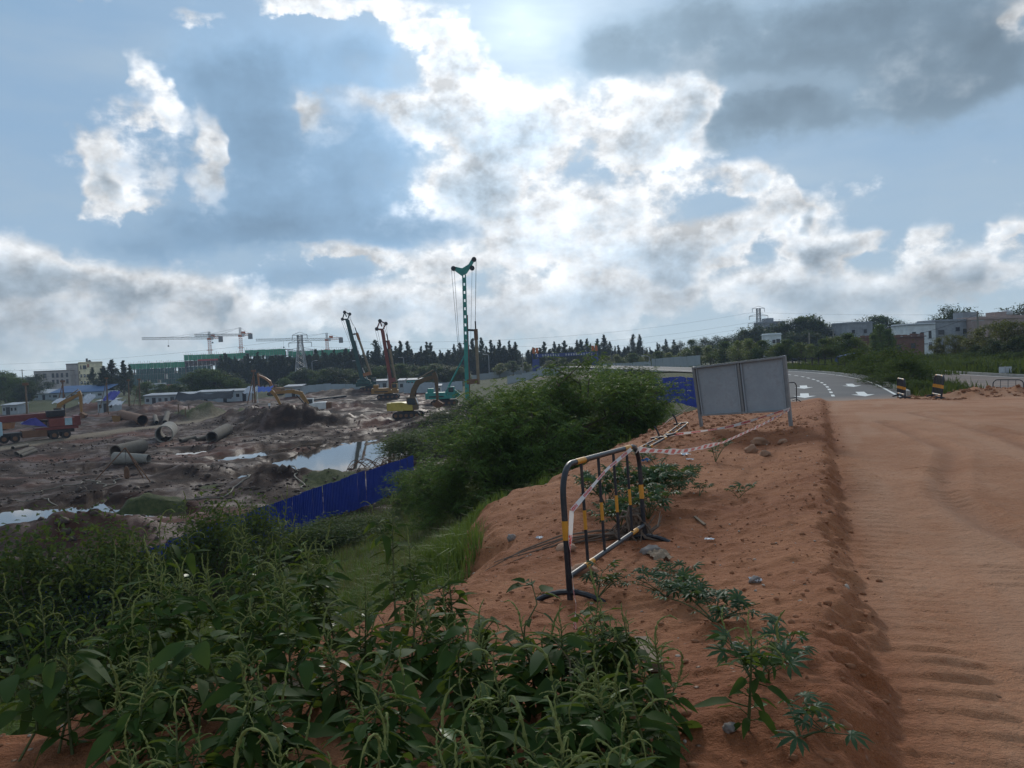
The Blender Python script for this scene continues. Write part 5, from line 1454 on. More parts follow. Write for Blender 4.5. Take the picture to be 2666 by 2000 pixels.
# ------------------------------------------------------------------ red truck crane on the left
def wheel(parent, c, r, w, name='wheel'):
    o = MB().tube([(c[0], c[1] - w / 2, c[2]), (c[0], c[1] + w / 2, c[2])], r, 18).build(name, m_rubber, parent)
    MB().tube([(c[0], c[1] - w / 2 - .02, c[2]), (c[0], c[1] + w / 2 + .02, c[2])], r * .5, 12).build('rim', m_rust, o)
    return o
def truck_crane():
    p1 = gpt(205, 1141); p0 = gpt(20, 1157)
    d = p1 - p0; L = 10.6; a = math.atan2(d.y, d.x)
    t = empty('truck_crane', (p1.x, p1.y, hz(p1.x, p1.y)), a, 'red truck crane with pale blue cab and lowered boom', 'truck crane')
    # local x: rear at 0, cab at -L ; camera side is -y
    MB().box((-L / 2 - .3, 0, 1.05), (L - .6, 2.3, .4)).build('chassis', m_dark, t, bevel=.04)
    for x in (-1.6, -3.0, -7.4, -8.6):
        for s in (-1, 1): wheel(t, (x, s * 1.05, .55), .55, .36)
    MB().box((-5.2, 0, .95), (2.8, 2.5, .9)).build('outrigger_box', m_rust, t, bevel=.05)
    MB().box((-2.6, 0, 1.45), (5.0, 2.4, .35)).build('deck', m_red, t, bevel=.03)
    cab = MB().prism([(-L, 0, .7), (-L + 1.9, 0, .7), (-L + 1.9, 0, 2.75), (-L + .35, 0, 2.75), (-L, 0, 1.9)], (0, 1, 0), 2.4).build('cab', m_lblue, t, bevel=.07)
    for s in (-1, 1):
        MB().prism([(-L + .45, s * 1.21, 1.75), (-L + 1.55, s * 1.21, 1.75), (-L + 1.55, s * 1.21, 2.55), (-L + .6, s * 1.21, 2.55)], (0, 1, 0), .04).build('window', m_glass, cab)
        MB().box((-L - .05, s * .8, 1.1), (.08, .35, .2)).build('headlight', m_white, cab)
    MB().bar((-L + .0, 0, 1.95), (-L + .33, 0, 2.7), 2.1, .05, up=(1, 0, 0)).build('windscreen', m_glass, cab)
    tb = MB().box((-1.9, 0, 2.2), (3.2, 2.3, 1.1)).build('slewing_body', m_redo, t, bevel=.06)
    MB().box((-1.25, -1.17, 2.25), (.85, .05, .95)).build('cab_door', m_lblue, tb)
    cw = MB().box((-.15, 0, 2.3), (.7, 2.4, 1.3)).build('counterweight', m_red, t, bevel=.05)
    for k in range(3): MB().bar((.21, -1.1, 1.8 + k * .38), (.21, -.4, 2.1 + k * .38), .02, .16, up=(0, 0, 1)).build('warning_stripe', m_white, cw)
    MB().bar((-1.6, .2, 3.15), (-15.5, .2, 2.95), .75, .85).build('boom', m_red, t, bevel=.05)
    MB().bar((-12.5, .2, 2.99), (-19, .2, 2.9), .58, .62).build('boom_section', m_redo, t)
    MB().tube([(-2.6, .2, 2.3), (-6.2, .2, 2.7)], .14, 8).build('boom_ram', m_dark, t)
    tp = MB().add([(-6.6, -1.0, 2.3), (-3.7, -1.25, 1.75), (-3.7, .9, 1.8), (-6.6, .9, 2.35), (-5.6, -1.1, 2.95), (-4.9, -1.1, 3.0), (-4.9, .8, 3.0), (-5.6, .8, 2.95)],
                  [(0, 1, 5, 4), (1, 2, 6, 5), (2, 3, 7, 6), (3, 0, 4, 7), (4, 5, 6, 7)]).build('tarpaulin', m_tarp)
    tp.matrix_world = Matrix.Translation(t.location) @ Matrix.Rotation(a, 4, 'Z')
    tag(tp, 'purple-blue tarpaulin draped on the red truck crane deck', 'tarpaulin')
    MB().box((-2.6, -.2, 3.4), (2.2, 1.2, .8)).build('winch', m_dark, t, bevel=.05)
truck_crane()

# ------------------------------------------------------------------ pipes, casings and tripod
def pipe(label, c0, c1, r, mat, wall=.1, r2=None, name='concrete_pipe', cat='pipe', group=None, lift=0.0):
    """pixel ends of the pipe's underside"""
    a, b = gpt(*c0), gpt(*c1)
    a = Vector((a.x, a.y, hz(a.x, a.y) + r * .92 + lift)); b = Vector((b.x, b.y, hz(b.x, b.y) + (r2 or r) * .92 + lift))
    m_ = (a + b) / 2
    o = MB().pipe(a - m_, b - m_, r, r - wall, 28, r2).build(name, mat, None, True)
    o.location = m_
    return tag(o, label, cat, group)
m_conc2 = pm('concrete_stained', (0.145, 0.125, 0.10), rough=.9, dirt=.5, dirtcol=(.09, .07, .05), scale=.7)
pipe('large concrete pipe open at its left end, behind the tripod', (302, 1194), (372, 1180), .72, m_conc2, .1)
pipe('pale tapered concrete pipe lying in front of the large one', (300, 1213), (388, 1211), .62, m_conc, .09, .42)
pipe('wide grey concrete ring tipped towards the haul road', (428, 1152), (442, 1136), 1.05, m_conc, .12)
pipe('stained concrete pipe with open left end right of the grey ring', (552, 1150), (592, 1136), .72, m_conc2, .1)
pipe('big brown steel casing lying tilted beyond the haul road', (318, 1092), (372, 1108), .85, m_rust, .06)
pipe('left of two small concrete pipe ends beyond the haul road', (408, 1106), (404, 1096), .38, m_conc2, .07)
pipe('right of two small concrete pipe ends beyond the haul road', (430, 1107), (438, 1097), .42, m_conc2, .07)
for i, (x0, y0, x1, y1, lab) in enumerate(((34, 1180, 72, 1170, 'farthest'), (42, 1186, 84, 1175, 'second farthest'), (46, 1190, 88, 1179, 'second nearest'), (55, 1191, 94, 1182, 'nearest'))):
    pipe('%s of four slim grey pipes lying at the left edge' % lab, (x0, y0), (x1, y1), .20, m_conc2, .04, lift=.0)
pipe('slim dark pipe lying left of the stained concrete pipe', (470, 1152), (508, 1144), .22, m_conc2, .04)
pipe('short slim pipe touching the stained concrete pipe', (512, 1149), (540, 1144), .22, m_conc2, .04)
pipe('brown casing end lying near the person in white', (645, 1078), (668, 1086), .5, m_rust, .05)
pipe('red-brown casing beside the person in white', (668, 1076), (688, 1083), .5, m_redo, .05)
pipe('long dark steel casing lying before the white hut fence', (800, 1046), (900, 1034), .3, m_ktarp, .04)
pipe('thin white plastic pipe lying by the near puddle', (325, 1352), (478, 1342), .07, m_white, .02)
def tripod():
    ap = at(326, 1166, 61.5)
    t = empty('tripod', (ap.x, ap.y, hz(ap.x, ap.y)), 0, 'thin steel tripod with hanging drop weight in front of the pipes', 'tripod')
    A = Vector((0, 0, ap.z - t.location.z))
    for u, v in ((246, 1262), (374, 1252), (392, 1258)):
        g = gpt(u, v); MB().tube([A, Vector((g.x - ap.x, g.y - ap.y, hz(g.x, g.y) - t.location.z))], .045, 6).build('leg', m_rust, t)
    MB().tube([A, A - Vector((0, 0, 1.5))], .02, 5).build('rope', m_cable, t)
    MB().tube([A - Vector((0, 0, 1.5)), A - Vector((0, 0, 1.75)), A - Vector((0, 0, 1.9)), A - Vector((0, 0, 2.4)), A - Vector((0, 0, 2.5))], [.08, .18, .2, .2, .12], 10).build('drop_weight', m_rust, t)
tripod()
# hoses and cables trailing over the mud
def hose(label, px, r, mat, seed, name='hose'):
    rr = random.Random(seed); pts = []
    for u, v in px: g = gpt(u, v); pts.append(g)
    P = resample([(q.x, q.y) for q in pts], 26); out = []
    for i, (x, y) in enumerate(P):
        x += .25 * math.sin(i * .9 + seed); out.append((x, y, hz(x, y) + r * 1.2))
    o = MB().tube(out, r, 5).build(name, mat, None, True)
    return tag(o, label, 'hose')
m_hose = pm('hose', (0.25, 0.22, 0.17), rough=.7, dirt=.4)
hose('pale hose curving over the mud heap behind the blue fence', [(470, 1305), (560, 1300), (640, 1270), (675, 1240)], .05, m_hose, 1)
hose('pale hose running down towards the blue fence top', [(745, 1242), (770, 1260), (795, 1276)], .05, m_hose, 2)
hose('thin hose looping below the tripod', [(244, 1262), (275, 1278), (315, 1262)], .04, m_hose, 3)
hose('thin cable trailing left of the tripod', [(60, 1285), (130, 1275), (190, 1270), (245, 1260)], .035, m_hose, 4)
hose('thin cable lying beyond the left puddle', [(20, 1300), (120, 1302), (190, 1308), (250, 1300)], .035, m_hose, 5)
# tangle of reinforcing bars by the blue fence
def tangle():
    c = gpt(980, 1222); t = empty('rebar_tangle', (c.x, c.y, hz(c.x, c.y)), 0, 'tangle of bent reinforcing bars at the puddle edge by the blue fence', 'rebar')
    rr = random.Random(5)
    for k in range(16):
        x = rr.uniform(-1.6, 1.6); y = rr.uniform(-.6, .6); L = rr.uniform(1.2, 2.6); h = rr.uniform(.4, 1.1)
        MB().tube([(x + L * (f - .5), y + .3 * math.sin(f * 3 + k), h * math.sin(math.pi * f) * (1 - .3 * f) + .02) for f in [j / 8 for j in range(9)]], .03, 4).build('bar', m_rust, t)
tangle()
# clods of wet mud around the puddles (stuff) and along the heaps
def clods(n, region, smin, smax, name, mat, label, seed, ok=None, cat='clods'):
    g = np.random.default_rng(seed); x0, x1, y0, y1 = region
    X = g.uniform(x0, x1, n); Y = g.uniform(y0, y1, n)
    if ok is not None: k = ok(X, Y, g); X, Y = X[k], Y[k]
    n = len(X); Z = height(X, Y); S = smin * (smax / smin) ** (g.random(n) ** 1.8)
    ico = np.array([(0, 0, 1), (.894, 0, .447), (.276, .851, .447), (-.724, .526, .447), (-.724, -.526, .447), (.276, -.851, .447), (.724, .526, -.447), (-.276, .851, -.447), (-.894, 0, -.447), (-.276, -.851, -.447), (.724, -.526, -.447), (0, 0, -1)])
    fc = np.array([(0, 1, 2), (0, 2, 3), (0, 3, 4), (0, 4, 5), (0, 5, 1), (1, 6, 2), (2, 7, 3), (3, 8, 4), (4, 9, 5), (5, 10, 1), (6, 7, 2), (7, 8, 3), (8, 9, 4), (9, 10, 5), (10, 6, 1), (11, 7, 6), (11, 8, 7), (11, 9, 8), (11, 10, 9), (11, 6, 10)])
    V = ico[None] * (1 + g.uniform(-.35, .35, (n, 12, 1))); V = V * S[:, None, None] * (np.array([1, 1, .7]) * g.uniform(.6, 1.3, (n, 1, 3)))
    a = g.uniform(0, 6.28, n); c, s = np.cos(a)[:, None], np.sin(a)[:, None]
    VX = V[..., 0] * c - V[..., 1] * s; VY = V[..., 0] * s + V[..., 1] * c
    V = np.stack([VX + X[:, None], VY + Y[:, None], V[..., 2] + Z[:, None] + .15 * S[:, None]], -1).reshape(-1, 3)
    F = (np.arange(n)[:, None, None] * 12 + fc[None]).reshape(-1, 3)
    return tag(np_mesh(name, V, F, mat, smooth=True), label, cat, kind='stuff')
m_mudc = pm('mud_clod', (0.062, 0.040, 0.029), rough=.75, dirt=.4, dirtcol=(.03, .020, .015), scale=2)
m_soilc = pm('soil_clod', (0.27, 0.115, 0.055), rough=.95, dirt=.35, dirtcol=(.20, .075, .032), scale=3)
m_peb = pm('pebble', (0.40, 0.33, 0.27), rough=.9, dirt=.45, dirtcol=(.24, .11, .06), scale=9)
def pit_ok(X, Y, g):
    s = edge_s(X, Y); z = height(X, Y); n = fbm(X / 5, Y / 5, 2, 111)
    return (s < -19) & (z > WATER_Z + .02) & (n > -.05) & (seg_dist(X, Y, PATH) > 3)
clods(14000, (-60, 10, 24, 130), .04, .20, 'mud_clods', m_mudc, 'lumps of dark wet mud strewn over the pit floor', 21, pit_ok)
clods(2600, (-40, 4, 24, 66), .08, .40, 'mud_clods', m_mudc, 'bigger mud lumps thrown up around the near puddles', 22, lambda X, Y, g: pit_ok(X, Y, g) & (fbm(X / 3, Y / 3, 2, 113) > .05))
def top_ok(X, Y, g):
    s = edge_s(X, Y); b = (X - berm_x(Y)) * .928
    return (s > -1.6) & (b < .05) & (np.hypot(X, Y) > 1.6) & (g.random(len(X)) < np.clip(8 / np.hypot(X, Y), .2, 1))
clods(34000, (-5, 15, 2, 36), .005, .026, 'soil_clods', m_soilc, 'crumbs and clods of orange soil on the bank', 23, top_ok)
clods(2600, (-5, 13, 2, 32), .005, .020, 'pebbles', m_peb, 'pale pebbles scattered on the orange bank', 24, top_ok, 'pebbles')
clods(16000, (0, 16, 2.2, 38), .006, .034, 'soil_clods', m_soilc, 'crumbled dark soil along the edge of the driven road', 25, lambda X, Y, g: (np.abs((X - berm_x(Y)) * .928 + .05) < .22 * np.abs(g.normal(0, 1, len(X)))) & (Y > 1.8))
clods(1600, (20, 34, 36.6, 41), .02, .13, 'soil_clods', m_soilc, 'lumps of orange soil on the ridge before the right carriageway', 26, lambda X, Y, g: fbm(X / 2, Y / 2, 2, 115) > -.1)
clods(2600, (2, 9, 17, 33), .012, .075, 'soil_clods', m_soilc, 'rough clods around the board and the bank crest', 27, lambda X, Y, g: (edge_s(X, Y) > -1.2) & ((X - berm_x(Y)) < -.3))

# ------------------------------------------------------------------ litter and rocks on the bank
m_rock = pm('rock', (0.33, 0.19, 0.12), rough=.95, dirt=.4, dirtcol=(.22, .09, .045), scale=2.5, bump=.4)
m_grock = pm('grey_rock', (0.24, 0.21, 0.19), rough=.95, dirt=.4, dirtcol=(.22, .10, .05), scale=4, bump=.4)
def rock(label, u, v, size, mat, seed, flat=.7, name='rock', cat='rock'):
    rr = random.Random(seed); p = on_ground(u, v)
    bm = bmesh.new(); bmesh.ops.create_icosphere(bm, subdivisions=3, radius=1.0)
    for vt in bm.verts:
        c = vt.co.copy()
        k = 1 + .55 * float(fbm(np.array([c.x * 1.1 + seed]), np.array([c.y * 1.1 + c.z * 1.7]), 3, seed)[0])
        vt.co = Vector((c.x * size[0], c.y * size[1], c.z * size[2])) * k
    me = bpy.data.meshes.new(name); bm.to_mesh(me); bm.free(); me.materials.append(mat)
    me.polygons.foreach_set('use_smooth', [True] * len(me.polygons))
    o = bpy.data.objects.new(name, me); o.location = (p.x, p.y, p.z + size[2] * .35); o.rotation_euler = (rr.uniform(-.3, .3), rr.uniform(-.3, .3), rr.uniform(0, 6))
    link(o); return tag(o, label, cat)
for i, (x, y, s, mt, lab) in enumerate((
        (1640, 962, (.20, .15, .11), m_rock, 'largest orange rock below the right board post'), (1622, 978, (.13, .12, .10), m_rock, 'small orange rock left of the largest one below the board'), (1652, 985, (.12, .1, .08), m_rock, 'small orange rock in front of the largest one below the board'),
        (1690, 958, (.13, .10, .07), m_rock, 'rounded clod beside the right board post'), (985, 1188, (.05, .04, .05), m_grock, 'pale stone at the tip of the orange bank'), (1405, 1195, (.12, .09, .05), m_grock, 'grey stone by the far barrier foot'),
        (1260, 1240, (.13, .09, .06), m_rock, 'flat red rock under the barrier rail'), (1225, 1190, (.1, .08, .05), m_rock, 'dark rock left of the near barrier post'), (1105, 1165, (.06, .05, .05), m_grock, 'little pale stone on the outer slope of the bank'),
        (1630, 1260, (.045, .04, .03), m_grock, 'grey stone on bare soil near the road edge'), (1575, 1580, (.03, .025, .02), m_grock, 'pale pebble near the bottom of the bank'), (1590, 1405, (.03, .03, .02), m_grock, 'pale stone right of the dark palmate plant'))):
    rock(lab, *D(x, y), s, mt, 40 + i)
def scrap(label, u, v, w, h, mat, seed, name, cat, hump=.5):
    """crumpled sheet"""
    rr = random.Random(seed); p = on_ground(u, v); n = 9; vs, fs = [], []
    for j in range(n):
        for i in range(n):
            x = w * (i / (n - 1) - .5); y = h * (j / (n - 1) - .5)
            z = .012 + hump * min(w, h) * (abs(float(pnoise(np.array([x / w * 3 + seed]), np.array([y / h * 3.]), seed)[0])) + .25 * math.cos(x / w * 3) * math.cos(y / h * 3))
            vs.append((x * rr.uniform(.9, 1.1), y * rr.uniform(.9, 1.1), z))
    for j in range(n - 1):
        for i in range(n - 1): fs.append((j * n + i, j * n + i + 1, (j + 1) * n + i + 1, (j + 1) * n + i))
    mb = MB(); mb.add(vs, fs); o = mb.build(name, mat); o.location = p; o.rotation_euler = (0, 0, rr.uniform(0, 3))
    return tag(o, label, cat)
m_plast = pm('plastic_white', (0.62, 0.63, 0.65), rough=.4, dirt=.3, dirtcol=(.35, .2, .13), scale=6)
m_pblue = pm('plastic_blue', (0.02, 0.16, 0.45), rough=.4, dirt=.2, scale=6)
m_card = pm('card_brown', (0.30, 0.22, 0.15), rough=.9, dirt=.4, dirtcol=(.2, .09, .05), scale=5)
scrap('crumpled white plastic bag on the soil below the board', *D(1478, 984), .22, .16, m_plast, 3, 'plastic_bag', 'bag')
scrap('small white wrapper beside the crumpled plastic bag', *D(1490, 996), .14, .1, m_plast, 4, 'wrapper', 'litter')
scrap('bright blue plastic scrap behind the far barrier post', *D(1397, 998), .16, .14, m_pblue, 5, 'plastic_scrap', 'litter', .9)
scrap('white paper scrap on bare soil right of the barrier', *D(1532, 1168), .10, .05, m_plast, 6, 'paper_scrap', 'litter')
scrap('pale plastic cup flattened under the barrier rail', *D(1165, 1165), .10, .07, m_plast, 7, 'plastic_scrap', 'litter')
scrap('brown sacking half buried by the far barrier foot', *D(1425, 1205), .30, .18, m_card, 8, 'sacking', 'litter')
scrap('clear plastic crumple in the middle of the orange bank', *D(1632, 1262), .08, .07, m_plast, 10, 'plastic_scrap', 'litter')
scrap('brown card scrap under the weeds at lower left', *D(620, 1500), .22, .16, m_card, 12, 'card_scrap', 'litter')
def stick_(label, u0, v0, u1, v1, r, mat, name='plank'):
    a, b = on_ground(u0, v0), on_ground(u1, v1); a.z += r; b.z += r
    o = MB().bar(a - a, b - a, r * 2.6, r * 1.3).build(name, mat); o.location = a
    return tag(o, label, 'plank')
stick_('grey weathered board lying in front of the weeds', *D(1385, 1400), *D(1418, 1465), .03, m_timber)
stick_('thin pale batten on bare soil right of the palmate clump', *D(1500, 1120), *D(1522, 1140), .012, m_timber)
def roots():
    p = on_ground(*D(1372, 1165)); t = empty('dead_root', (p.x, p.y, p.z), 0, 'tangled dead brown root clump at the far barrier post', 'root')
    rr = random.Random(9)
    m_root = pm('dead_root', (0.16, 0.115, 0.085), rough=.9, dirt=.5, dirtcol=(.07, .045, .03), scale=5)
    for k in range(34):
        a = rr.uniform(0, 6.28); L = rr.uniform(.12, .42); z = rr.uniform(.0, .26)
        pts = [(rr.uniform(-.1, .1) + L * f * math.cos(a + .9 * f), rr.uniform(-.05, .05) + L * f * math.sin(a + .9 * f), max(.0, z + .16 * math.sin(3 * f + k) - .12 * f)) for f in (0, .3, .6, 1)]
        MB().tube(pts, [.02, .016, .011, .004], 5).build('root', m_root, t, True)
    for k in range(7):    # long stalks trailing left along the ground
        pts = []; 
        for f in (0, .25, .5, .75, 1):
            x, y = p.x - f * (1.0 + .1 * k), p.y - f * (.1 + .05 * k) + .04 * k
            pts.append((x - p.x, y - p.y, hz(x, y) - p.z + .03 + .05 * math.sin(3 * f + k)))
        MB().tube(pts, [.014, .012, .010, .008, .004], 5).build('stalk', m_root, t, True)
roots()

# ================================================================== sheds and fences round the site
m_wsheet = M('white_sheet', (0.31, 0.35, 0.37), .5, .0, dirt=.35, dirtcol=(.25, .22, .20), scale=.5, var=.12)
m_wsheet2 = M('grey_white_sheet', (0.36, 0.42, 0.46), .5, .0, dirt=.35, dirtcol=(.2, .18, .16), scale=.5, var=.15)
m_win = M('window_dark', (0.02, 0.024, 0.03), .25, dirt=.2, var=.3, spec=.6)
m_roofw = M('pale_roof', (0.38, 0.40, 0.42), .6, dirt=.3, scale=.4)
m_tealsh = M('teal_sheet', (0.06, 0.32, 0.33), .5, dirt=.25, scale=.5)
m_dblue = M('blue_roof', (0.025, 0.09, 0.22), .5, dirt=.3, scale=.4)
m_frame = M('window_frame_grey', (0.40, 0.41, 0.41), .6, dirt=.3)
def base_at(u, depth):
    """point on the ground at this column of the photograph and depth"""
    d = ray(u, 924 - (u - 1333) * .0402)
    return Vector((d.x * depth, depth, hz(d.x * depth, depth)))
def zat(v, u, depth): return at(u, v, depth).z
def far_fence(label, u0, u1, depth0, depth1, h, mat, pw=2.0, seed=0, n=8, zo=0.0):
    a, b = base_at(u0, depth0), base_at(u1, depth1)
    return sheet_fence('sheet_fence', label, [(a.x, a.y), (b.x, b.y)], h, mat, pw, zo, True, None, .06, n, seed, m_tealdk)
far_fence('long white sheet fence behind the leaning rigs', 760, 935, 208, 214, 2.3, m_wsheet2, 2.0, 1)
far_fence('white sheet fence right of the orange rig', 1048, 1205, 200, 196, 2.6, m_wsheet2, 2.0, 2)
far_fence('pale sheet fence in the far field behind the teal rig', 1225, 1425, 262, 250, 2.2, m_wsheet, 2.2, 3)
far_fence('low white fence on the field right of the teal rig', 1318, 1460, 190, 184, 2.0, m_wsheet, 2.0, 4)
far_fence('white sheet fence above the shrubs with a gap post', 1560, 1696, 212, 190, 2.6, m_wsheet, 2.0, 5)
far_fence('tall white framed fence left of the grey board', 1696, 1830, 172, 150, 2.9, m_wsheet, 1.8, 6)
def shed(name, label, u0, u1, depth, h, wall, roof, deep=4.0, nwin=3, lean=.35, pane=True, cat='shed', over=.2, zlift=0.0, roofd=.12, nodoor=False):
    a, b = base_at(u0, depth), base_at(u1, depth)
    z = min(a.z, b.z) + zlift; w = (b - a).length
    t = empty(name, ((a.x + b.x) / 2, (a.y + b.y) / 2, z), math.atan2(b.y - a.y, b.x - a.x), label, cat)
    MB().prism([(-w / 2, deep / 2, 0), (w / 2, deep / 2, 0), (w / 2, deep / 2, h), (-w / 2, deep / 2, h)], (0, 1, 0), deep).build('wall', wall, t)
    MB().prism([(-w / 2 - over, -over * 2, h), (-w / 2 - over, deep + over, h + lean), (-w / 2 - over, deep + over, h + lean + roofd), (-w / 2 - over, -over * 2, h + roofd)], (1, 0, 0), .0001).build if False else None
    MB().prism([(0, -over * 2, h), (0, deep + over, h + lean), (0, deep + over, h + lean + roofd), (0, -over * 2, h + roofd)], (1, 0, 0), w + 2 * over).build('roof', roof, t)
    for k in range(nwin):
        x = -w / 2 + w * (k + .5) / nwin
        if k % 3 == 1 and not nodoor: MB().box((x, -.02, h * .4), (.9, .05, h * .8)).build('door', m_win if pane else m_frame, t)
        else:
            f = MB().box((x, -.02, h * .58), (min(1.5, w / nwin * .6), .06, h * .38)).build('window', m_frame, t)
            MB().box((x, -.06, h * .58), (min(1.3, w / nwin * .5), .03, h * .30)).build('pane', m_win, f)
    return t
shed('site_hut', 'long white site hut with flat roof left of the black netting', 372, 500, 188, 2.6, m_wsheet, m_roofw, 4, 8)
shed('site_hut', 'white site hut running on behind the black netting', 506, 640, 192, 2.6, m_wsheet2, m_roofw, 4, 8)
shed('site_hut', 'small pale blue-white hut beside the blue tarp', 738, 782, 200, 2.7, m_wsheet, m_roofw, 4, 3)
shed('site_hut', 'white hut between the two leaning rigs', 973, 1006, 206, 3.0, m_wsheet, m_roofw, 4, 2)
shed('site_hut', 'white hut directly right of the orange rig', 1034, 1050, 204, 3.2, m_wsheet, m_roofw, 4, 1)
shed('site_hut', 'white hut with dark windows near the yellow box at the left', 249, 290, 165, 2.6, m_wsheet, m_roofw, 3.5, 3)
shed('site_hut', 'low white cabins at the far left edge of the pit', 0, 40, 175, 2.2, m_wsheet, m_roofw, 4, 4)
shed('teal_shed', 'teal shed with pale roof above the white fence', 1057, 1101, 222, 2.0, m_tealsh, m_roofw, 4, 5, zlift=.8, nodoor=True)
shed('guard_booth', 'small white guard booth above the excavator stick', 1131, 1145, 190, 2.0, m_white, m_roofw, 1.4, 1, cat='booth')
shed('blue_roof_shed', 'blue-roofed shed in front of the pale yellow house', 128, 268, 255, 2.4, m_wsheet2, m_dblue, 9, 6, lean=2.0)
shed('blue_roof_shed', 'lower blue-roofed shed left of the pale yellow house', 80, 140, 262, 2.2, m_wsheet2, m_roofw, 7, 3, lean=1.2)
# netting and tarps on the huts
def tarp(label, u0, v0, u1, v1, depth, mat, sag=.4, seed=0, name='tarpaulin', dp=2.5):
    a, b = at(u0, v0, depth), at(u1, v1, depth); n = 10; vs, fs = [], []
    for j in range(5):
        for i in range(n):
            f = i / (n - 1); g_ = j / 4
            x = a.x + (b.x - a.x) * f; z = max(a.z, b.z) + (min(a.z, b.z) - max(a.z, b.z)) * g_ - sag * math.sin(math.pi * f) * (1 - g_)
            vs.append((x, depth - dp * g_ + .3 * math.sin(i * 1.3 + seed), z + .15 * math.sin(i * 2.1 + j + seed)))
    for j in range(4):
        for i in range(n - 1): fs.append((j * n + i, j * n + i + 1, (j + 1) * n + i + 1, (j + 1) * n + i))
    o = MB().add(vs, fs).build(name, mat, None, True)
    return tag(o, label, 'tarpaulin')
tarp('black shade netting hung across the white huts', 462, 1022, 612, 1036, 185, m_ktarp, .6, 1)
tarp('bright blue tarp behind the distant excavator arm', 672, 1006, 712, 1018, 182, m_btarp, .2, 2)
tarp('white tarp heap beside the blue tarp', 640, 1010, 672, 1022, 181, m_wtarp, -.4, 3)
tarp('grey-white plastic sheet over a heap left of the white hut', 222, 1032, 250, 1048, 158, m_wtarp, -.6, 4)
tarp('purple-grey tarp beside the white hut with dark windows', 284, 1022, 316, 1040, 160, m_tarp, -.3, 5)
tarp('white sheet sagging under a timber frame', 298, 1040, 334, 1052, 152, m_wtarp, .4, 6)
tarp('pale sheet on the mud by the left timber mast', 150, 1040, 178, 1047, 140, m_wtarp, -.2, 7)
# skips, boxes
def skip(label, u, v, depth, size, mat, name='skip'):
    p = at(u, v, depth); z = hz(p.x, p.y); sx, sy, sz = size
    t = empty(name, (p.x, p.y, z), .15, label, 'skip')
    MB().prism([(-sx * .42, 0, 0), (sx * .42, 0, 0), (sx * .5, 0, sz), (-sx * .5, 0, sz)], (0, 1, 0), sy).build('body', mat, t, bevel=.04)
    MB().box((0, 0, sz + .03), (sx * 1.04, sy * 1.04, .1)).build('rim', m_rust, t)
skip('yellow skip standing in front of the sagging sheet', 305, 1062, 138, (1.5, 1.4, 1.1), m_exy)
skip('orange-yellow skip at the left edge above the crane', 8, 1064, 128, (2.8, 1.6, 1.0), m_orange)
# timber masts and derricks dotted about
def mast(label, u, vt, vb, depth, legs=1, r=.12, mat=None, name='timber_mast'):
    top = at(u, vt, depth); z = hz(top.x, top.y); h = top.z - z
    t = empty(name, (top.x, top.y, z), 0, label, 'mast')
    mt = mat or m_timber
    MB().tube([(0, 0, 0), (0, 0, h)], [r, r * .7], 7).build('pole', mt, t)
    for k in range(legs):
        a = 2.2 + 1.9 * k; MB().tube([(0, 0, h * .93), (math.cos(a) * h * .28, math.sin(a) * h * .28, 0)], r * .55, 6).build('brace', mt, t)
    MB().box((0, 0, h), (r * 5, r * 2, r * 2.5)).build('cap', m_rust, t)
mast('timber mast with brace near the white hut at the left', 277, 985, 1046, 155, 2)
mast('brown lattice mast before the pale yellow house', 163, 993, 1038, 170, 2, .18, m_rust)
mast('leaning timber mast at the white hut end', 362, 988, 1040, 160, 2)
mast('slim timber mast beside the sagging sheet', 334, 990, 1046, 158, 1)
mast('yellow-brown mast at the far left of the pit', 66, 1000, 1056, 150, 1, .2)
mast('rusty drill mast beside the distant excavator', 660, 966, 1040, 178, 2, .2, m_rust)
mast('thin white post right of the rusty drill mast', 669, 1002, 1034, 176, 0, .1, m_white)
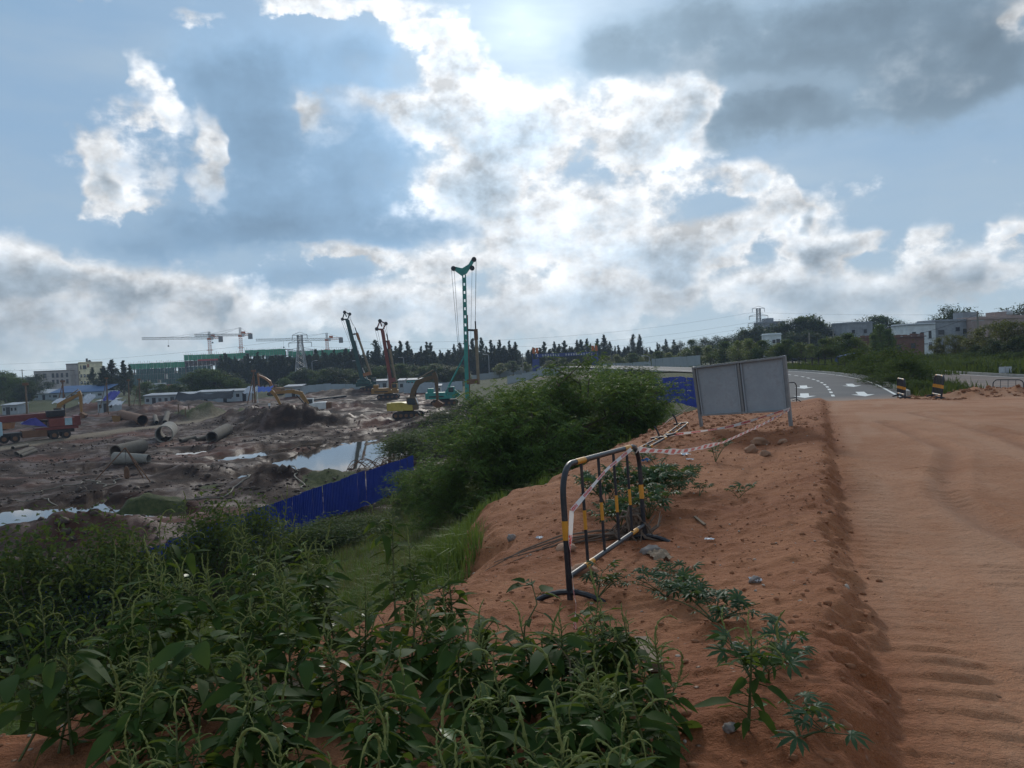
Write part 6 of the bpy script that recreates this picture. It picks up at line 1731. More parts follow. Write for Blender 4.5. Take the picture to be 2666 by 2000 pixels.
# low posts and the person in white
for i, (u, v, lab) in enumerate(((466, 1098, 'left dark stake beside the haul road'), (484, 1100, 'middle dark stake beside the haul road'), (493, 1092, 'right dark stake beside the haul road'))):
    p = gpt(u, v); o = MB().tube([(0, 0, 0), (.03, 0, 1.5)], [.11, .09], 6).build('stake', m_timber); o.location = (p.x, p.y, p.z); tag(o, lab, 'stake')
def person():
    p = gpt(702, 1070)
    t = empty('person', (p.x, p.y, p.z), math.pi * .9, 'person in a white top and dark trousers standing by the excavator', 'person')
    bm = bmesh.new(); L = bm.verts.layers
    me = bpy.data.meshes.new('body')
    J = [(0, 0, .95), (0, 0, 1.15), (0, .0, 1.42), (0, .01, 1.54), (0, .02, 1.66), (.17, 0, 1.40), (.24, .02, 1.15), (.22, .12, .93), (-.17, 0, 1.40), (-.24, .02, 1.15), (-.22, .12, .93), (.09, 0, .9), (.11, .02, .5), (.11, -.02, .06), (.11, .14, .03), (-.09, 0, .9), (-.12, .02, .5), (-.12, -.02, .06), (-.12, .14, .03)]
    E = [(0, 1), (1, 2), (2, 3), (3, 4), (2, 5), (5, 6), (6, 7), (2, 8), (8, 9), (9, 10), (0, 11), (11, 12), (12, 13), (13, 14), (0, 15), (15, 16), (16, 17), (17, 18)]
    Rr = [.15, .15, .15, .06, .11, .07, .05, .04, .07, .05, .04, .1, .075, .05, .045, .1, .075, .05, .045]
    me.from_pydata(J, E, []); bm.free()
    o = bpy.data.objects.new('body', me); link(o, t)
    sm = o.modifiers.new('skin', 'SKIN')
    for i, sv in enumerate(me.skin_vertices[0].data): sv.radius = (Rr[i], Rr[i] * .85); sv.use_root = (i == 0)
    ss = o.modifiers.new('sub', 'SUBSURF'); ss.levels = 1; ss.render_levels = 1
    m, N, out = new_mat('person_clothes'); tcx = N.n.new('ShaderNodeTexCoord'); z = N.sep(tcx.outputs['Object'])[2]
    c = N.mix(N.rng(z, .93, .95), (.03, .035, .05), (.62, .63, .63)); c = N.mix(N.rng(z, 1.5, 1.52), c, (.30, .18, .12))
    principled(N, out, c, .8); me.materials.append(m)
    MB().tube([(0, .02, 1.69), (0, .02, 1.76), (0, .02, 1.80)], [.125, .11, .04], 10).build('helmet', M('helmet', (.55, .30, .05), .4), t, True)
person()

# ================================================================== trees far off
m_casu = leaf_mat('casuarina_needles', (0.012, 0.024, 0.014), (0.030, 0.046, 0.022), 0.22, 0.7, 0.15, 0.08)
m_brd = leaf_mat('broad_leaf', (0.032, 0.070, 0.016), (0.100, 0.150, 0.034), 0.34, 0.6, 0.15, 0.12)
m_brd_dk = leaf_mat('broad_leaf_dark', (0.014, 0.030, 0.014), (0.040, 0.066, 0.024), 0.25, 0.6, 0.2, 0.12)
m_brd_y = leaf_mat('broad_leaf_yellowish', (0.080, 0.115, 0.018), (0.210, 0.230, 0.042), 0.38, 0.55, 0.25, 0.12)
m_brd_o = leaf_mat('broad_leaf_olive', (0.070, 0.074, 0.015), (0.165, 0.145, 0.032), 0.34, 0.55, 0.25, 0.12)
def casuarina(seed, h, spread, nb, npb):
    rr = random.Random(seed); g = np.random.default_rng(seed)
    t = empty('casuarina_tree')
    lean = rr.uniform(-.05, .03)
    pts = [Vector((lean * h * (k / 6) ** 2, 0, h * k / 6)) for k in range(7)]
    mb = MB().tube(pts, [h * .016 * (1 - .85 * k / 6) for k in range(7)], 6)
    P, Dv, LL = [], [], []
    for k in range(nb):
        f = .04 + .96 * ((k + rr.random()) / nb) ** .85; i = min(int(f * 6), 5); p = pts[i].lerp(pts[i + 1], f * 6 - i)
        a = rr.uniform(0, 6.28); R = spread * (1.03 - f) * rr.uniform(.5, 1.35) + .12; e = rr.uniform(.6, 1.7)
        d = Vector((math.cos(a), math.sin(a), e)) * R; mb.tube([p, p + d * .55, p + d], [.06, .045, .02], 4)
        q = g.beta(1.6, 1.1, npb)[:, None]
        P.append(np.array(p)[None] + np.array(d)[None] * q + g.normal(0, .20 * R + .03, (npb, 3))); LL.append(np.full(npb, .45 + .8 * (1 - f)))
        dd = g.normal(0, .55, (npb, 3)) + np.array(d.normalized())[None] * .9; dd[:, 2] += .45; Dv.append(dd)
    mb.build('trunk', m_wood, t, True)
    P, Dv = np.concatenate(P), np.concatenate(Dv)
    V, F = rhombs(P, Dv, g.uniform(.6, 1.3, len(P)) * np.concatenate(LL), .2, bend=.05, rng=g)
    np_mesh('crown', V, F, m_casu, t)
    return t
def broad(seed, h, spread, clumps, n, leafL, mat, crown0=.3, trunk_r=None, name='broadleaf_tree'):
    rr = random.Random(seed); g = np.random.default_rng(seed)
    t = empty(name)
    C = []
    for k in range(clumps):
        a = rr.uniform(0, 6.28); q = rr.random(); zf = crown0 + (1 - crown0) * q
        prof = math.sin(math.pi * min(max((q * .85 + .12), 0), 1)) ** .6
        R = spread * prof * math.sqrt(rr.random()) * rr.uniform(.75, 1.1)
        C.append((R * math.cos(a), R * math.sin(a), h * zf * .95))
    mb = MB(); r0 = trunk_r or h * .02
    mb.tube([(0, 0, 0), (.02 * h, 0, h * .35), (0, .02 * h, h * .8)], [r0, r0 * .75, r0 * .25], 6)
    for c in C[::2]:
        z0 = max(h * .2, c[2] * .55); mb.tube([(0.015 * h, 0, z0), (c[0] * .5, c[1] * .5, (z0 + c[2]) / 2), c], [r0 * .4, r0 * .25, r0 * .1], 4)
    mb.build('trunk', m_wood, t, True)
    C = np.array(C); k = g.integers(0, clumps, n); sz = g.uniform(.12, .26, clumps)
    P = C[k] + np.clip(g.normal(0, .85, (n, 3)), -1.5, 1.5) * (sz[k] * spread)[:, None] * np.array([1, 1, .7])
    Dv = g.normal(0, 1, (n, 3)); Dv[:, 2] = Dv[:, 2] * .5 + .1
    V, F = rhombs(P, Dv, leafL * g.uniform(.6, 1.4, n), leafL * .55, bend=.2, rng=g)
    np_mesh('crown', V, F, mat, t)
    return t
CAS_P = [casuarina(61, 15, 2.6, 60, 60), casuarina(62, 15, 2.0, 56, 54), casuarina(63, 15, 3.2, 66, 60), casuarina(64, 15, 2.3, 54, 56), casuarina(65, 15, 2.9, 60, 54)]
used = set()
def plant(protos, k, u, vt, depth, label, rz, cat='tree', group=None, hp=15.0, wide=1.0, zb=None):
    """stand a copy of a tree so that its top reaches this pixel"""
    top = at(u, vt, depth); z = hz(top.x, top.y) if zb is None else zb
    s = (top.z - z) / hp
    pr = protos[k]; key = pr.name
    o = put(pr, key in used, (top.x, top.y, z - .1), rz, (s * wide, s * wide, s), label, cat, group); used.add(key)
    return o
rr = random.Random(77)
# belt of casuarinas along the back of the site
belt = []
us = np.arange(572, 945, 12.5)
for u in us: belt.append((u + rr.uniform(-5, 5), 931 - (u - 572) * .035 + rr.uniform(-12, 12), 330 + rr.uniform(-20, 20)))
for u in np.arange(950, 1760, 12.0):
    v = np.interp(u, [950, 1010, 1100, 1200, 1260, 1340, 1420, 1520, 1600, 1680, 1760], [900, 902, 899, 897, 893, 903, 899, 892, 884, 886, 900]) + rr.uniform(-14, 22)
    belt.append((u + rr.uniform(-5, 5), v, 335 + rr.uniform(-25, 25)))
for i, (u, v, dd) in enumerate(belt):
    plant(CAS_P, rr.randrange(5), u, v, dd, 'dark feathery casuarina, %s from the left in the long tree belt' % ordinal(i), rr.uniform(0, 6), 'tree', 'casuarinas in the far tree belt', 15, rr.uniform(.9, 1.35))
# a second, lower rank fills the belt
belt2 = [(u + rr.uniform(-6, 6), np.interp(u, [575, 940, 1200, 1500, 1760], [940, 921, 917, 910, 907]) + rr.uniform(-7, 9), 315 + rr.uniform(-8, 8)) for u in np.arange(575, 1765, 11.5)]
for i, (u, v, dd) in enumerate(belt2):
    plant(CAS_P, rr.choice((0, 2, 4)), u, v, dd, 'lower casuarina, %s from the left along the %s half of the tree belt front' % (ordinal(i % 52), 'left' if i < 52 else 'right'), rr.uniform(0, 6), 'tree', 'casuarinas in the far tree belt', 15, rr.uniform(1.6, 2.3))
for i, (u, v, dd, w, lab) in enumerate(((290, 938, 270, 1.7, 'big dark casuarina right of the pale yellow house'), (318, 940, 275, 1.5, 'second big casuarina beside the green scaffolding'), (268, 955, 265, 1.6, 'lower dark casuarina touching the pale yellow house'), (335, 952, 280, 1.4, 'slim casuarina at the scaffold edge'), (240, 958, 300, 1.3, 'casuarina peeping out behind the pale yellow house'))):
    plant(CAS_P, i % 5, u, v, dd, lab, i * 1.3, 'tree', None, 15, w)
# broadleaf trees and bushes
BR = [broad(71, 10, 4.4, 40, 5200, .5, m_brd), broad(72, 10, 4.8, 46, 6000, .5, m_brd_dk, .15), broad(73, 10, 4.2, 34, 4200, .45, m_brd_y, .28), broad(74, 10, 4.6, 40, 5000, .48, m_brd_o, .2), broad(75, 10, 5.2, 46, 6000, .5, m_brd, .05)]
def bt(k, u, vt, depth, label, wide=1.0, group=None, zb=None):
    return plant(BR, k, u, vt, depth, label, (u * 7.3) % 6.28, 'tree', group, 10, wide, zb)
left_b = [(4, 10, 978, 250), (4, 45, 985, 245), (1, 70, 992, 240), (0, 25, 972, 300), (4, 0, 968, 280), (1, 95, 975, 290)]
for i, (k, u, v, dd) in enumerate(left_b): bt(k, u, v, dd, 'green tree, %s of the clump left of the pale yellow house' % ordinal(i), 1.3, 'trees at the left edge')
mid_b = [(4, 500, 972, 225), (0, 525, 962, 228), (4, 555, 964, 226), (1, 590, 970, 230), (4, 610, 985, 222), (4, 380, 995, 226), (0, 420, 1000, 222), (4, 455, 1000, 220), (4, 640, 1000, 225)]
for i, (k, u, v, dd) in enumerate(sorted(mid_b, key=lambda q: q[1])): bt(k, u, v, dd, 'rounded bush tree, %s from the left below the green scaffolding' % ordinal(i), 1.5, 'bushes below the scaffolding')
bu = [(770, 968), (792, 958), (815, 966), (845, 962), (868, 957), (825, 985), (880, 968), (905, 962), (930, 972), (965, 950), (990, 955), (1015, 952), (1045, 948), (1075, 950), (1100, 955), (1130, 948), (1155, 958), (1170, 952), (740, 985), (1195, 955)]
for i, (u, v) in enumerate(sorted(bu)):
    bt((4, 0, 1, 4)[i % 4], u, v, 236 + (i * 37 % 20), 'green bush, %s from the left between fence and casuarina belt' % ordinal(i), 1.45, 'bushes before the tree belt')
# yellow-green young trees along the curving road
yt = [(1300, 945, 255), (1335, 940, 250), (1370, 942, 250), (1430, 938, 245), (1465, 932, 240), (1500, 935, 238), (1540, 930, 236), (1575, 925, 232), (1610, 922, 228), (1645, 920, 224), (1680, 922, 220), (1715, 915, 215), (1745, 917, 205), (1780, 908, 200), (1815, 902, 190), (1850, 898, 182), (1885, 890, 172), (1920, 886, 160), (1955, 880, 150), (1985, 886, 146), (2020, 892, 140), (2050, 884, 138), (2085, 890, 134), (2115, 894, 130), (2145, 882, 126), (2175, 874, 124), (2205, 868, 120), (2232, 876, 118)]
for i, (u, v, dd) in enumerate(yt):
    bt((2, 0, 2, 2, 0)[i % 5], u, v, dd, 'yellow-green young street tree, %s from the left along the curving road' % ordinal(i), 1.35 if dd > 180 else 1.15, 'young street trees along the road')
# dark wooded rise behind the right hand houses
dk = [(1770, 892, 300), (1800, 885, 300), (1835, 880, 295), (1870, 876, 290), (1905, 872, 285), (1935, 862, 260), (1960, 848, 250), (1980, 852, 250), (2040, 838, 240), (2065, 832, 240), (2090, 826, 238), (2115, 823, 238), (2135, 838, 240), (2150, 845, 242), (2010, 868, 228), (2060, 865, 225), (2100, 862, 222), (2130, 868, 222), (1940, 885, 235), (2185, 860, 260), (2262, 826, 250), (2290, 824, 250), (2315, 830, 250), (2340, 838, 252), (2360, 845, 255), (1730, 900, 310)]
for i, (u, v, dd) in enumerate(sorted(dk)):
    bt((1, 1, 0, 1)[i % 4], u, v, dd, 'dark leafy tree, %s from the left on the wooded rise' % ordinal(i), 1.05, 'trees on the wooded rise')
rt = [(1, 2480, 798, 195, 'tall dark tree showing over the grey concrete house'), (1, 2505, 812, 198, 'dark tree beside the roof stairwell of the concrete house'), (1, 2465, 815, 200, 'round dark tree behind the concrete house roof'), (1, 2655, 795, 205, 'dark tree behind the pinkish house at the right edge'),
      (0, 2290, 845, 135, 'bright green tree left of the ruined brick house'), (0, 2312, 858, 132, 'leafy green tree overhanging the ruined brick house'), (0, 2275, 870, 128, 'small green tree by the brick wall'), (3, 2455, 872, 112, 'olive tree before the grey concrete house'), (3, 2490, 868, 110, 'olive tree in the middle of the right verge'), (3, 2520, 878, 108, 'low olive tree left of the tall concrete pole'),
      (3, 2572, 845, 100, 'olive-brown tree right of the tall concrete pole'), (3, 2605, 832, 96, 'large olive-brown tree before the pinkish house'), (3, 2650, 830, 92, 'olive-brown tree at the right edge'), (1, 2585, 880, 90, 'dark undergrowth tree below the olive ones'), (1, 2650, 872, 86, 'dark undergrowth tree at the right edge'), (1, 2540, 895, 95, 'dark bush at the foot of the tall concrete pole')]
for k, u, v, dd, lab in rt: bt(k, u, v, dd, lab, 1.0 if k == 1 else (1.15 if u > 2560 else (.6 if u < 2320 else .85)))
# bushes in the median and on the verge
m_med = leaf_mat('median_leaf', (0.028, 0.056, 0.016), (0.080, 0.115, 0.032), 0.32, 0.75, 0.06, 0.5)
BU = [bush(81, 2.0, 1.5, 3400, .16, m_med, 26), bush(82, 1.6, 1.6, 3000, .15, m_med, 24)]
med = [(2225, 962, 72, 1.2), (2250, 958, 66, 1.15), (2275, 962, 62, 1.1), (2300, 960, 60, 1.25), (2325, 956, 58, 1.3), (2345, 962, 55, 1.2), (2362, 968, 52, 1.05), (2285, 985, 54, .8), (2335, 992, 49, .8), (2370, 1000, 46, .7), (2390, 1012, 44, .55)]
for i, (u, v, dd, s) in enumerate(med):
    p = base_at(u, dd); s *= .98; put(BU[i % 2], (80 + i % 2) in used, (p.x, p.y, p.z - .05), i * 1.1, (s, s, s * (1.0 if i < 7 else .7)), 'dense green bush, %s from the left on the strip between the roads' % ordinal(i), 'bush', 'bushes between the two roads'); used.add(80 + i % 2)
vg = [(2390, 52, 78, 1.0), (2425, 50, 80, 1.05), (2460, 50, 76, 1.0), (2500, 48, 72, .95), (2540, 46, 70, 1.1), (2580, 46, 66, 1.05), (2620, 44, 64, 1.0), (2655, 44, 60, 1.1), (2410, 60, 95, 1.4), (2470, 60, 92, 1.4), (2530, 60, 90, 1.5), (2600, 60, 84, 1.5), (2650, 60, 80, 1.5)]
for i, (u, _, dd, s) in enumerate(vg):
    p = base_at(u, dd); put(BU[i % 2], True, (p.x, p.y, p.z - .05), i * 1.7, (s * 1.2, s * 1.2, s * .45), 'low green bush, %s in the verge beyond the right carriageway' % ordinal(i), 'bush', 'bushes in the right verge')
# bushes along the far bank edge and the far field so that the slope is not bare
fb = [(1040, 78), (1090, 84), (1140, 92), (1190, 96), (1240, 100), (1290, 96), (1340, 92), (1400, 88), (1450, 84), (1500, 80), (1560, 78), (1620, 74), (1060, 66), (1120, 70), (1180, 74), (1300, 70), (1420, 66), (1520, 62), (1600, 60), (1240, 120), (1320, 125), (1400, 118), (1480, 112), (1560, 104), (1640, 96)]
for i, (u, dd) in enumerate(fb):
    p = base_at(u, dd); s = 1.1 + .5 * ((i * 37) % 10) / 10
    put(BU[i % 2], True, (p.x, p.y, p.z - .05), i * 2.3, (s * 1.5, s * 1.5, s * .9), 'low bush, %s on the overgrown slope behind the feathery shrubs' % ordinal(i), 'bush', 'bushes on the overgrown far slope')

# ================================================================== buildings
def building(name, label, u0, u1, vtop, depth, wall, deep=9.0, yaw=0.0, wins=(), roofm=None, parapet=.35, zb=None, win_size=(1.2, 1.4), side_wall=None, extras=None, cat='house', floors=0):
    """box house whose front spans the columns u0..u1 at this depth; windows given as (fraction along, height above base, w, h)"""
    a, b = base_at(u0, depth), base_at(u1, depth); z = (min(a.z, b.z) if zb is None else zb) - .5
    w = (b - a).length; h = at((u0 + u1) / 2, vtop, depth).z - z
    t = empty(name, ((a.x + b.x) / 2, (a.y + b.y) / 2, z), yaw, label, cat)
    body = MB().box((0, deep / 2, h / 2), (w, deep, h)).build('wall', wall, t)
    MB().box((0, deep / 2, h + .09), (w + .5, deep + .5, .18)).build('roof', roofm or m_conc2, t)
    if parapet:
        pr = MB()
        for c, s in (((0, .06, h + .18 + parapet / 2), (w, .12, parapet)), ((0, deep - .06, h + .18 + parapet / 2), (w, .12, parapet)), ((-w / 2 + .06, deep / 2, h + .18 + parapet / 2), (.12, deep - .26, parapet)), ((w / 2 - .06, deep / 2, h + .18 + parapet / 2), (.12, deep - .26, parapet))): pr.box(c, s)
        pr.build('parapet', wall, t)
    for k in range(floors): MB().box((0, -.02, h * (k + 1) / (floors + 1)), (w + .04, .1, .22)).build('floor_band', roofm or m_conc2, t)
    for q in wins:
        x = -w / 2 + w * q[0]; zz = h * q[1]; ww, hh = (q[2], q[3]) if len(q) > 3 else win_size
        f = MB()
        for c, s in (((x, -.05, zz + hh / 2 + .06), (ww + .24, .16, .12)), ((x - ww / 2 - .06, -.05, zz), (.12, .16, hh)), ((x + ww / 2 + .06, -.05, zz), (.12, .16, hh))): f.box(c, s)
        fo = f.build('window', wall, t)
        MB().box((x, -.03, zz), (ww, .05, hh)).build('pane', m_win, fo)
        MB().box((x, -.09, zz - hh / 2 - .05), (ww + .3, .22, .1)).build('sill', roofm or m_conc2, fo)
    if extras: extras(t, w, h, deep)
    return t
m_cream = M('cream_render', (0.82, 0.72, 0.48), .8, dirt=.25, dirtcol=(.25, .2, .13), scale=.3)
m_greyr = M('grey_render', (0.40, 0.36, 0.34), .85, dirt=.3, dirtcol=(.14, .12, .11), scale=.3)
m_gwall = M('raw_concrete_wall', (0.29, 0.31, 0.335), .9, dirt=.5, dirtcol=(.09, .10, .115), scale=.35, var=.3)
m_wwall = M('pale_tiled_wall', (0.62, 0.66, 0.68), .7, dirt=.3, dirtcol=(.2, .2, .2), scale=.4)
m_pink = M('pinkish_wall', (0.36, 0.27, 0.24), .85, dirt=.3, dirtcol=(.13, .10, .09), scale=.4)
m_brownp = M('brown_cladding', (0.27, 0.115, 0.045), .7, dirt=.2, scale=.5)
def brick_mat():
    m, N, out = new_mat('brick_wall')
    tcx = N.n.new('ShaderNodeTexCoord'); br = N.n.new('ShaderNodeTexBrick'); br.inputs['Scale'].default_value = 2.2
    sp = N.sep(tcx.outputs['Object']); N.l.new(N.comb(N.math('ADD', sp[0], sp[1]), sp[2], 0.0), br.inputs['Vector'])
    br.inputs['Color1'].default_value = (.19, .075, .05, 1); br.inputs['Color2'].default_value = (.13, .055, .042, 1); br.inputs['Mortar'].default_value = (.16, .13, .115, 1)
    n = N.noise(tcx.outputs['Object'], .5, 5, .6); c = N.mix(N.rng(n, .45, .75, 0, .6), br.outputs[0], (.075, .06, .055))
    principled(N, out, c, .9); return m
m_brick = brick_mat()
def yellow_top(t, w, h, deep):
    MB().box((-w * .5 - 2.2, deep * .5, h - 1.4), (4.5, deep * .8, 2.6)).build('roof_room', m_brownp, t)
    MB().box((w * .44, -.06, h - 1.3), (w * .2, .12, 1.7)).build('brown_panel', m_brownp, t)
    MB().tube([(-w * .1, 3, h + .3), (-w * .1, 3, h + 2.4)], .5, 10).build('water_tank', m_conc2, t)
    MB().tube([(w * .15, 3, h + .3), (w * .15, 3, h + .9), (w * .15, 3, h + 1.5)], [.9, .9, .3], 10).build('roof_cistern', m_dark, t)
    for x in (.2, .62):
        for z in (.30, .55): MB().box((-w / 2 + w * x, -.3, h * z), (.9, .5, .7)).build('air_conditioner', m_frame, t)
building('apartment_house', 'pale yellow four-storey house with brown roof room on the left', 202, 235, 946, 385, m_cream, 9, R_(-14), [(.25, .30), (.55, .30), (.85, .30), (.25, .55), (.55, .55), (.85, .55), (.25, .86, .8, 1.8), (.6, .86, 2.2, 1.8), (.10, .42, .6, 1.2), (.10, .68, .6, 1.2)], None, .5, extras=yellow_top)
building('annexe', 'grey side wing with arched windows left of the pale yellow house', 86, 184, 967, 383, m_greyr, 10, R_(-4), [(.07, .82, 1.4, 1.6), (.30, .80, 1.8, 2.2)] + [(x, .80, 1.3, 2.1) for x in (.53, .65, .78, .92)] + [(x, .50, 1.3, 2.1) for x in (.53, .65, .78, .92)], None, .3)
building('annexe', 'plain grey-brown stair block between the wing and the yellow front', 172, 204, 949, 386, m_greyr, 9, R_(-6), [], None, .3)
def tank(t, w, h, deep):
    MB().tube([(w * .1, 3, h + .5), (w * .1, 3, h + 1.1), (w * .1, 3, h + 1.6), (w * .1, 3, h + 2.0)], [.9, 1.25, 1.1, .3], 12).build('roof_tank', m_frame, t)
    MB().box((0, 4, h + .8), (w * .28, 4, 1.6)).build('stair_house', m_pink, t)
def stairs(t, w, h, deep):
    MB().box((w * .40, 4, h + 1.0), (w * .32, 4.5, 2.0)).build('stair_house', m_gwall, t)
    MB().tube([(w * .33, 3, h + 2), (w * .33, 3, h + 3.4)], .05, 5).build('antenna', m_dark, t)
    MB().tube([(w * .43, -.1, 0), (w * .43, -.1, h)], .12, 6).build('drain_pipe', m_wwall, t)
building('house', 'pale tiled end of the concrete house beyond the right road', 2366, 2435, 846, 180, m_wwall, 9, R_(-3), [(.20, .74, .9, 1.5), (.50, .72, .8, 1.6), (.79, .74, .7, 1.7), (.80, .44, .8, 1.7), (.82, .12, .8, 1.2)], m_gwall, .25, floors=1)
building('house', 'raw grey concrete house joined to the pale tiled end', 2436, 2546, 836, 181, m_gwall, 9, R_(-3), [(.14, .72, 1.4, 1.5), (.52, .80, 1.0, .9), (.70, .72, 1.3, 1.6), (.54, .34, .9, .9), (.14, .36, 1.3, 1.4), (.75, .36, 1.3, 1.4)], m_gwall, .3, extras=stairs, floors=2)
building('house', 'pinkish brown house with round roof tank at the right edge', 2552, 2700, 829, 175, m_pink, 10, R_(-4), [(.07, .72, .9, 1.6), (.60, .82, 1.2, 1.2), (.85, .80, 1.2, 1.2)], m_pink, .5, extras=tank, floors=2)
def ruin(t, w, h, deep):
    rr_ = random.Random(3)
    for k in range(9): MB().box((-w / 2 + w * (k + .5) / 9, .2, h + .2 + .25 * rr_.random()), (w / 9 * .98, .3, .2 + .5 * rr_.random())).build('broken_course', m_brick, t)
building('ruined_house', 'roofless red-brick ruin with dark openings before the concrete house', 2326, 2408, 878, 148, m_brick, 7, R_(4), [(.14, .66, .95, .95), (.62, .68, .95, .95), (.66, .16, 1.0, 1.2)], m_brick, 0, extras=ruin)
building('ruined_house', 'second brick ruin half hidden by the green tree', 2242, 2290, 880, 152, m_brick, 6, R_(-6), [(.3, .55, .8, .9), (.75, .6, .8, .9)], m_brick, 0, extras=ruin)
building('house', 'grey-blue block on the wooded rise', 2206, 2274, 842, 225, m_gwall, 9, R_(5), [(.22, .80, 1.0, 1.1), (.70, .80, 1.0, 1.1), (.22, .55, 1.0, 1.1), (.70, .55, 1.0, 1.1)], m_gwall, .3, floors=2)
def upper(t, w, h, deep):
    MB().box((-w * .1, 4, h + .8), (w * .34, 4, 1.6)).build('stair_house', m_gwall, t)
    MB().bar((-w * .45, 2, h + .4), (-w * .2, 2, h + 1.6), .15, .1).build('roof_frame', m_dark, t)
building('house', 'dark concrete house high on the wooded rise by the right pylon', 1990, 2046, 840, 255, m_gwall, 9, R_(3), [(.22, .86, .8, 1.3), (.7, .86, 1.0, 1.2), (.5, .7, 1.0, 1.2)], m_gwall, .3, extras=upper, floors=3)
building('house', 'small white house among trees on the wooded rise', 2000, 2034, 872, 210, m_wwall, 7, R_(-5), [(.45, .80, .9, 1.0), (.75, .80, 1.1, 1.3)], m_wwall, .3)
building('house', 'narrow grey shed between trees on the wooded rise', 2156, 2172, 856, 235, m_gwall, 5, R_(5), [(.5, .85, .8, .9)], m_gwall, .2)

# green-netted building under construction
m_net = M('green_net', (0.035, 0.32, 0.17), .8, dirt=.25, dirtcol=(.02, .10, .07), scale=.15, var=.25)
m_netd = M('dark_green_net', (0.026, 0.105, 0.085), .85, dirt=.3, dirtcol=(.02, .035, .035), scale=.15, var=.35)
m_netr = M('brown_net', (0.075, 0.055, 0.045), .85, dirt=.3, scale=.15, var=.3)
m_slab = M('raw_slab', (0.16, 0.16, 0.16), .9, dirt=.3)
def scaffold_block(label, u0, u1, vtop, depth, floors, bays, rows, seed):
    rr = random.Random(seed)
    a, b = base_at(u0, depth), base_at(u1, depth); z = min(a.z, b.z); w = (b - a).length; h = at((u0 + u1) / 2, vtop, depth).z - z
    t = empty('scaffolded_building', ((a.x + b.x) / 2, (a.y + b.y) / 2, z), math.atan2(b.y - a.y, b.x - a.x), label, 'building')
    fh = h / floors
    for k in range(floors): MB().box((0, 9, fh * (k + .92)), (w - .4, 16, .3)).build('floor_slab', m_slab, t)
    me = None
    for k in range(bays + 1):
        o = MB().box((-w / 2 + .3 + (w - .6) * k / bays, 1.5, h * .46), (.5, .5, h * .92)).build('column', m_slab, t)
    bw = w / bays
    for f in range(floors):
        top = f == floors - 1
        for k in range(bays):
            x = -w / 2 + bw * (k + .5)
            if not top and rr.random() < .10: continue
            mt = m_net if top else (m_netr if rows == 'brown' and f == floors - 2 else m_netd)
            MB().box((x, rr.uniform(-.05, .05), fh * (f + .5) + rr.uniform(-.1, .15) * top), (bw * .97, .08, fh * (.97 if not top else 1.0))).build('net_panel', mt, t)
    mb = MB()
    for k in range(bays * 2 + 1):
        x = -w / 2 + w * k / (bays * 2); mb.tube([(x, -.25, 0), (x, -.25, h + rr.uniform(.3, 1.6))], .07, 4)
    mb.build('scaffold_poles', m_rust, t)['kind'] = 'stuff'
    return t
scaffold_block('low wing of the green-netted building at the left', 336, 482, 945, 440, 4, 16, '', 1)
scaffold_block('taller brown and green netted block behind the first crane', 481, 640, 922, 446, 5, 14, 'brown', 2)
scaffold_block('green-netted block behind the second crane', 640, 745, 910, 452, 5, 10, '', 3)
scaffold_block('green-netted block right of the left pylon', 752, 912, 912, 456, 5, 14, '', 4)
mb = MB().box((0, 0, 0), (12, .1, .9)).build('banner', M('red_banner', (.45, .04, .035), .6, dirt=.1)); p = at(542, 937, 443); mb.location = p; tag(mb, 'red banner strip on the netted block', 'banner')

# ------------------------------------------------------------------ tower cranes
def lattice(mb, a, b, w, n, r=.12, tri=False):
    a, b = Vector(a), Vector(b); d = (b - a).normalized(); s = d.cross(Vector((0, 1, 0))).normalized(); q = d.cross(s)
    cs = [s * w / 2 + q * w / 2, -s * w / 2 + q * w / 2, -s * w / 2 - q * w / 2, s * w / 2 - q * w / 2] if not tri else [s * w * .55, -s * w / 2 + q * w / 2, -s * w / 2 - q * w / 2]
    m_ = len(cs)
    for c in cs: mb.bar(a + c, b + c, r, r)
    for k in range(n):
        p0 = a.lerp(b, k / n); p1 = a.lerp(b, (k + 1) / n)
        for i in range(m_):
            c0, c1 = cs[i], cs[(i + 1) % m_]
            mb.bar(p0 + (c0 if k % 2 else c1), p1 + (c1 if k % 2 else c0), r * .7, r * .7)
            mb.bar(p1 + c0, p1 + c1, r * .6, r * .6)
m_cro = M('crane_orange', (0.50, 0.13, 0.035), .5, dirt=.2, scale=.3)
m_crg = M('crane_grey_jib', (0.20, 0.20, 0.20), .6, dirt=.2, scale=.3)
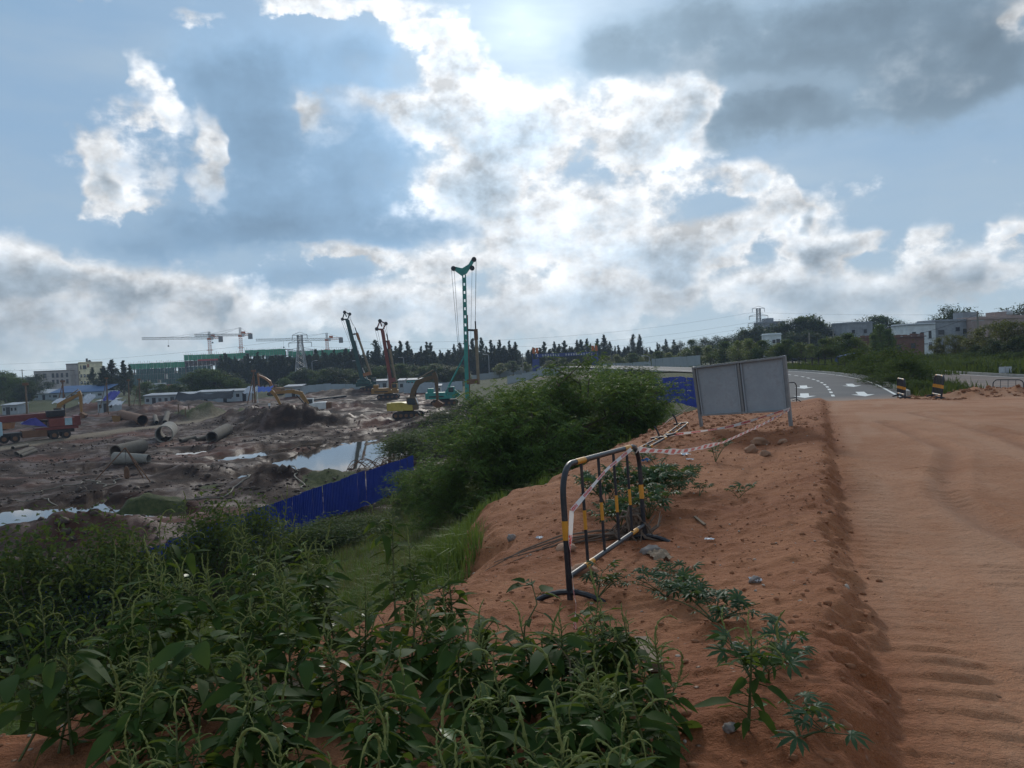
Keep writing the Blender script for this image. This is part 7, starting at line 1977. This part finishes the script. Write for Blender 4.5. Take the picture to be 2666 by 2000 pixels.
def tower_crane(label, u, vjib, vapex, depth, ujib, uback, mast_m, jib_m):
    base = base_at(u, depth); z = base.z; k = depth / F_PX
    jz = at(u, vjib, depth).z - z; az_ = at(u, vapex, depth).z - z
    t = empty('tower_crane', base, math.atan2(base.y, base.x) - math.pi / 2, label, 'tower crane')
    mb = MB(); lattice(mb, (0, 0, 0), (0, 0, jz - 1), 1.8, 22, .22); mb.build('mast', mast_m, t)
    MB().box((0, 0, jz - .6), (2.6, 2.6, 1.2)).build('slewing_ring', m_cro, t)
    MB().box((1.6, -1.2, jz - .2), (1.6, 1.5, 2.0)).build('cab', m_white, t)
    L = (u - ujib) * k; B = (uback - u) * k
    mb = MB(); lattice(mb, (0, 0, jz), (-L, 0, jz + L * .02), 1.3, 26, .16, True); mb.build('jib', jib_m, t)
    mb = MB(); lattice(mb, (0, 0, jz), (B, 0, jz + .2), 1.3, 6, .2); cj = mb.build('counter_jib', m_cro, t)
    MB().box((B - .6, 0, jz - 1.0), (2.6, 1.6, 3.4)).build('counterweight', m_crg, t)
    MB().box((B * .28, 0, jz + 1.2), (2.4, 1.6, 1.7)).build('winch_house', m_cro, t)
    mb = MB(); lattice(mb, (0, 0, jz), (0, 0, az_), 1.2, 6, .18); mb.build('apex', jib_m, t)
    for x in (-L * .42, -L * .75, B * .9): MB().bar((0, 0, az_), (x, 0, jz + .6), .10, .10).build('tie_rod', m_crg, t)
    MB().box((0, 0, jz * .72), (3.8, 3.8, .25)).build('climbing_platform', m_cro, t)
    hx = -L * .62; MB().bar((hx, 0, jz), (hx, 0, jz - 4), .07, .07).build('hoist_rope', m_cable, t); MB().box((hx, 0, jz - 4.2), (.9, .5, .8)).build('hook_block', m_dark, t)
tower_crane('orange tower crane farthest left with long grey jib', 549, 880, 864, 475, 391, 579, m_cro, m_crg)
tower_crane('taller orange tower crane second from the left', 630, 872, 853, 470, 520, 657, m_cro, m_crg)
tower_crane('pale tower crane right of the left pylon', 854, 883, 867, 490, 679, 892, m_cro, m_crg)

# ------------------------------------------------------------------ pylons, lamps, poles, wires
m_galv = M('galvanised_pylon', (0.36, 0.37, 0.38), .5, .3, dirt=.2, scale=.5)
def pylon(label, u, vt, depth, w0, w1, hscale=1.0):
    top = at(u, vt, depth); base = base_at(u, depth); z = base.z; h = top.z - z
    t = empty('pylon', (base.x, base.y, z), 0, label, 'pylon')
    mb = MB(); n = 9; lv = [(h * (1 - (1 - k / n) ** 1.25)) for k in range(n + 1)]
    W_ = [w0 + (w1 - w0) * min(1, (k / n) / .75) for k in range(n + 1)]
    cor = lambda k: [Vector((sx * W_[k] / 2, sy * W_[k] / 2, lv[k])) for sx, sy in ((-1, -1), (1, -1), (1, 1), (-1, 1))]
    for k in range(n):
        a, b = cor(k), cor(k + 1)
        for i in range(4):
            mb.bar(a[i], b[i], .22, .22); mb.bar(a[i], b[(i + 1) % 4], .13, .13); mb.bar(a[(i + 1) % 4], b[i], .13, .13); mb.bar(b[i], b[(i + 1) % 4], .12, .12)
    mb.build('tower', m_galv, t)
    for f, L in ((1.0, 2.6), (.86, 4.0), (.72, 4.6)):
        m2 = MB()
        for s in (-1, 1): m2.bar((0, -.4, h * f), (s * L, 0, h * f - .1), .16, .16); m2.bar((0, .4, h * f), (s * L, 0, h * f - .1), .16, .16); m2.bar((0, 0, h * f + 1.0), (s * L, 0, h * f), .12, .12)
        ar = m2.build('cross_arm', m_galv, t)
        for s in (-1, 1): MB().tube([(s * L, 0, h * f - .1), (s * L, 0, h * f - 1.6)], .12, 5).build('insulator', m_white, ar)
    return t
pylon('steel lattice pylon standing before the casuarinas on the left', 784, 872, 270, 4.4, 1.5)
pylon('steel lattice pylon over the wooded rise on the right', 1977, 803, 330, 3.6, 1.4)
def lamp(label, u, vt, depth, arm=1):
    top = at(u, vt, depth); b = base_at(u, depth); h = max(top.z - b.z, 4)
    t = empty('street_lamp', b, 0, label, 'street lamp')
    MB().tube([(0, 0, 0), (0, 0, h * .96), (arm * .15, 0, h)], [.13, .10, .08], 6).build('pole', m_galv, t)
    MB().tube([(arm * .1, 0, h), (arm * 1.3, 0, h + .25)], .07, 5).build('arm', m_galv, t)
    MB().box((arm * 1.6, 0, h + .26), (.9, .35, .16)).build('lamp_head', m_white, t)
for u, v, dd, ar, lab in ((539, 951, 290, 1, 'white street lamp above the bushes below the scaffolding'), (812, 941, 280, 1, 'street lamp right of the left pylon'), (933, 941, 262, -1, 'street lamp behind the dark green rig'), (1051, 932, 290, -1, 'street lamp right of the orange rig'), (1272, 924, 290, -1, 'street lamp right of the kelly bar'), (1676, 907, 230, 1, 'street lamp with double head above the white fence'), (1690, 932, 200, -1, 'short street lamp just above the white fence')): lamp(lab, u, v, dd, ar)
def upole(label, u, vt, depth, arms=1):
    top = at(u, vt, depth); b = base_at(u, depth); h = top.z - b.z
    t = empty('utility_pole', b, 0, label, 'pole')
    MB().tube([(0, 0, 0), (0, 0, h)], [.19, .12], 8).build('pole', m_conc, t)
    for k in range(arms): MB().box((0, 0, h - .4 - k * .9), (1.7, .1, .1)).build('cross_arm', m_galv, t)
    return t
upole('tall concrete utility pole before the grey concrete house', 2546, 810, 105, 2)
upole('concrete utility pole among the street trees', 2107, 866, 135, 0)
upole('slim pole with cross-arm on the rise left of the blue-grey block', 2170, 856, 215, 1)
upole('thin pole at the right edge of the casuarina belt', 1771, 886, 270, 2)
upole('pole beside the blue gantry', 1360, 920, 240, 1)
upole('pole beside the second brick ruin half hidden by trees', 2236, 888, 120, 0)
upole('pole in front of the trees at the left edge', 58, 962, 260, 1)
m_wire = M('wire', (0.03, 0.03, 0.035), .7, dirt=0)
def wire(label, p0, p1, sag, r=.03):
    p0, p1 = Vector(p0), Vector(p1); pts = [p0.lerp(p1, k / 20) - Vector((0, 0, sag * 4 * (k / 20) * (1 - k / 20))) for k in range(21)]
    o = MB().tube(pts, r, 4).build('power_line', m_wire); return tag(o, label, 'power line')
py1, py2 = base_at(784, 270), base_at(1977, 330)
z1, z2 = at(784, 872, 270).z, at(1977, 803, 330).z
for k, (f, o_, nm) in enumerate(((1.0, -2.6, 'highest'), (.86, 3.9, 'second highest'), (.72, -4.5, 'lowest'))):
    a = Vector((py1.x + o_, py1.y, py1.z + (z1 - py1.z) * f - 1.6)); b = Vector((py2.x + o_, py2.y, py2.z + (z2 - py2.z) * f - 1.6))
    wire('%s power line strung between the two pylons' % nm, a, b, 5.0, .025)
    wire('%s power line running left from the left pylon' % nm, a, Vector((-330, 330, a.z + 4)), 6.0, .025)
    wire('%s power line running right from the right pylon' % nm, b, Vector((330, 260, b.z - 2)), 5.0, .025)
pa = at(2546, 818, 105)
wire('thin wire from the tall concrete pole to the right edge', pa, at(2700, 800, 80), .6, .02)
wire('thin wire from the tall concrete pole back to the ruin', pa, at(2236, 892, 120), .8, .02)
# ------------------------------------------------------------------ blue gantry with sign strip
def gantry():
    dd = 225; k = dd / F_PX
    a, b = base_at(1394, dd), base_at(1548, dd); z = a.z
    t = empty('entrance_gantry', ((a.x + b.x) / 2, dd, z), 0, 'blue entrance gantry with white lettering strip and orange finials', 'gantry')
    w = b.x - a.x; h0 = at(1394, 931, dd).z - z; h1 = at(1394, 922, dd).z - z
    m_gb = M('gantry_blue', (0.03, 0.05, 0.20), .5, dirt=.15, scale=.3)
    for s in (-1, 1):
        for dx in (-.9, .9): MB().bar((s * w / 2 + dx, 0, 0), (s * w / 2 + dx, 0, h1), .25, .25).build('post', m_gb, t)
        MB().box((s * w / 2, 0, h0 * .55), (1.5, .15, h0 * .7)).build('side_panel', m_gb, t)
        for dx in (-.5, .5): MB().box((s * w / 2 + dx, 0, h1 + 1.0), (.7, .7, 1.6)).build('finial', m_cro, t)
    bm_ = MB().box((0, 0, (h0 + h1) / 2), (w, .4, h1 - h0)).build('beam', m_gb, t)
    rr = random.Random(4); n = 22
    for i in range(n):
        if i in (1, 9, 10): continue
        x = -w / 2 + w * (i + .9) / (n + 1); c = MB(); zc = (h0 + h1) / 2; s = (h1 - h0) * .55
        for q in range(3): c.box((x, -.22, zc + s * (q - 1) * .42), (s * rr.uniform(.6, .95), .03, s * .13))
        for q in range(2): c.box((x + s * rr.uniform(-.3, .3), -.225, zc), (s * .13, .03, s * rr.uniform(.7, 1.0)))
        c.build('character', m_white, bm_)
gantry()
# two pale panels of a roadside sign on the right, and the blue sheet by the bushes
def sign():
    p = base_at(2616, 58); t = empty('roadside_sign', p, R_(-8), 'small roadside sign with two pale blank panels at the right edge', 'sign')
    z0 = at(2616, 971, 58).z - p.z; z1 = at(2616, 955, 58).z - p.z
    for s in (-1, 1): MB().box((s * .23, 0, (z0 + z1) / 2), (.43, .03, z1 - z0)).build('panel', m_wtarp, t)
    MB().tube([(0, .04, 0), (0, .04, z1 + .05)], .03, 6).build('post', m_galv, t)
sign()
p = at(2205, 937, 88); o = MB().add([(-1.2, 0, .4), (1.3, .2, .7), (.9, 1.2, .75), (-1.0, 1.0, -.1), (-.9, -.1, -.5)], [(0, 1, 2, 3), (0, 3, 4)]).build('tarpaulin', m_btarp); o.location = p; tag(o, 'scrap of pale blue sheeting above the median bushes', 'tarpaulin')
bx_ = base_at(2205, 88)
o = MB().tube([(-.6, 0, 0), (-.6, 0, p.z - bx_.z + .3)], .05, 6).build('stake', m_timber); o.location = bx_; tag(o, 'thin stake holding up the pale blue sheeting', 'stake')
# timber rail fence beyond the road
rail = empty('rail_fence', base_at(2060, 92), 0, 'dark post-and-rail fence along the far side of the asphalt road', 'fence')
prev = None
for i, u in enumerate(range(2062, 2215, 17)):
    q = base_at(u, 96 - i * 1.2) - rail.location
    MB().bar(q, q + Vector((0, 0, 1.5)), .12, .12).build('post', m_dark, rail)
    if prev is not None:
        for h in (.6, 1.3): MB().bar(prev + Vector((0, 0, h)), q + Vector((0, 0, h)), .06, .08).build('rail', m_dark, rail)
    prev = q
# truck far off between scaffold and bushes
def far_truck():
    p = base_at(432, 300); t = empty('parked_truck', p, .1, 'white and red parked truck below the scaffolding', 'truck')
    MB().box((-3.6, 0, 2.2), (6.2, 2.3, 2.4)).build('cargo_body', m_wtarp, t, bevel=.05); MB().box((1.2, 0, 1.7), (2.0, 2.2, 2.2)).build('cab', m_redo, t, bevel=.1); MB().box((2.22, 0, 2.1), (.05, 1.9, .9)).build('windscreen', m_glass, t)
    for x in (-5.4, -4.2, 1.0):
        for s in (-1, 1): wheel(t, (x, s, .5), .5, .3)
far_truck()

# bushes low on the bank before the blue fence
lb = []
for i in range(20):
    f = i / 19; x = -20.6 + 10.8 * f; y = 13.5 + 23 * f; o_ = 1.5 + 1.7 * ((i * 7) % 5) / 4
    lb.append((x + o_, y - .5 * o_))
for i, (x, y) in enumerate(lb):
    s = .75 + .4 * ((i * 13) % 7) / 7
    put(BU[i % 2], True, (x, y, hz(x, y) - .05), i * 1.9, (s * 1.15, s * 1.15, s * (1.85 if i < 15 else .8)), 'scrubby bush, %s from the left before the long blue fence' % ordinal(i), 'bush', 'scrub before the long blue fence')

# ================================================================== light haze over the plain
def haze():
    m = bpy.data.materials.new('haze_air'); m.use_nodes = True; nt = m.node_tree; nt.nodes.clear()
    o = nt.nodes.new('ShaderNodeOutputMaterial'); v = nt.nodes.new('ShaderNodeVolumePrincipled')
    v.inputs['Color'].default_value = (0.62, 0.78, 1.0, 1); v.inputs['Density'].default_value = HAZE
    v.inputs['Anisotropy'].default_value = 0.2
    nt.links.new(v.outputs[0], o.inputs['Volume'])
    b = MB().box((0, 440, 22), (1500, 1000, 60)).build('haze', m)
    tag(b, kind='stuff')
HAZE = 0.00027
if HAZE: haze()
